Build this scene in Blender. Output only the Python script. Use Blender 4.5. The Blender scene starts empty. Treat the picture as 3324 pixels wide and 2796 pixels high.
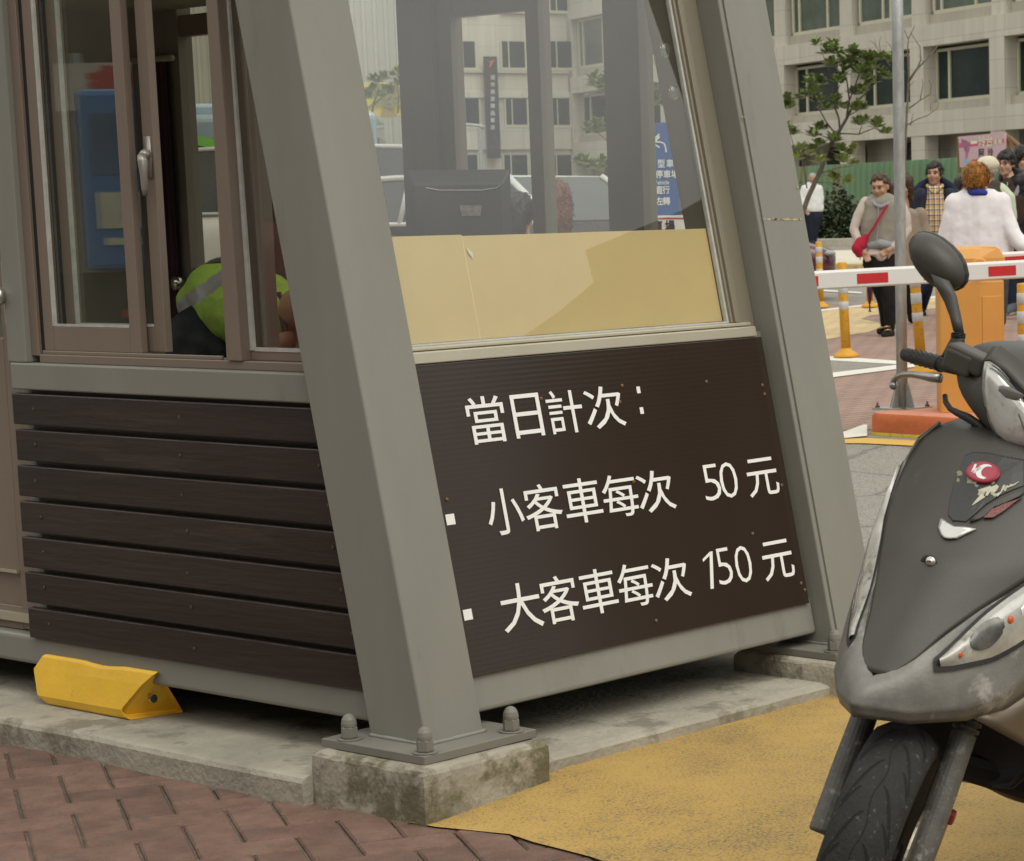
import bpy, bmesh, math, random
import numpy as np
from mathutils import Vector as Vec, Matrix
R = math.radians
SC = bpy.context.scene
COL = SC.collection
# ---------------------------------------------------------------- camera (a crop of a 50 mm photograph, so the lens is shifted)
CF, CCX, CCY, KS = 7846.857, 2583.419, 1888.102, 1.58512
CAMP = np.array([-3.44457138, -3.87335491, 1.3])
CR = np.array([0.63050177, -0.77586127, -0.02251245])
CU = np.array([0.13107549, 0.07784124, 0.98831167])
CW = np.array([0.76504035, 0.62608309, -0.15077544])
FH = np.array([CW[0], CW[1], 0]); FH /= np.linalg.norm(FH)
RH = np.array([FH[1], -FH[0], 0])
cd = bpy.data.cameras.new('camera'); cam = bpy.data.objects.new('camera', cd); COL.objects.link(cam)
cam.matrix_world = Matrix(((CR[0], CU[0], -CW[0], CAMP[0]), (CR[1], CU[1], -CW[1], CAMP[1]), (CR[2], CU[2], -CW[2], CAMP[2]), (0, 0, 0, 1)))
cd.sensor_width = 36; cd.sensor_fit = 'HORIZONTAL'; cd.lens = CF / 3324 * 36
cd.shift_x = (1662 - CCX) / 3324; cd.shift_y = (CCY - 1398) / 3324
cd.clip_start = .1; cd.clip_end = 2000
cd.dof.use_dof = True; cd.dof.focus_distance = 6.0; cd.dof.aperture_fstop = 20
SC.camera = cam
# ---------------------------------------------------------------- world, sun, exposure
SUN_EL, SUN_AZ = 56, -105           # azimuth of the sun measured from +X
w = bpy.data.worlds.new('World'); SC.world = w; w.use_nodes = True
nt = w.node_tree; nt.nodes.clear()
sky = nt.nodes.new('ShaderNodeTexSky'); sky.sky_type = 'NISHITA'; sky.sun_disc = False
sky.sun_elevation = R(SUN_EL); sky.sun_rotation = R(90 - SUN_AZ); sky.air_density = 1.0; sky.dust_density = 2.5; sky.ozone_density = 1.0
hs = nt.nodes.new('ShaderNodeHueSaturation'); hs.inputs['Saturation'].default_value = .22; hs.inputs['Value'].default_value = 1.0
tint = nt.nodes.new('ShaderNodeMixRGB'); tint.blend_type = 'MULTIPLY'; tint.inputs[0].default_value = 1; tint.inputs[2].default_value = (1.0, .955, .80, 1)
cloud = nt.nodes.new('ShaderNodeTexNoise'); cloud.inputs['Scale'].default_value = 2.2; cloud.inputs['Detail'].default_value = 5
cr = nt.nodes.new('ShaderNodeValToRGB'); cr.color_ramp.elements[0].position = .3; cr.color_ramp.elements[0].color = (.82, .82, .82, 1)
cr.color_ramp.elements[1].position = .7; cr.color_ramp.elements[1].color = (1.12, 1.12, 1.12, 1)
cm = nt.nodes.new('ShaderNodeMixRGB'); cm.blend_type = 'MULTIPLY'; cm.inputs[0].default_value = 1
bg = nt.nodes.new('ShaderNodeBackground'); bg.inputs[1].default_value = .15
wo = nt.nodes.new('ShaderNodeOutputWorld')
L = nt.links.new
L(sky.outputs[0], hs.inputs['Color']); L(hs.outputs[0], tint.inputs[1]); L(cloud.outputs['Fac'], cr.inputs[0])
ov = nt.nodes.new('ShaderNodeMixRGB'); ov.inputs[0].default_value = .78; ov.inputs[2].default_value = (7.7, 7.6, 7.2, 1)   # cloud sheet over the clear sky
wtc = nt.nodes.new('ShaderNodeTexCoord'); wsp = nt.nodes.new('ShaderNodeSeparateXYZ'); L(wtc.outputs['Generated'], wsp.inputs[0])
el = nt.nodes.new('ShaderNodeValToRGB'); el.color_ramp.interpolation = 'EASE'          # duller cloud towards the horizon
for i_, (p_, v_) in enumerate(((0.0, .42), (.22, .60), (.37, 1.22), (1.0, 1.10))):
    e_ = el.color_ramp.elements[i_] if i_ < 2 else el.color_ramp.elements.new(p_)
    e_.position = p_; e_.color = (v_, v_, v_, 1)
gm = nt.nodes.new('ShaderNodeMixRGB'); gm.blend_type = 'MULTIPLY'; gm.inputs[0].default_value = 1
L(wsp.outputs['Z'], el.inputs[0]); L(tint.outputs[0], ov.inputs[1]); L(ov.outputs[0], gm.inputs[1]); L(el.outputs[0], gm.inputs[2]); L(gm.outputs[0], cm.inputs[1]); L(cr.outputs[0], cm.inputs[2]); L(cm.outputs[0], bg.inputs[0]); L(bg.outputs[0], wo.inputs[0])
sd = bpy.data.lights.new('sun', 'SUN'); sd.energy = 1.35; sd.angle = R(45); sd.color = (1, .965, .88)
so = bpy.data.objects.new('sun', sd); COL.objects.link(so)
_sv = Vec((math.cos(R(SUN_EL)) * math.cos(R(SUN_AZ)), math.cos(R(SUN_EL)) * math.sin(R(SUN_AZ)), math.sin(R(SUN_EL))))
so.rotation_euler = _sv.to_track_quat('Z', 'Y').to_euler()
SC.view_settings.view_transform = 'Standard'; SC.view_settings.look = 'None'; SC.view_settings.gamma = 1; SC.view_settings.exposure = 0.0
SC.cycles.max_bounces = 8; SC.cycles.transparent_max_bounces = 24
try:
    SC.cycles.use_denoising = True
except Exception:
    pass
# ---------------------------------------------------------------- placing: from a picture point to a point on a real surface
def ray(x, y):
    return CW + CR * ((x * KS - CCX) / CF) - CU * ((y * KS - CCY) / CF)
def on_plane(x, y, n, c):
    d = ray(x, y); n = np.array(n, float); return CAMP + d * ((c - n @ CAMP) / (n @ d))
def on_z(x, y, z=0.0): return on_plane(x, y, (0, 0, 1), z)
def on_x(x, y, X): return on_plane(x, y, (1, 0, 0), X)
def at_depth(x, y, u): return on_plane(x, y, FH, FH @ CAMP + u)
def pxv(p):
    v = np.array(p, float) - CAMP; w_ = v @ CW; return ((CCX + CF * (v @ CR) / w_) / KS, (CCY - CF * (v @ CU) / w_) / KS)
TL = math.tan(R(11.6))
def on_tilt(x, y, y0): return on_plane(x, y, (0, 1, -TL), y0 - .143 * TL)
def zg(x, y):
    u = (x - CAMP[0]) * FH[0] + (y - CAMP[1]) * FH[1]
    return .03 * min(1, max(0, (x - .03) / .47)) + float(np.interp(u, [0, 14.5, 20, 45, 60, 300], [0, 0, .07, .25, .5, .5]))
def on_ground(x, y):
    d = ray(x, y); t = 2.0
    for t in np.linspace(2, 200, 6000):
        p = CAMP + t * d
        if p[2] <= zg(p[0], p[1]): return p
    return p
def ru(r, u, z=0.0): return CAMP * np.array([1, 1, 0]) + RH * r + FH * u + np.array([0, 0, z])
RZ = math.atan2(RH[1], RH[0])
# ---------------------------------------------------------------- materials
def lin(r, g, b):
    f = lambda c: (c / 255 / 12.92) if c / 255 <= .04045 else ((c / 255 + .055) / 1.055) ** 2.4
    return (f(r), f(g), f(b))
MATS = {}
def mat(name, col, rough=.5, metal=0.0, var=.12, scale=6.0, bump=0.0, bscale=80.0, spec=.5, dirt=None, coat=0.0, stretch=None, island=0.0, emit=0):
    """principled with clouded colour, optional fine bump, optional dirt (colour, coverage 0-1, scale)"""
    if name in MATS: return MATS[name]
    m = bpy.data.materials.new(name); m.use_nodes = True; MATS[name] = m
    t = m.node_tree; b = t.nodes['Principled BSDF']; N = t.nodes.new; K = t.links.new
    tc = N('ShaderNodeTexCoord'); vec = tc.outputs['Object']
    if stretch:
        mp = N('ShaderNodeMapping'); mp.inputs['Scale'].default_value = stretch; K(vec, mp.inputs[0]); vec = mp.outputs[0]
    n1 = N('ShaderNodeTexNoise'); n1.inputs['Scale'].default_value = scale; n1.inputs['Detail'].default_value = 6; n1.inputs['Roughness'].default_value = .65; K(vec, n1.inputs['Vector'])
    mx = N('ShaderNodeMixRGB'); mx.inputs[1].default_value = tuple(max(0, c * (1 - var)) for c in col) + (1,); mx.inputs[2].default_value = tuple(min(1, c * (1 + var)) for c in col) + (1,)
    rp = N('ShaderNodeValToRGB'); rp.color_ramp.elements[0].position = .3; rp.color_ramp.elements[1].position = .7
    K(n1.outputs['Fac'], rp.inputs[0]); K(rp.outputs[0], mx.inputs[0]); out = mx.outputs[0]
    if island:
        g = N('ShaderNodeNewGeometry'); mr = N('ShaderNodeMapRange'); mr.inputs['To Min'].default_value = 1 - island; mr.inputs['To Max'].default_value = 1 + island
        K(g.outputs['Random Per Island'], mr.inputs[0]); mu = N('ShaderNodeMixRGB'); mu.blend_type = 'MULTIPLY'; mu.inputs[0].default_value = 1
        K(out, mu.inputs[1]); K(mr.outputs[0], mu.inputs[2]); out = mu.outputs[0]
    if dirt:
        dc, amt, ds = dirt
        n2 = N('ShaderNodeTexNoise'); n2.inputs['Scale'].default_value = ds; n2.inputs['Detail'].default_value = 9; n2.inputs['Roughness'].default_value = .7; K(vec, n2.inputs['Vector'])
        r2 = N('ShaderNodeValToRGB'); e = r2.color_ramp.elements; c0 = .72 - .45 * amt; e[0].position = c0; e[0].color = (0, 0, 0, 1); e[1].position = c0 + .09; e[1].color = (1, 1, 1, 1)
        K(n2.outputs['Fac'], r2.inputs[0]); m2 = N('ShaderNodeMixRGB'); m2.inputs[2].default_value = tuple(dc) + (1,); K(r2.outputs[0], m2.inputs[0]); K(out, m2.inputs[1]); out = m2.outputs[0]
    K(out, b.inputs['Base Color'])
    b.inputs['Metallic'].default_value = metal; b.inputs['Specular IOR Level'].default_value = spec; b.inputs['Coat Weight'].default_value = coat
    rr = N('ShaderNodeMapRange'); rr.inputs['To Min'].default_value = max(.02, rough * .85); rr.inputs['To Max'].default_value = min(1, rough * 1.15)
    K(n1.outputs['Fac'], rr.inputs[0]); K(rr.outputs[0], b.inputs['Roughness'])
    if bump:
        n3 = N('ShaderNodeTexNoise'); n3.inputs['Scale'].default_value = bscale; n3.inputs['Detail'].default_value = 5; K(vec, n3.inputs['Vector'])
        bp = N('ShaderNodeBump'); bp.inputs['Strength'].default_value = bump; bp.inputs['Distance'].default_value = .01; K(n3.outputs['Fac'], bp.inputs['Height']); K(bp.outputs[0], b.inputs['Normal'])
    if emit:
        b.inputs['Emission Color'].default_value = tuple(col) + (1,); b.inputs['Emission Strength'].default_value = emit
    return m
def glass(name, tintc=(.93, .96, .94), refl=.08, dust=0.04, dustc=(.55, .53, .47), rough=0.0, bend=0.0):
    if name in MATS: return MATS[name]
    m = bpy.data.materials.new(name); m.use_nodes = True; MATS[name] = m
    t = m.node_tree; t.nodes.clear(); N = t.nodes.new; K = t.links.new
    o = N('ShaderNodeOutputMaterial'); tr = N('ShaderNodeBsdfTransparent'); tr.inputs[0].default_value = tuple(tintc) + (1,)
    gl = N('ShaderNodeBsdfGlossy'); gl.inputs['Roughness'].default_value = rough; gl.inputs[0].default_value = (.97, .98, 1, 1)
    if bend:
        tc0 = N('ShaderNodeTexCoord'); nb = N('ShaderNodeTexNoise'); nb.inputs['Scale'].default_value = 2.0; K(tc0.outputs['Object'], nb.inputs['Vector'])
        bp = N('ShaderNodeBump'); bp.inputs['Strength'].default_value = bend; bp.inputs['Distance'].default_value = .02; K(nb.outputs['Fac'], bp.inputs['Height']); K(bp.outputs[0], gl.inputs['Normal'])
    ge = N('ShaderNodeNewGeometry'); dt = N('ShaderNodeVectorMath'); dt.operation = 'DOT_PRODUCT'; K(ge.outputs['Incoming'], dt.inputs[0]); K(ge.outputs['True Normal'], dt.inputs[1])
    def mth(op, a, b):
        q = N('ShaderNodeMath'); q.operation = op; q.use_clamp = op == 'MULTIPLY_ADD'
        for i, z in enumerate((a, b)):
            if hasattr(z, 'node'): K(z, q.inputs[i])
            elif z is not None: q.inputs[i].default_value = z
        return q
    ab = mth('ABSOLUTE', dt.outputs['Value'], None); om = mth('SUBTRACT', 1.0, ab.outputs[0]); pw = mth('POWER', om.outputs[0], 5.0)
    mm = mth('MULTIPLY_ADD', pw.outputs[0], 1 - refl); mm.inputs[2].default_value = refl
    df = N('ShaderNodeBsdfDiffuse'); df.inputs[0].default_value = tuple(dustc) + (1,)
    tc = N('ShaderNodeTexCoord'); nz = N('ShaderNodeTexNoise'); nz.inputs['Scale'].default_value = 5; nz.inputs['Detail'].default_value = 8; K(tc.outputs['Object'], nz.inputs['Vector'])
    dm = N('ShaderNodeMath'); dm.operation = 'MULTIPLY'; dm.inputs[1].default_value = dust * 2; K(nz.outputs['Fac'], dm.inputs[0])
    s1 = N('ShaderNodeMixShader'); K(dm.outputs[0], s1.inputs[0]); K(tr.outputs[0], s1.inputs[1]); K(df.outputs[0], s1.inputs[2])
    s2 = N('ShaderNodeMixShader'); K(mm.outputs[0], s2.inputs[0]); K(s1.outputs[0], s2.inputs[1]); K(gl.outputs[0], s2.inputs[2])
    K(s2.outputs[0], o.inputs[0]); return m
# ---------------------------------------------------------------- objects
def tag(o, label=None, cat=None, group=None, kind=None):
    if label: o['label'] = label
    if cat: o['category'] = cat
    if group: o['group'] = group
    if kind: o['kind'] = kind
    return o
def thing(name, label, cat, loc=(0, 0, 0), rz=0.0, group=None):
    o = bpy.data.objects.new(name, None); COL.objects.link(o); o.empty_display_size = .1
    o.location = tuple(float(c) for c in loc); o.rotation_euler = (0, 0, rz)
    return tag(o, label, cat, group)
class MB:
    """collects shapes in one bmesh; f, if given, bends every point before it is stored"""
    def __init__(s, f=None): s.bm = bmesh.new(); s.f = f
    def v(s, p):
        p = tuple(p); p = s.f(*p) if s.f else p
        return s.bm.verts.new((float(p[0]), float(p[1]), float(p[2])))
    def face(s, vs):
        try: return s.bm.faces.new(vs)
        except ValueError: return None
    def box(s, x0, x1, y0, y1, z0, z1):
        a = [s.v(p) for p in ((x0, y0, z0), (x1, y0, z0), (x1, y1, z0), (x0, y1, z0), (x0, y0, z1), (x1, y0, z1), (x1, y1, z1), (x0, y1, z1))]
        for q in ((3, 2, 1, 0), (4, 5, 6, 7), (0, 1, 5, 4), (1, 2, 6, 5), (2, 3, 7, 6), (3, 0, 4, 7)): s.face([a[i] for i in q])
        return s
    def obox(s, c, ax, ay, az, hx, hy, hz):
        c, ax, ay, az = map(lambda q: np.array(q, float), (c, ax, ay, az))
        a = [s.v(c + ax * hx * i + ay * hy * j + az * hz * k) for (i, j, k) in ((-1, -1, -1), (1, -1, -1), (1, 1, -1), (-1, 1, -1), (-1, -1, 1), (1, -1, 1), (1, 1, 1), (-1, 1, 1))]
        for q in ((3, 2, 1, 0), (4, 5, 6, 7), (0, 1, 5, 4), (1, 2, 6, 5), (2, 3, 7, 6), (3, 0, 4, 7)): s.face([a[i] for i in q])
        return s
    def loft(s, rings, closed=True, cap0=True, cap1=True):
        vs = [[s.v(p) for p in r] for r in rings]; n = len(vs[0])
        for a, b in zip(vs[:-1], vs[1:]):
            for i in range(n if closed else n - 1):
                j = (i + 1) % n; s.face([a[i], a[j], b[j], b[i]])
        if closed and cap0: s.face(vs[0][::-1])
        if closed and cap1: s.face(vs[-1])
        return s
    def prism(s, pts, d):
        d = np.array(d, float); return s.loft([[np.array(p, float) for p in pts], [np.array(p, float) + d for p in pts]])
    def tube(s, pts, rad, n=10, cap=True):
        pts = [np.array(p, float) for p in pts]; rad = [rad] * len(pts) if not hasattr(rad, '__len__') else rad
        rings = []; ref = None
        for i, p in enumerate(pts):
            t = pts[min(i + 1, len(pts) - 1)] - pts[max(i - 1, 0)]; t = t / (np.linalg.norm(t) + 1e-9)
            if ref is None:
                ref = np.array([0, 0, 1.]) if abs(t[2]) < .9 else np.array([1., 0, 0])
            a = np.cross(t, ref); a /= np.linalg.norm(a) + 1e-9; b = np.cross(a, t); ref = b if np.linalg.norm(b) > 0 else ref
            rings.append([p + rad[i] * (a * math.cos(2 * math.pi * k / n) + b * math.sin(2 * math.pi * k / n)) for k in range(n)])
        return s.loft(rings, True, cap, cap)
    def lathe(s, prof, c=(0, 0, 0), n=24, axis='z'):
        c = np.array(c, float); rings = []
        for (r, h) in prof:
            ring = []
            for k in range(n):
                a = 2 * math.pi * k / n; q = (r * math.cos(a), r * math.sin(a), h)
                if axis == 'x': q = (h, q[0], q[1])
                if axis == 'y': q = (q[0], h, -q[1])
                ring.append(c + np.array(q))
            rings.append(ring)
        return s.loft(rings)
    def ball(s, c, r, n=12, m=8, rot=None):
        c = np.array(c, float); r = np.array([r, r, r] if not hasattr(r, '__len__') else r, float); rings = []
        for j in range(1, m):
            a = math.pi * j / m
            ring = []
            for k in range(n):
                q = np.array((math.sin(a) * math.cos(2 * math.pi * k / n), math.sin(a) * math.sin(2 * math.pi * k / n), math.cos(a))) * r
                if rot is not None: q = np.array(rot @ Vec(q))
                ring.append(c + q)
            rings.append(ring[::-1])
        return s.loft(rings)
    def quad(s, *p): s.face([s.v(q) for q in p]); return s
    def grid(s, rows):
        vs = [[s.v(p) for p in r] for r in rows]
        for a, b in zip(vs[:-1], vs[1:]):
            for i in range(len(a) - 1): s.face([a[i], a[i + 1], b[i + 1], b[i]])
        return s
    def add(s, mesh, f):
        vs = [s.v(f(*v.co)) for v in mesh.vertices]
        for p in mesh.polygons: s.face([vs[i] for i in p.vertices])
        return s
    def build(s, name, m, parent=None, bevel=0.0, smooth=False, sub=0, solid=0.0, seg=2, local=False, recalc=True, ang=40, disp=0.0, dscale=.05):
        bm = s.bm
        if recalc: bmesh.ops.recalc_face_normals(bm, faces=bm.faces)
        me = bpy.data.meshes.new(name); off = Vec((0, 0, 0))
        if parent is not None and not local:
            r = parent
            while r.parent: r = r.parent
            off = r.location.copy()
        elif parent is None and not local and len(bm.verts):
            zs = min(v.co.z for v in bm.verts); off = Vec((sum(v.co.x for v in bm.verts) / len(bm.verts), sum(v.co.y for v in bm.verts) / len(bm.verts), zs))
        if off.length: bmesh.ops.translate(bm, verts=bm.verts, vec=-off)
        bm.to_mesh(me); bm.free()
        o = bpy.data.objects.new(name, me); COL.objects.link(o)
        for q in (m if isinstance(m, (list, tuple)) else [m]): me.materials.append(q)
        if parent is None: o.location = off
        else: o.parent = parent
        if smooth:
            for p in me.polygons: p.use_smooth = True
        if solid: md = o.modifiers.new('solid', 'SOLIDIFY'); md.thickness = solid; md.offset = -1
        if sub: md = o.modifiers.new('sub', 'SUBSURF'); md.levels = sub; md.render_levels = sub
        if bevel:
            md = o.modifiers.new('bev', 'BEVEL'); md.width = bevel; md.segments = seg; md.limit_method = 'ANGLE'; md.angle_limit = R(ang)
        if disp:
            tx = bpy.data.textures.new(name, 'CLOUDS'); tx.noise_scale = dscale
            md = o.modifiers.new('disp', 'DISPLACE'); md.texture = tx; md.strength = disp; md.mid_level = .5
        return o
def text_mesh(s, size=1.0, bold=0.0, extrude=0.0):
    c = bpy.data.curves.new('t', 'FONT'); c.body = s; c.size = size; c.offset = bold; c.extrude = extrude; c.align_x = 'CENTER'; c.align_y = 'CENTER'; c.resolution_u = 3; c.fill_mode = 'FRONT' if extrude == 0 else 'BOTH'
    o = bpy.data.objects.new('t', c); COL.objects.link(o)
    dg = bpy.context.evaluated_depsgraph_get(); dg.update(); me = bpy.data.meshes.new_from_object(o.evaluated_get(dg)); bpy.data.objects.remove(o)
    return me
def text_on(mb, s, origin, ux, uy, size, bold=0.0, sx=1.0, fit=None):
    """lettering laid on a plane: centred on origin, ux/uy unit vectors; fit=(w,h) stretches the glyphs to that box"""
    me = text_mesh(s, 1.0, min(0.0, bold)); bold = max(0.0, bold); o, ux, uy = (np.array(q, float) for q in (origin, ux, uy))
    if not len(me.vertices): return mb
    xs = [v.co.x for v in me.vertices]; ys = [v.co.y for v in me.vertices]; cx, cy = (min(xs) + max(xs)) / 2, (min(ys) + max(ys)) / 2
    kx, ky = (size * sx, size) if fit is None else (fit[0] / (max(xs) - min(xs)), fit[1] / (max(ys) - min(ys)))
    nn = np.cross(ux, uy)
    for i, (bx, by) in enumerate(((0, 0), (1, 0), (-1, 0), (0, 1), (0, -1), (.7, .7), (-.7, .7), (.7, -.7), (-.7, -.7)) if bold else ((0, 0),)):
        mb.add(me, lambda x, y, z: o + ux * (x - cx + bx * bold) * kx + uy * (y - cy + by * bold) * ky + nn * (i * .00012))
    return mb
def finish(o):
    """bakes the modifiers of a helper object into a plain mesh"""
    dg = bpy.context.evaluated_depsgraph_get(); dg.update(); me = bpy.data.meshes.new_from_object(o.evaluated_get(dg)); o.modifiers.clear(); o.data = me; return o
def blob(shapes, name, m, parent, voxel=.012, smooth=3, local=True, folds=0.0, fscale=.09):
    """one continuous surface grown round tapered limbs: ('l', pts, radii) and ('e', centre, radii[, rot])"""
    mb = MB()
    for sh in shapes:
        if sh[0] == 'l':
            pts, rr = sh[1], sh[2]
            mb.tube(pts, rr, 12)
            for p, r in zip(pts, rr): mb.ball(p, r, 12, 8)
        else: mb.ball(sh[1], sh[2], 16, 12, sh[3] if len(sh) > 3 else None)
    o = mb.build(name, m, parent, local=local)
    md = o.modifiers.new('r', 'REMESH'); md.mode = 'VOXEL'; md.voxel_size = voxel; md.use_smooth_shade = True
    if smooth: sm = o.modifiers.new('s', 'SMOOTH'); sm.iterations = smooth; sm.factor = .5
    if folds:
        tx = bpy.data.textures.new(name, 'CLOUDS'); tx.noise_scale = fscale; tx.noise_depth = 2
        md = o.modifiers.new('f', 'DISPLACE'); md.texture = tx; md.strength = folds; md.mid_level = .5
    finish(o)
    for p in o.data.polygons: p.use_smooth = True
    return o
def copy_tree(o, parent=None):
    c = o.copy(); COL.objects.link(c); c.parent = parent
    for ch in list(o.children): copy_tree(ch, c)
    return c
RND = random.Random(7)
# ================================================================ GROUND
def asphalt(name, col, col2):
    m = bpy.data.materials.new(name); m.use_nodes = True; t = m.node_tree; b = t.nodes['Principled BSDF']; N = t.nodes.new; K = t.links.new
    tc = N('ShaderNodeTexCoord')
    vo = N('ShaderNodeTexVoronoi'); vo.inputs['Scale'].default_value = 130; K(tc.outputs['Object'], vo.inputs['Vector'])
    n1 = N('ShaderNodeTexNoise'); n1.inputs['Scale'].default_value = 1.1; n1.inputs['Detail'].default_value = 9; n1.inputs['Roughness'].default_value = .7; K(tc.outputs['Object'], n1.inputs['Vector'])
    m1 = N('ShaderNodeMixRGB'); m1.inputs[1].default_value = col + (1,); m1.inputs[2].default_value = col2 + (1,); K(n1.outputs['Fac'], m1.inputs[0])
    r = N('ShaderNodeValToRGB'); r.color_ramp.elements[0].position = .0; r.color_ramp.elements[0].color = (.62, .62, .62, 1); r.color_ramp.elements[1].position = 1; r.color_ramp.elements[1].color = (1.75, 1.7, 1.6, 1)
    K(vo.outputs['Color'], r.inputs[0]); m2 = N('ShaderNodeMixRGB'); m2.blend_type = 'MULTIPLY'; m2.inputs[0].default_value = 1; K(m1.outputs[0], m2.inputs[1]); K(r.outputs[0], m2.inputs[2])
    # hairline cracks
    n4 = N('ShaderNodeTexNoise'); n4.inputs['Scale'].default_value = 1.4; n4.inputs['Detail'].default_value = 4; K(tc.outputs['Object'], n4.inputs['Vector'])
    vm = N('ShaderNodeMixRGB'); vm.inputs[0].default_value = .25; K(tc.outputs['Object'], vm.inputs[1]); K(n4.outputs['Color'], vm.inputs[2])
    vc = N('ShaderNodeTexVoronoi'); vc.feature = 'DISTANCE_TO_EDGE'; vc.inputs['Scale'].default_value = .9; K(vm.outputs[0], vc.inputs['Vector'])
    rc = N('ShaderNodeValToRGB'); rc.color_ramp.elements[0].position = .004; rc.color_ramp.elements[0].color = (.55, .55, .55, 1); rc.color_ramp.elements[1].position = .016; rc.color_ramp.elements[1].color = (1, 1, 1, 1); K(vc.outputs[0], rc.inputs[0])
    m3 = N('ShaderNodeMixRGB'); m3.blend_type = 'MULTIPLY'; m3.inputs[0].default_value = .8; K(m2.outputs[0], m3.inputs[1]); K(rc.outputs[0], m3.inputs[2])
    K(m3.outputs[0], b.inputs['Base Color']); b.inputs['Roughness'].default_value = .85; b.inputs['Specular IOR Level'].default_value = .3
    bp = N('ShaderNodeBump'); bp.inputs['Strength'].default_value = .5; bp.inputs['Distance'].default_value = .004; K(vo.outputs['Distance'], bp.inputs['Height']); K(bp.outputs[0], b.inputs['Normal'])
    return m
M_ASPH = asphalt('asphalt', (.17, .165, .15), (.25, .24, .22))
def painted(name, col, col2, under, wear=.42, scale=160):
    """road paint with pinholes and worn places where the asphalt shows"""
    m = bpy.data.materials.new(name); m.use_nodes = True; t = m.node_tree; b = t.nodes['Principled BSDF']; N = t.nodes.new; K = t.links.new
    tc = N('ShaderNodeTexCoord')
    n1 = N('ShaderNodeTexNoise'); n1.inputs['Scale'].default_value = 2.6; n1.inputs['Detail'].default_value = 10; n1.inputs['Roughness'].default_value = .72; K(tc.outputs['Object'], n1.inputs['Vector'])
    m1 = N('ShaderNodeMixRGB'); m1.inputs[1].default_value = col + (1,); m1.inputs[2].default_value = col2 + (1,); K(n1.outputs['Fac'], m1.inputs[0])
    n2 = N('ShaderNodeTexNoise'); n2.inputs['Scale'].default_value = scale; n2.inputs['Detail'].default_value = 4; K(tc.outputs['Object'], n2.inputs['Vector'])
    ad = N('ShaderNodeMath'); ad.operation = 'MULTIPLY_ADD'; ad.inputs[1].default_value = .6; ad.inputs[2].default_value = 0; K(n1.outputs['Fac'], ad.inputs[0])
    a2 = N('ShaderNodeMath'); a2.operation = 'ADD'; K(ad.outputs[0], a2.inputs[0]); K(n2.outputs['Fac'], a2.inputs[1])
    r = N('ShaderNodeValToRGB'); r.color_ramp.elements[0].position = wear - .06; r.color_ramp.elements[0].color = (1, 1, 1, 1); r.color_ramp.elements[1].position = wear + .08; r.color_ramp.elements[1].color = (0, 0, 0, 1)
    mr = N('ShaderNodeMath'); mr.operation = 'MULTIPLY'; mr.inputs[1].default_value = .62; K(a2.outputs[0], mr.inputs[0]); K(mr.outputs[0], r.inputs[0])
    m2 = N('ShaderNodeMixRGB'); K(r.outputs[0], m2.inputs[0]); K(m1.outputs[0], m2.inputs[1]); m2.inputs[2].default_value = under + (1,)
    K(m2.outputs[0], b.inputs['Base Color']); b.inputs['Roughness'].default_value = .7; b.inputs['Specular IOR Level'].default_value = .3
    bp = N('ShaderNodeBump'); bp.inputs['Strength'].default_value = .45; bp.inputs['Distance'].default_value = .004; K(n2.outputs['Fac'], bp.inputs['Height']); K(bp.outputs[0], b.inputs['Normal'])
    return m
M_YEL = painted('yellow_road_paint', (.34, .225, .060), (.54, .355, .115), (.17, .135, .085), .43)
M_YLINE = painted('yellow_line_paint', (.55, .33, .05), (.66, .42, .10), (.2, .18, .14), .33, 60)
M_WLINE = painted('white_line_paint', (.60, .58, .52), (.72, .70, .62), (.24, .22, .19), .33, 40)
def brickmat(name, c1, c2, mort, sc=1.0, rot=0.0, w_=.21, h=.105):
    m = bpy.data.materials.new(name); m.use_nodes = True; t = m.node_tree; b = t.nodes['Principled BSDF']; N = t.nodes.new; K = t.links.new
    tc = N('ShaderNodeTexCoord'); mp = N('ShaderNodeMapping'); mp.inputs['Rotation'].default_value = (0, 0, rot); K(tc.outputs['Object'], mp.inputs[0])
    br = N('ShaderNodeTexBrick'); br.inputs['Color1'].default_value = c1 + (1,); br.inputs['Color2'].default_value = c2 + (1,); br.inputs['Mortar'].default_value = mort + (1,)
    br.inputs['Scale'].default_value = sc; br.inputs['Brick Width'].default_value = w_; br.inputs['Row Height'].default_value = h; br.inputs['Mortar Size'].default_value = .008; br.inputs['Bias'].default_value = 0
    K(mp.outputs[0], br.inputs['Vector'])
    n1 = N('ShaderNodeTexNoise'); n1.inputs['Scale'].default_value = .8; n1.inputs['Detail'].default_value = 8; K(tc.outputs['Object'], n1.inputs['Vector'])
    r = N('ShaderNodeMapRange'); r.inputs['To Min'].default_value = .78; r.inputs['To Max'].default_value = 1.2; K(n1.outputs['Fac'], r.inputs[0])
    mu = N('ShaderNodeMixRGB'); mu.blend_type = 'MULTIPLY'; mu.inputs[0].default_value = 1; K(br.outputs[0], mu.inputs[1]); K(r.outputs[0], mu.inputs[2])
    K(mu.outputs[0], b.inputs['Base Color']); b.inputs['Roughness'].default_value = .85
    return m
M_REDPAV = brickmat('red_paving', (.27, .175, .135), (.33, .215, .165), (.12, .085, .07), 1, R(12))
M_YELPAV = brickmat('yellow_paving', (.52, .39, .20), (.60, .46, .25), (.33, .25, .14), 1, R(12))
def gz0(x, y):
    k = min(1, max(0, (x - .03) / .47)); return zg(x, y) - .016 * (1 - k)
rs = sorted(set([-160, -90, -50, -30, -20, -14, -10, -7, -5] + [round(-4 + .25 * i, 3) for i in range(33)] + [5, 7, 10, 14, 20, 30, 50, 90, 160]))
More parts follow.
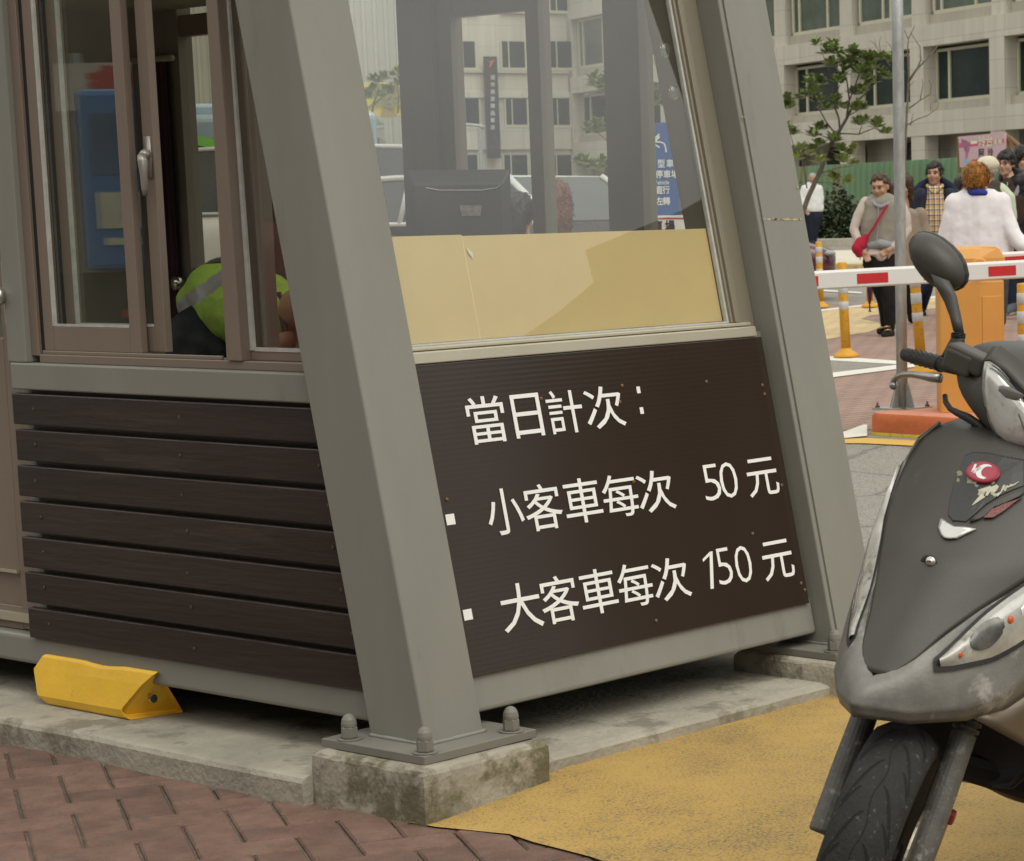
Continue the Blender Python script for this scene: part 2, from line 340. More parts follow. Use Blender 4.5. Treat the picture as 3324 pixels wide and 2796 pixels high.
us = sorted(set([-80, -40, -20, -10, -5, -2] + [round(.0 + .25 * i, 3) for i in range(40)] + [10 + i for i in range(0, 52)] + [70, 90, 130, 200, 330]))
g = MB()
g.grid([[(*ru(r_, u_)[:2], gz0(*ru(r_, u_)[:2])) for r_ in rs] for u_ in us])
tag(g.build('ground', M_ASPH, recalc=False, local=True), kind='structure')
def sheet(name, poly, dz, m, n=1, kind='structure'):
    """flat marking draped over the ground: poly = world (x,y)"""
    mb = MB(); bm = mb.bm
    vs = [bm.verts.new((p[0], p[1], 0)) for p in poly]; bm.faces.new(vs)
    for k in range(n):
        for u_ in ([14.5, 20, 45, 60] if k == 0 else []):
            c = ru(0, u_); bmesh.ops.bisect_plane(bm, geom=bm.verts[:] + bm.edges[:] + bm.faces[:], plane_co=Vec(c), plane_no=Vec(FH))
    for X in (.03, .265, .5):
        bmesh.ops.bisect_plane(bm, geom=bm.verts[:] + bm.edges[:] + bm.faces[:], plane_co=Vec((X, 0, 0)), plane_no=Vec((1, 0, 0)))
    for v_ in bm.verts: v_.co.z = zg(v_.co.x, v_.co.y) + dz
    for f_ in bm.faces:
        if f_.normal.z < 0: f_.normal_flip()
    return tag(mb.build(name, m, recalc=False, local=True), kind=kind)
gp = lambda pts: [tuple(on_ground(*q)[:2]) for q in pts]
# foreground herringbone brick, each brick a bevelled block
M_BRICK = mat('clay_paver', (.17, .104, .080), .82, 0, .28, 9, .5, 160, .3, dirt=((.12, .095, .075), .34, 14), island=.16)
M_GROUT = mat('joint_sand', (.14, .122, .095), .95, 0, .3, 30, .4, 200)
BA = R(-30.2)
mb = MB(); bl, bw, jt = .2145, .1073, .0031
e1 = np.array([math.cos(BA), math.sin(BA)]); e2 = np.array([-e1[1], e1[0]]); org = np.array([-.386, .523])
for i in range(-22, 23):
    for j in range(-22, 23):
        # herringbone: unit steps of one brick width, four-step diagonal
        k = (i - j) % 4
        if k == 0: a0, a1, b0, b1 = i, i + 2, j, j + 1
        elif k == 3: a0, a1, b0, b1 = i, i + 1, j, j + 2
        else: continue
        x0, x1, y0, y1 = a0 * bw + jt, a1 * bw - jt, b0 * bw + jt, b1 * bw - jt
        c = org + e1 * (x0 + x1) / 2 + e2 * (y0 + y1) / 2
        if c[0] > .28 or c[0] < -2.3 or c[1] < -1.9 or c[1] > 2.4: continue
        dz, tx, ty = RND.uniform(-.0022, .001), RND.uniform(-.012, .012), RND.uniform(-.012, .012)
        cz = .006
        def P(px, py, pz): 
            q = org + e1 * px + e2 * py; return (q[0], q[1], pz + dz + tx * (px - (x0 + x1) / 2) + ty * (py - (y0 + y1) / 2))
        jx = [RND.uniform(-.0012, .0012) for _ in range(4)]
        r0 = [P(x0, y0, -.03), P(x1, y0, -.03), P(x1, y1, -.03), P(x0, y1, -.03)]
        r1 = [P(x0 + jx[0], y0 + jx[1], -cz), P(x1 + jx[2], y0, -cz), P(x1, y1 + jx[3], -cz), P(x0, y1, -cz)]
        s = .0045; r2 = [P(x0 + s, y0 + s, -.001), P(x1 - s, y0 + s, -.001), P(x1 - s, y1 - s, -.001), P(x0 + s, y1 - s, -.001)]
        mb.loft([r0, r1, r2], True, False, True)
bmesh.ops.bisect_plane(mb.bm, geom=mb.bm.verts[:] + mb.bm.edges[:] + mb.bm.faces[:], plane_co=Vec((.10, 0, 0)), plane_no=Vec((1, 0, 0)), clear_outer=True)
bmesh.ops.bisect_plane(mb.bm, geom=mb.bm.verts[:] + mb.bm.edges[:] + mb.bm.faces[:], plane_co=Vec((-.01, -.18, 0)), plane_no=Vec((0, 0, 1)))
tag(mb.build('brick_pavement', M_BRICK, local=True), kind='structure')
mb = MB(); mb.quad((-9, -9, -.0115), (.10, -9, -.0115), (.10, 6, -.0115), (-9, 6, -.0115)); tag(mb.build('pavement_bed', M_GROUT, local=True), kind='structure')
# yellow painted apron in front of the sign, ragged along the bricks
edge = []
for i in range(46):
    yy = .06 - i * .09
    base = float(np.interp(yy, [-.6, -.53, -.292, -.163, -.008, .1], [.0, .012, .03, .043, .0, 0]))
    edge.append((base + RND.uniform(-.011, .011), yy))
ap = [(.0, .05)] + edge + [(2.35, -4.2), (2.35, 1.5), (1.8, 1.5)] + [(1.8, .05)]
sheet('yellow_apron', ap, .0025, M_YEL)
# beyond: asphalt, island markings, plaza, pocket, road lines
sheet('red_plaza', [tuple(ru(-9, 14.15)[:2]), tuple(ru(9, 14.15)[:2]), tuple(ru(9, 30)[:2]), tuple(ru(-9, 30)[:2])], .004, M_REDPAV)
sheet('yellow_plaza', gp([(1560, 722), (1692, 697), (1777, 682), (1806, 672), (1800, 662), (1763, 655), (1783, 648), (1863, 639), (1960, 628), (2120, 622), (2120, 585), (1915, 609), (1777, 626), (1677, 637), (1560, 650)]), .007, M_YELPAV)
sheet('plaza_pocket', gp([(1600, 728), (1697, 736), (1834, 745), (1889, 749), (1703, 773), (1600, 788)]), .007, M_ASPH)
for pts in ([(1600, 722), (1697, 732), (1840, 742), (1900, 746), (1900, 750), (1840, 749), (1697, 741), (1600, 731)],
            [(1600, 784), (1703, 767), (1886, 744), (1900, 748), (1886, 753), (1703, 776), (1600, 793)],
            [(1620, 643), (1677, 636), (1777, 625), (1915, 608), (2100, 584), (2100, 588), (1915, 612), (1777, 628), (1677, 640), (1620, 647)],
            [(1640, 592), (1700, 596), (1765, 600), (1765, 603), (1700, 599), (1640, 595)],
            [(1716, 893), (1768, 874), (1776, 874), (1776, 897), (1716, 903)]):
    sheet('white_marking', gp(pts), .010, M_WLINE)
sheet('yellow_marking', gp([(1600, 902), (1716, 903), (1770, 899), (2040, 914), (2240, 934), (2240, 948), (2040, 924), (1770, 911), (1690, 910), (1600, 911)]), .006, M_YLINE)
# raised sidewalk with a yellow kerb, planter wall
M_CONC = mat('pale_concrete', (.40, .37, .30), .85, 0, .18, 3, .3, 90, .3, dirt=((.22, .2, .16), .35, 5))
M_WALK = mat('sidewalk_slab', (.56, .52, .42), .85, 0, .12, 2, .15, 60)
M_KERBY = mat('yellow_kerb_paint', (.52, .40, .17), .8, 0, .2, 2, .2, 60, dirt=((.3, .26, .2), .4, 1.5))
mb = MB(); mb.quad(ru(-60, 43.25, .385), ru(40, 43.25, .385), ru(40, 66, .50), ru(-60, 66, .50)); tag(mb.build('sidewalk', M_WALK, local=True), kind='structure')
mb = MB()
for i in range(-40, 30):
    mb.obox(ru(i * 1.0 + .5, 43.12, .29), RH, FH, (0, 0, 1), .493, .14, .10)
tag(mb.build('sidewalk_kerb', M_KERBY, bevel=.02, local=True), kind='structure')
# ================================================================ TOLL BOOTH
def clipL(x, y, z): return (x, max(y, .304 + (z - .143) * TL), z)
def clipK(x, y, z): return (x, max(y, .28 + (z - .143) * TL), z)
def shear(x, y, z): return (x, y + (z - .143) * TL, z)
M_STEEL = mat('grey_painted_steel', (.222, .219, .192), .42, 0, .10, 2.6, .05, 260, .45, dirt=((.175, .168, .145), .30, 4), stretch=(1, 1, .22))
M_STEELD = mat('grey_painted_steel_dull', (.19, .18, .155), .5, 0, .08, 3, .04, 260, .4, dirt=((.10, .085, .065), .25, 6))
M_ALU = mat('bronze_aluminium', (.26, .205, .165), .38, .35, .07, 3, .03, 200, .5, stretch=(1, 1, .2))
M_ALUC = mat('champagne_aluminium', (.50, .46, .36), .32, .45, .06, 3, .02, 200, .5)
M_WOOD = mat('dark_stained_plank', (.0255, .0165, .0135), .40, 0, .38, 5, .25, 60, .45, dirt=((.045, .029, .022), .33, 9), stretch=(1, .12, 1.4), island=.3)
M_SIGN = None
M_CONCB = mat('weathered_concrete', (.355, .33, .27), .88, 0, .24, 4, .5, 60, .25, dirt=((.22, .20, .155), .45, 5))
M_CONCM = mat('mossy_concrete', (.33, .305, .245), .9, 0, .25, 5, .5, 50, .25, dirt=((.15, .135, .085), .62, 4.5))
M_RUB = mat('black_gap', (.012, .011, .01), .7)
M_SEAL = mat('clear_sealant', (.45, .45, .42), .35, 0, .15, 30)
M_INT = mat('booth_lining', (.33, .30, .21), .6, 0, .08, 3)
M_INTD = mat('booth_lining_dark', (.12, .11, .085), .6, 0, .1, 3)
M_GLR = glass('tilted_window_glass', (.97, .985, .97), .105, .03)
M_GLL = glass('side_window_glass', (.90, .93, .90), .09, .02)
M_GLB = glass('back_window_glass', (.90, .93, .90), .03, .05)
M_WHITE = mat('white_vinyl', (.80, .80, .78), .45, 0, .03, 20)
# --- the concrete plinth with its two footings (one pour)
pl = thing('concrete_plinth', 'low weathered concrete plinth under the grey booth with mossy corner footing', 'plinth', (.9, 1.5, 0))
mb = MB(); prof = []
ys = [.375 + i * (3.9 - .375) / 40 for i in range(41)]
for i, yy in enumerate(ys):
    wob = .004 * math.sin(yy * 7) + RND.uniform(-.0025, .0025)
    prof.append([(-.028 + wob, yy, -.03), (-.03 + wob, yy, .050), (-.024 + wob, yy, .060 + RND.uniform(-.001, .001)), (-.012 + wob, yy, .0645), (.10, yy, .066), (1.95, yy, .066), (1.95, yy, -.03)])
mb.loft(prof); mb.build('slab_edge', M_CONCB, pl, smooth=False)
mb = MB(); prof = []
for i in range(31):
    xx = .38 + i * (1.475 - .38) / 30; wob = RND.uniform(-.003, .003)
    prof.append([(xx, .047 + wob, -.03), (xx, .045 + wob, .054), (xx, .052 + wob, .062 + RND.uniform(-.002, .001)), (xx, .075, .0655), (xx, .42, .066), (xx, .42, -.03)])
mb.loft(prof); mb.build('slab_front', M_CONCB, pl)
for x0, x1, y0, y1, m in ((0, .382, 0, .376, M_CONCM), (1.474, 1.88, .0, .378, M_CONCB)):
    mb = MB(); n = 14
    rings = []
    for z, ins in ((-.03, -.004), (.0, -.001), (.04, 0), (.085, 0), (.108, .002), (.117, .007), (.1225, .016)):
        ring = []
        for (ax, ay, bx, by) in ((x0, y0, x1, y0), (x1, y0, x1, y1), (x1, y1, x0, y1), (x0, y1, x0, y0)):
            for k in range(n):
                q = k / n; X = ax + (bx - ax) * q; Y = ay + (by - ay) * q
                cx_, cy_ = (x0 + x1) / 2, (y0 + y1) / 2
                X += (ins if X < cx_ else -ins) * (abs(X - cx_) > .17); Y += (ins if Y < cy_ else -ins) * (abs(Y - cy_) > .17)
                ring.append((X + RND.uniform(-.0015, .0015), Y + RND.uniform(-.0015, .0015), z + (RND.uniform(-.002, .0015) if z > .1 else 0)))
        rings.append(ring)
    mb.loft(rings); mb.build('footing', m, pl, smooth=False)
# --- booth
bo = thing('toll_booth', 'grey steel toll booth with slanted legs, dark plank wall and price board', 'booth', (.9, 1.5, .143))
BH = 2.55
def leg(x0, x1, mirror=False):
    mb = MB(shear); mb.box(x0, x1, .112, .302, .1435, BH); lg = mb.build('leg', M_STEEL, bo, bevel=.006, seg=3)
    p0, p1 = (.034, .378) if not mirror else (1.492, 1.836)
    mb = MB(); mb.box(p0, p1, .034, .378, .123, .143); mb.build('base_plate', M_STEELD, lg, bevel=.002)
    cx = (p0 + .03, p1 - .051)
    for bx in (p0 + .029, p1 - .052):
        for by in (.062, .314):
            mb = MB(); mb.lathe([(.029, .1435), (.029, .1465), (.021, .1466), (.021, .146)], (bx, by, 0), 24)
            mb.lathe([(.0185, .147), (.0195, .150), (.0195, .171), (.0165, .1745)], (bx, by, 0), 6)
            mb.lathe([(.0175, .1735), (.0178, .181), (.0160, .190), (.0115, .1975), (.0055, .2015), (.001, .2025)], (bx, by, 0), 24)
            mb.build('dome_nut', M_STEELD, lg, bevel=.0012)
    # fillet weld round the foot
    mb = MB()
    pts = [(x0, .302), (x0, .112), (x1, .112), (x1, .302)]
    pp = []
    for (a, b) in zip(pts[:-1], pts[1:]):
        for k in range(14): pp.append((a[0] + (b[0] - a[0]) * k / 14, a[1] + (b[1] - a[1]) * k / 14, .145))
    pp.append((*pts[-1], .145))
    mb.tube(pp, [.0055 + RND.uniform(-.0012, .0016) for _ in pp], 6); mb.build('weld_bead', M_STEEL, lg, smooth=True)
    return lg
legA = leg(.1135, .288); legB = leg(1.587, 1.775, True)
# cover plate, bright edge and peeling tape lines on the far leg
mb = MB(shear); mb.box(1.601, 1.779, .1055, .1115, .15, BH); mb.build('cover_plate', M_STEEL, legB, bevel=.0015)
M_PEEL = mat('peeled_paint', (.45, .36, .20), .7, 0, .5, 90, dirt=((.05, .045, .04), .5, 60))
for (xa, xb, ya, yb, n) in ((1562, 1642, 449, 449, 26),):
    mb = MB()
    prevs = None
    for k in range(n):
        q0, q1 = k / n, (k + 1) / n
        if RND.random() < .12: continue
        h0, h1 = RND.uniform(.2, 1), RND.uniform(.2, 1)
        a = on_tilt(xa + (xb - xa) * q0, ya, .1045); b = on_tilt(xa + (xb - xa) * q1, ya, .1045)
        mb.quad(a + np.array((0, -.0006, -.0035)), b + np.array((0, -.0006, -.0035)), b + np.array((0, -.0006 + TL * .005 * h1, .0045 * h1)), a + np.array((0, -.0006 + TL * .005 * h0, .0045 * h0)))
    mb.build('tape_scar', M_PEEL, legB)
for (px, py, s_) in ((1521, 240, 9), (1633, 385, 7)):
    mb = MB(); c = on_tilt(px, py, .1045); mb.face([mb.v(c + np.array((math.cos(a) * .004 * s_ / 5 * RND.uniform(.5, 1.3), -.0008 + TL * math.sin(a) * .003, math.sin(a) * .003))) for a in np.linspace(0, 6.28, 10)[:-1]])
    mb.build('paint_chip', M_PEEL, legB)
# --- sloped front: base beam, board, sill, window frame, glass
mb = MB(shear); mb.box(.288, 1.587, .166, .27, .172, .275)
mb.build('base_beam', M_STEEL, bo, bevel=.012, seg=3)
mb = MB(shear); mb.box(.288, 1.587, .176, .186, .275, .985); mb.build('front_sheet', M_STEELD, bo)
def sign_material():
    m = bpy.data.materials.new('ribbed_brown_board'); m.use_nodes = True; t = m.node_tree; b = t.nodes['Principled BSDF']; N = t.nodes.new; K = t.links.new
    tc = N('ShaderNodeTexCoord'); mp = N('ShaderNodeMapping'); mp.inputs['Scale'].default_value = (.06, 0, 1); K(tc.outputs['Object'], mp.inputs[0])
    wv = N('ShaderNodeTexWave'); wv.bands_direction = 'Z'; wv.inputs['Scale'].default_value = 26; wv.inputs['Distortion'].default_value = .25; wv.inputs['Detail'].default_value = 2; K(mp.outputs[0], wv.inputs['Vector'])
    n1 = N('ShaderNodeTexNoise'); n1.inputs['Scale'].default_value = 3; n1.inputs['Detail'].default_value = 8; K(tc.outputs['Object'], n1.inputs['Vector'])
    mx = N('ShaderNodeMixRGB'); mx.inputs[1].default_value = (.027, .018, .013, 1); mx.inputs[2].default_value = (.037, .026, .0195, 1); K(n1.outputs['Fac'], mx.inputs[0]); K(mx.outputs[0], b.inputs['Base Color'])
    bp = N('ShaderNodeBump'); bp.inputs['Strength'].default_value = .03; bp.inputs['Distance'].default_value = .003; K(wv.outputs['Fac'], bp.inputs['Height']); K(bp.outputs[0], b.inputs['Normal'])
    b.inputs['Roughness'].default_value = .13; b.inputs['Specular IOR Level'].default_value = .5
    return m
M_SIGN = sign_material()
sg = None
mb = MB(shear); mb.box(.296, 1.563, .155, .163, .258, .972); sg = mb.build('price_board', M_SIGN, bo, bevel=.0012)
sg['label'] = 'glossy ribbed dark brown price board with white lettering'
# lettering: each character at its place on the board
n_up = np.array([0, math.sin(R(11.6)), math.cos(R(11.6))]); n_rt = np.array([1., 0, 0])
cw = lambda x, y: on_tilt((1250 + x / 1.398) / KS, (1050 + y / 1.398) / KS, .1538)
mb = MB()
CH = .108
for ch, x0, y0, x1, y1, h in (('當', 372, 455, 546, 420, .1150), ('日', 577, 425, 712, 412, .108), ('計', 735, 415, 897, 387, .110), ('次', 905, 397, 1083, 365, .108),
                              ('小', 458, 865, 628, 842, .112), ('客', 630, 847, 803, 820, .114), ('車', 810, 818, 982, 790, .112), ('每', 985, 795, 1148, 768, .110), ('次', 1142, 775, 1312, 748, .108),
                              ('元', 1640, 707, 1783, 688, .104), ('大', 522, 1302, 710, 1268, .114), ('客', 703, 1268, 878, 1236, .116), ('車', 883, 1232, 1052, 1200, .112), ('每', 1055, 1203, 1213, 1170, .112), ('次', 1212, 1176, 1382, 1144, .110), ('元', 1710, 1085, 1852, 1062, .106)):
    a, b = cw(x0, y0), cw(x1, y1); wdt = b[0] - a[0]; c = (a + b) / 2
    text_on(mb, ch, c, n_rt, n_up, 1, .003, fit=(wdt * .955, h * .97))
for ch, x0, y0, x1, y1, h in (('5', 1442, 725, 1522, 718, .094), ('0', 1518, 716, 1600, 706, .094), ('5', 1504, 1108, 1574, 1096, .095), ('0', 1588, 1100, 1664, 1086, .097)):
    a, b = cw(x0, y0), cw(x1, y1); text_on(mb, ch, (a + b) / 2, n_rt, n_up, 1, -.013, fit=((b[0] - a[0]) * .95, h))
for pts in ([(1472, 1037), (1486, 1034), (1492, 1204), (1477, 1206)], [(1441, 1070), (1472, 1038), (1474, 1053), (1443, 1083)]):
    mb.quad(*(cw(x, y) for x, y in pts))
for (x, y) in ((1150, 302), (1165, 396)):
    c = cw(x, y); mb.quad(*(c + n_rt * i * .0065 + n_up * j * .0085 for i, j in ((-1, -1), (1, -1), (1, 1), (-1, 1))))
for (x, y) in ((297, 890), (376, 1322)):
    c = cw(x, y); mb.quad(*(c + n_rt * i * .0135 + n_up * j * .0125 for i, j in ((-1, -1), (1, -1), (1, 1), (-1, 1))))
mb.build('lettering', M_WHITE, sg, recalc=False)
M_RUST = mat('rusty_screw', (.20, .115, .055), .6, .4, .3, 200)
for (x, y) in ((1075, 283), (1065, 357), (1458, 265), (1712, 281), (1722, 322), (1128, 718), (1800, 735), (1888, 1180), (1905, 1210), (1230, 1350), (708, 342), (280, 800), (1668, 955)):
    c = cw(x, y); mb = MB(); mb.ball(c, (.0052, .003, .0052), 10, 6); mb.build('screw', M_RUST, sg, smooth=True)
mb = MB(shear); mb.box(.288, 1.556, .162, .30, .9735, 1.001); mb.box(.288, 1.556, .176, .30, 1.0025, 1.012); mb.build('window_sill', M_ALUC, bo, bevel=.003)
# slanted jamb at the right: outer channel, stop, rubber
fr = MB(shear)
fr.box(1.518, 1.586, .190, .30, .99, BH); fr.box(1.497, 1.517, .178, .30, 1.0125, BH); fr.box(1.4875, 1.4965, .186, .29, 1.0125, BH)
fr.box(.289, .305, .18, .30, 1.0125, BH)
jb = fr.build('window_frame', mat('bronze_aluminium_front_lit', (.25, .225, .17), .36, .3, .07, 3, stretch=(1, 1, .2)), bo, bevel=.002)  # same bronze frame metal, the front face's different light put into its colour
mb = MB(shear); mb.box(1.479, 1.4868, .194, .206, 1.0125, BH); mb.box(.305, 1.479, .194, .206, 1.0125, 1.0165); mb.build('glazing_seal', M_SEAL, jb)
mb = MB(shear); mb.quad((.305, .2, 1.0165), (1.481, .2, 1.0165), (1.481, .2, BH), (.305, .2, BH)); mb.build('glass', M_GLR, jb, recalc=False)
# --- plank side
mb = MB(clipL); mb.box(.155, .25, .306, 1.70, .8915, .960); mb.build('sill_beam', M_STEEL, bo, bevel=.004)
mb = MB(clipL); mb.box(.190, .198, .306, 1.664, .235, .8912); mb.build('side_sheet', M_STEELD, bo)
pitch = (.8815 - .3155) / 6
for k in range(7):
    z1 = .8815 - pitch * k; mb = MB(clipL); mb.box(.155 + RND.uniform(-.001, .001), .178, .306, 1.702 + RND.uniform(-.004, .003), z1 - .0815, z1)
    pk = mb.build('plank', M_WOOD, bo, bevel=.0035, seg=2)
    for yy in (1.615, 1.0, .345 + (z1 - .143) * TL):
        mb = MB(); c = (.1545, yy + RND.uniform(-.01, .01), z1 - .04 + RND.uniform(-.006, .006)); mb.ball(c, (.0014, .0045, .0055), 10, 6); mb.build('plank_screw', mat('plank_plug', (.06, .045, .022), .6, 0, .3, 60), pk, smooth=True)
mb = MB(clipL); mb.box(.168, .26, .306, 3.4, .157, .2365); mb.build('base_beam', M_STEEL, bo, bevel=.012, seg=3)
mb = MB(); mb.box(.20, .262, 1.645, 1.722, .240, .8912); mb.box(.165, .262, 1.642, 1.724, .9605, BH); mb.build('post', M_STEEL, bo, bevel=.004)
# sliding window on the plank side: outer frame, mullion, sash, fixed light
wf = MB(clipL)
wf.box(.183, .26, 1.607, 1.642, .978, BH); wf.box(.183, .26, .306, 1.607, .9605, .982); wf.box(.188, .195, .86, 1.6, .982, .992)
wf.box(.176, .262, .771, .827, .9822, BH)
wfo = wf.build('side_window_frame', M_ALU, bo, bevel=.002)
mb = MB(); mb.box(.192, .26, 1.5915, 1.6065, .983, BH); mb.build('frame_gap', M_RUB, wfo)
def sash(x0, x1, ya, yb, name, zb=.992, rail=.062, st=.042, gl=M_GLL):
    mb = MB(); mb.box(x0, x1, yb - st, yb, zb, BH); mb.box(x0, x1, ya, ya + st, zb, BH); mb.box(x0, x1, ya + st + .0003, yb - st - .0003, zb, zb + rail)
    o = mb.build(name, M_ALU, bo, bevel=.002)
    mb = MB(); mb.box(x0 - .001, x0 + .006, yb - st - .0115, yb - st - .0005, zb + rail + .001, BH); mb.box(x0 - .001, x0 + .006, ya + st + .0005, yb - st - .012, zb + rail + .0005, zb + rail + .007); mb.build('glazing_bead', M_SEAL, o)
    xm = (x0 + x1) / 2; mb = MB(); mb.quad((xm, ya + st, zb + rail + .007), (xm, yb - st - .0115, zb + rail + .007), (xm, yb - st - .0115, BH), (xm, ya + st, BH)); mb.build('glass', gl, o, recalc=False)
    return o
s1 = sash(.190, .212, 1.181, 1.5905, 'sliding_sash')
s2 = sash(.218, .240, 1.118, 1.53, 'inner_sash', .994)
mb = MB(); c = on_x(291, 322, .2165)
ax = np.array((0., 1, 0)); up = np.array((0., 0, 1))
M_HAND = mat('satin_handle', (.34, .32, .28), .35, .5, .06, 20)
mb.obox((.2155, 1.136, 1.470), (1, 0, 0), ax, up, .003, .011, .050)
mb.tube([(.210, 1.132, 1.478), (.200, 1.130, 1.476), (.192, 1.127, 1.470)], [.012, .013, .012], 14)
mb.tube([(.190, 1.128, 1.474), (.188, 1.123, 1.46), (.188, 1.122, 1.43), (.190, 1.124, 1.395), (.192, 1.127, 1.378)], [.011, .0125, .0095, .0085, .006], 12)
mb.build('window_handle', M_HAND, s2, smooth=True)
for (x0, dx) in ((.178, 0),):
    mb = MB(clipL); mb.box(.2625, .266, .7725, .826, .983, BH); mb.box(.205, .262, .306, .7705, .9825, 1.004); fx = mb.build('fixed_light_frame', M_ALU, wfo, bevel=.002)
    mb = MB(clipL); mb.box(.203, .210, .755, .7705, 1.006, BH); mb.box(.203, .210, .306, .7535, 1.0042, 1.0135); mb.build('glazing_bead', M_SEAL, fx)
    mb = MB(); mb.box(.226, .262, .733, .7538, 1.0138, BH); mb.build('inner_stop', M_ALU, fx)
    mb = MB(clipL); mb.quad((.222, .306, 1.0138), (.222, .7537, 1.0138), (.222, .7537, BH), (.222, .306, BH)); mb.build('glass', M_GLL, fx, recalc=False)
# --- door at the far left, with a knob
mb = MB(); mb.box(.205, .25, 1.724, 1.80, .240, BH); mb.box(.205, .25, 1.80, 2.5, .40, 1.02); mb.box(.205, .25, 1.80, 2.5, .2375, .30); dr = mb.build('door', M_ALU, bo, bevel=.002)
dr['label'] = 'bronze aluminium door with a round steel knob'
mb = MB(); mb.box(.215, .245, 1.80, 2.5, .3005, .3995); mb.build('kick_panel', M_ALU, dr)
mb = MB(); mb.box(.196, .205, 1.80, 2.5, .392, .400); mb.box(.19, .205, 1.725, 2.5, .262, .284); mb.build('threshold_strip', M_ALUC, dr)
mb = MB(); mb.quad((.23, 1.80, 1.02), (.23, 2.5, 1.02), (.23, 2.5, BH), (.23, 1.80, BH)); mb.build('glass', M_GLL, dr, recalc=False)
M_CHR = mat('brushed_steel', (.62, .59, .54), .2, 1.0, .05, 20)
kz = on_x(6, 606, .17); 
mb = MB(); mb.lathe([(.001, .139), (.020, .141), (.026, .148), (.026, .158), (.020, .168), (.011, .175), (.012, .197), (.031, .199), (.030, .2045)], (0, kz[1], kz[2]), 24, 'x'); mb.build('door_knob', M_CHR, dr, smooth=True)
mb = MB(); mb.box(.2025, .205, kz[1] - .05, kz[1] + .05, kz[2] - .075, kz[2] + .09); mb.build('lock_plate', mat('lock_plate', (.42, .38, .29), .4, .4), dr, bevel=.001)
# --- lining, floor, back walls with their windows, roof
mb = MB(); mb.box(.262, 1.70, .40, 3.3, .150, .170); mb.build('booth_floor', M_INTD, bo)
mb = MB(); mb.box(1.715, 1.745, .42, 3.3, .172, 1.02); mb.build('back_panel', M_INT, bo)
mb = MB(); mb.box(1.70, 1.735, 2.60, 2.955, 1.021, 1.16); mb.build('door_rail', M_ALU, bo)
mb = MB(); mb.box(1.70, 1.735, 2.60, 2.955, 1.93, 2.0); mb.build('door_rail', M_ALU, bo)
mb = MB(); mb.lathe([(.001, 1.63), (.022, 1.635), (.028, 1.65), (.020, 1.665), (.012, 1.69)], (0, 2.985, 1.11), 20, 'x'); mb.build('inner_knob', mat('brushed_steel', (.62, .59, .54), .2, 1.0, .05, 20), bo, smooth=True)
kf = MB(clipK)
for (ya, yb, x0, x1) in ((.40, .452, 1.70, 1.75), (.858, .995, 1.69, 1.75), (1.262, 1.316, 1.70, 1.75), (1.636, 1.70, 1.70, 1.75), (1.702, 1.79, 1.68, 1.76), (1.80, 1.875, 1.70, 1.745), (2.30, 2.40, 1.69, 1.75), (2.40, 2.52, 1.70, 1.745), (2.52, 2.60, 1.69, 1.75), (2.955, 3.02, 1.69, 1.75), (3.021, 3.3, 1.70, 1.74)):
    kf.box(x0, x1, ya, yb, 1.021, BH)
kf.box(1.705, 1.74, 1.3165, 1.6355, 1.905, 1.99); kf.box(1.705, 1.74, 1.3165, 1.6355, 1.021, 1.06); kf.box(1.705, 1.74, .9955, 1.2615, 1.021, 1.05)
bw_ = kf.build('back_window_frame', mat('grey_window_frame', (.235, .21, .175), .45, .1, .06, 4), bo, bevel=.002)
mb = MB(clipK)
for (ya, yb) in ((.452, .858), (.995, 1.262), (1.316, 1.636), (1.875, 2.30)): mb.quad((1.722, ya, 1.05), (1.722, yb, 1.05), (1.722, yb, BH), (1.722, ya, BH))
mb.build('back_glass', M_GLB, bw_, recalc=False)
mb = MB(); mb.quad((1.722, 2.60, 1.05), (1.722, 2.955, 1.05), (1.722, 2.955, BH), (1.722, 2.60, BH)); mb.build('door_glass', glass('tinted_door_glass', (.50, .50, .43), .04, .05), bw_, recalc=False)
mb = MB(); mb.box(.262, 1.7, 3.3, 3.34, .16, BH); mb.build('end_wall', M_INT, bo)
mb = MB()
for k in range(8): mb.box(.262, 1.70, .85 + k * .3, 1.145 + k * .3, 2.02, 2.04)
mb.build('ceiling_panel', M_INT, bo, bevel=.004)
mb = MB(); mb.box(.02, 1.95, .42, 3.6, BH, BH + .24); mb.build('roof', M_STEEL, bo, bevel=.01)
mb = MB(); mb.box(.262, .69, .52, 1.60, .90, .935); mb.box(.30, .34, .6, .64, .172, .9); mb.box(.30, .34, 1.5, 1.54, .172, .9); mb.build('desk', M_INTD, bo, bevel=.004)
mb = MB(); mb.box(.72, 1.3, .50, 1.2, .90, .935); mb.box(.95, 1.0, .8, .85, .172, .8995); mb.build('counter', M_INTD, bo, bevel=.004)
# curtain rail and dark red curtain inside
M_CUR = mat('plum_curtain', (.045, .012, .028), .8, 0, .2, 10)
mb = MB(); mb.tube([(1.66, 2.95, 1.86), (1.66, 3.29, 1.86)], .011, 10); mb.build('curtain_rail', M_INT, bo, smooth=True)
mb = MB(); mb.grid([[(1.66 + .014 * math.sin(k * 1.5) * (1.3 - .3 * z), 2.99 + .13 * k / 20, z) for k in range(21)] for z in np.linspace(.95, 1.85, 8)]); mb.build('curtain', M_CUR, bo, smooth=True, recalc=False)
mb = MB(); mb.grid([[(1.685 + .010 * math.sin(k * 1.9), 3.13 + .15 * k / 20, z) for k in range(21)] for z in np.linspace(.95, 1.85, 6)]); mb.build('curtain', mat('grey_curtain', (.20, .19, .165), .85, 0, .1, 6), bo, smooth=True, recalc=False)
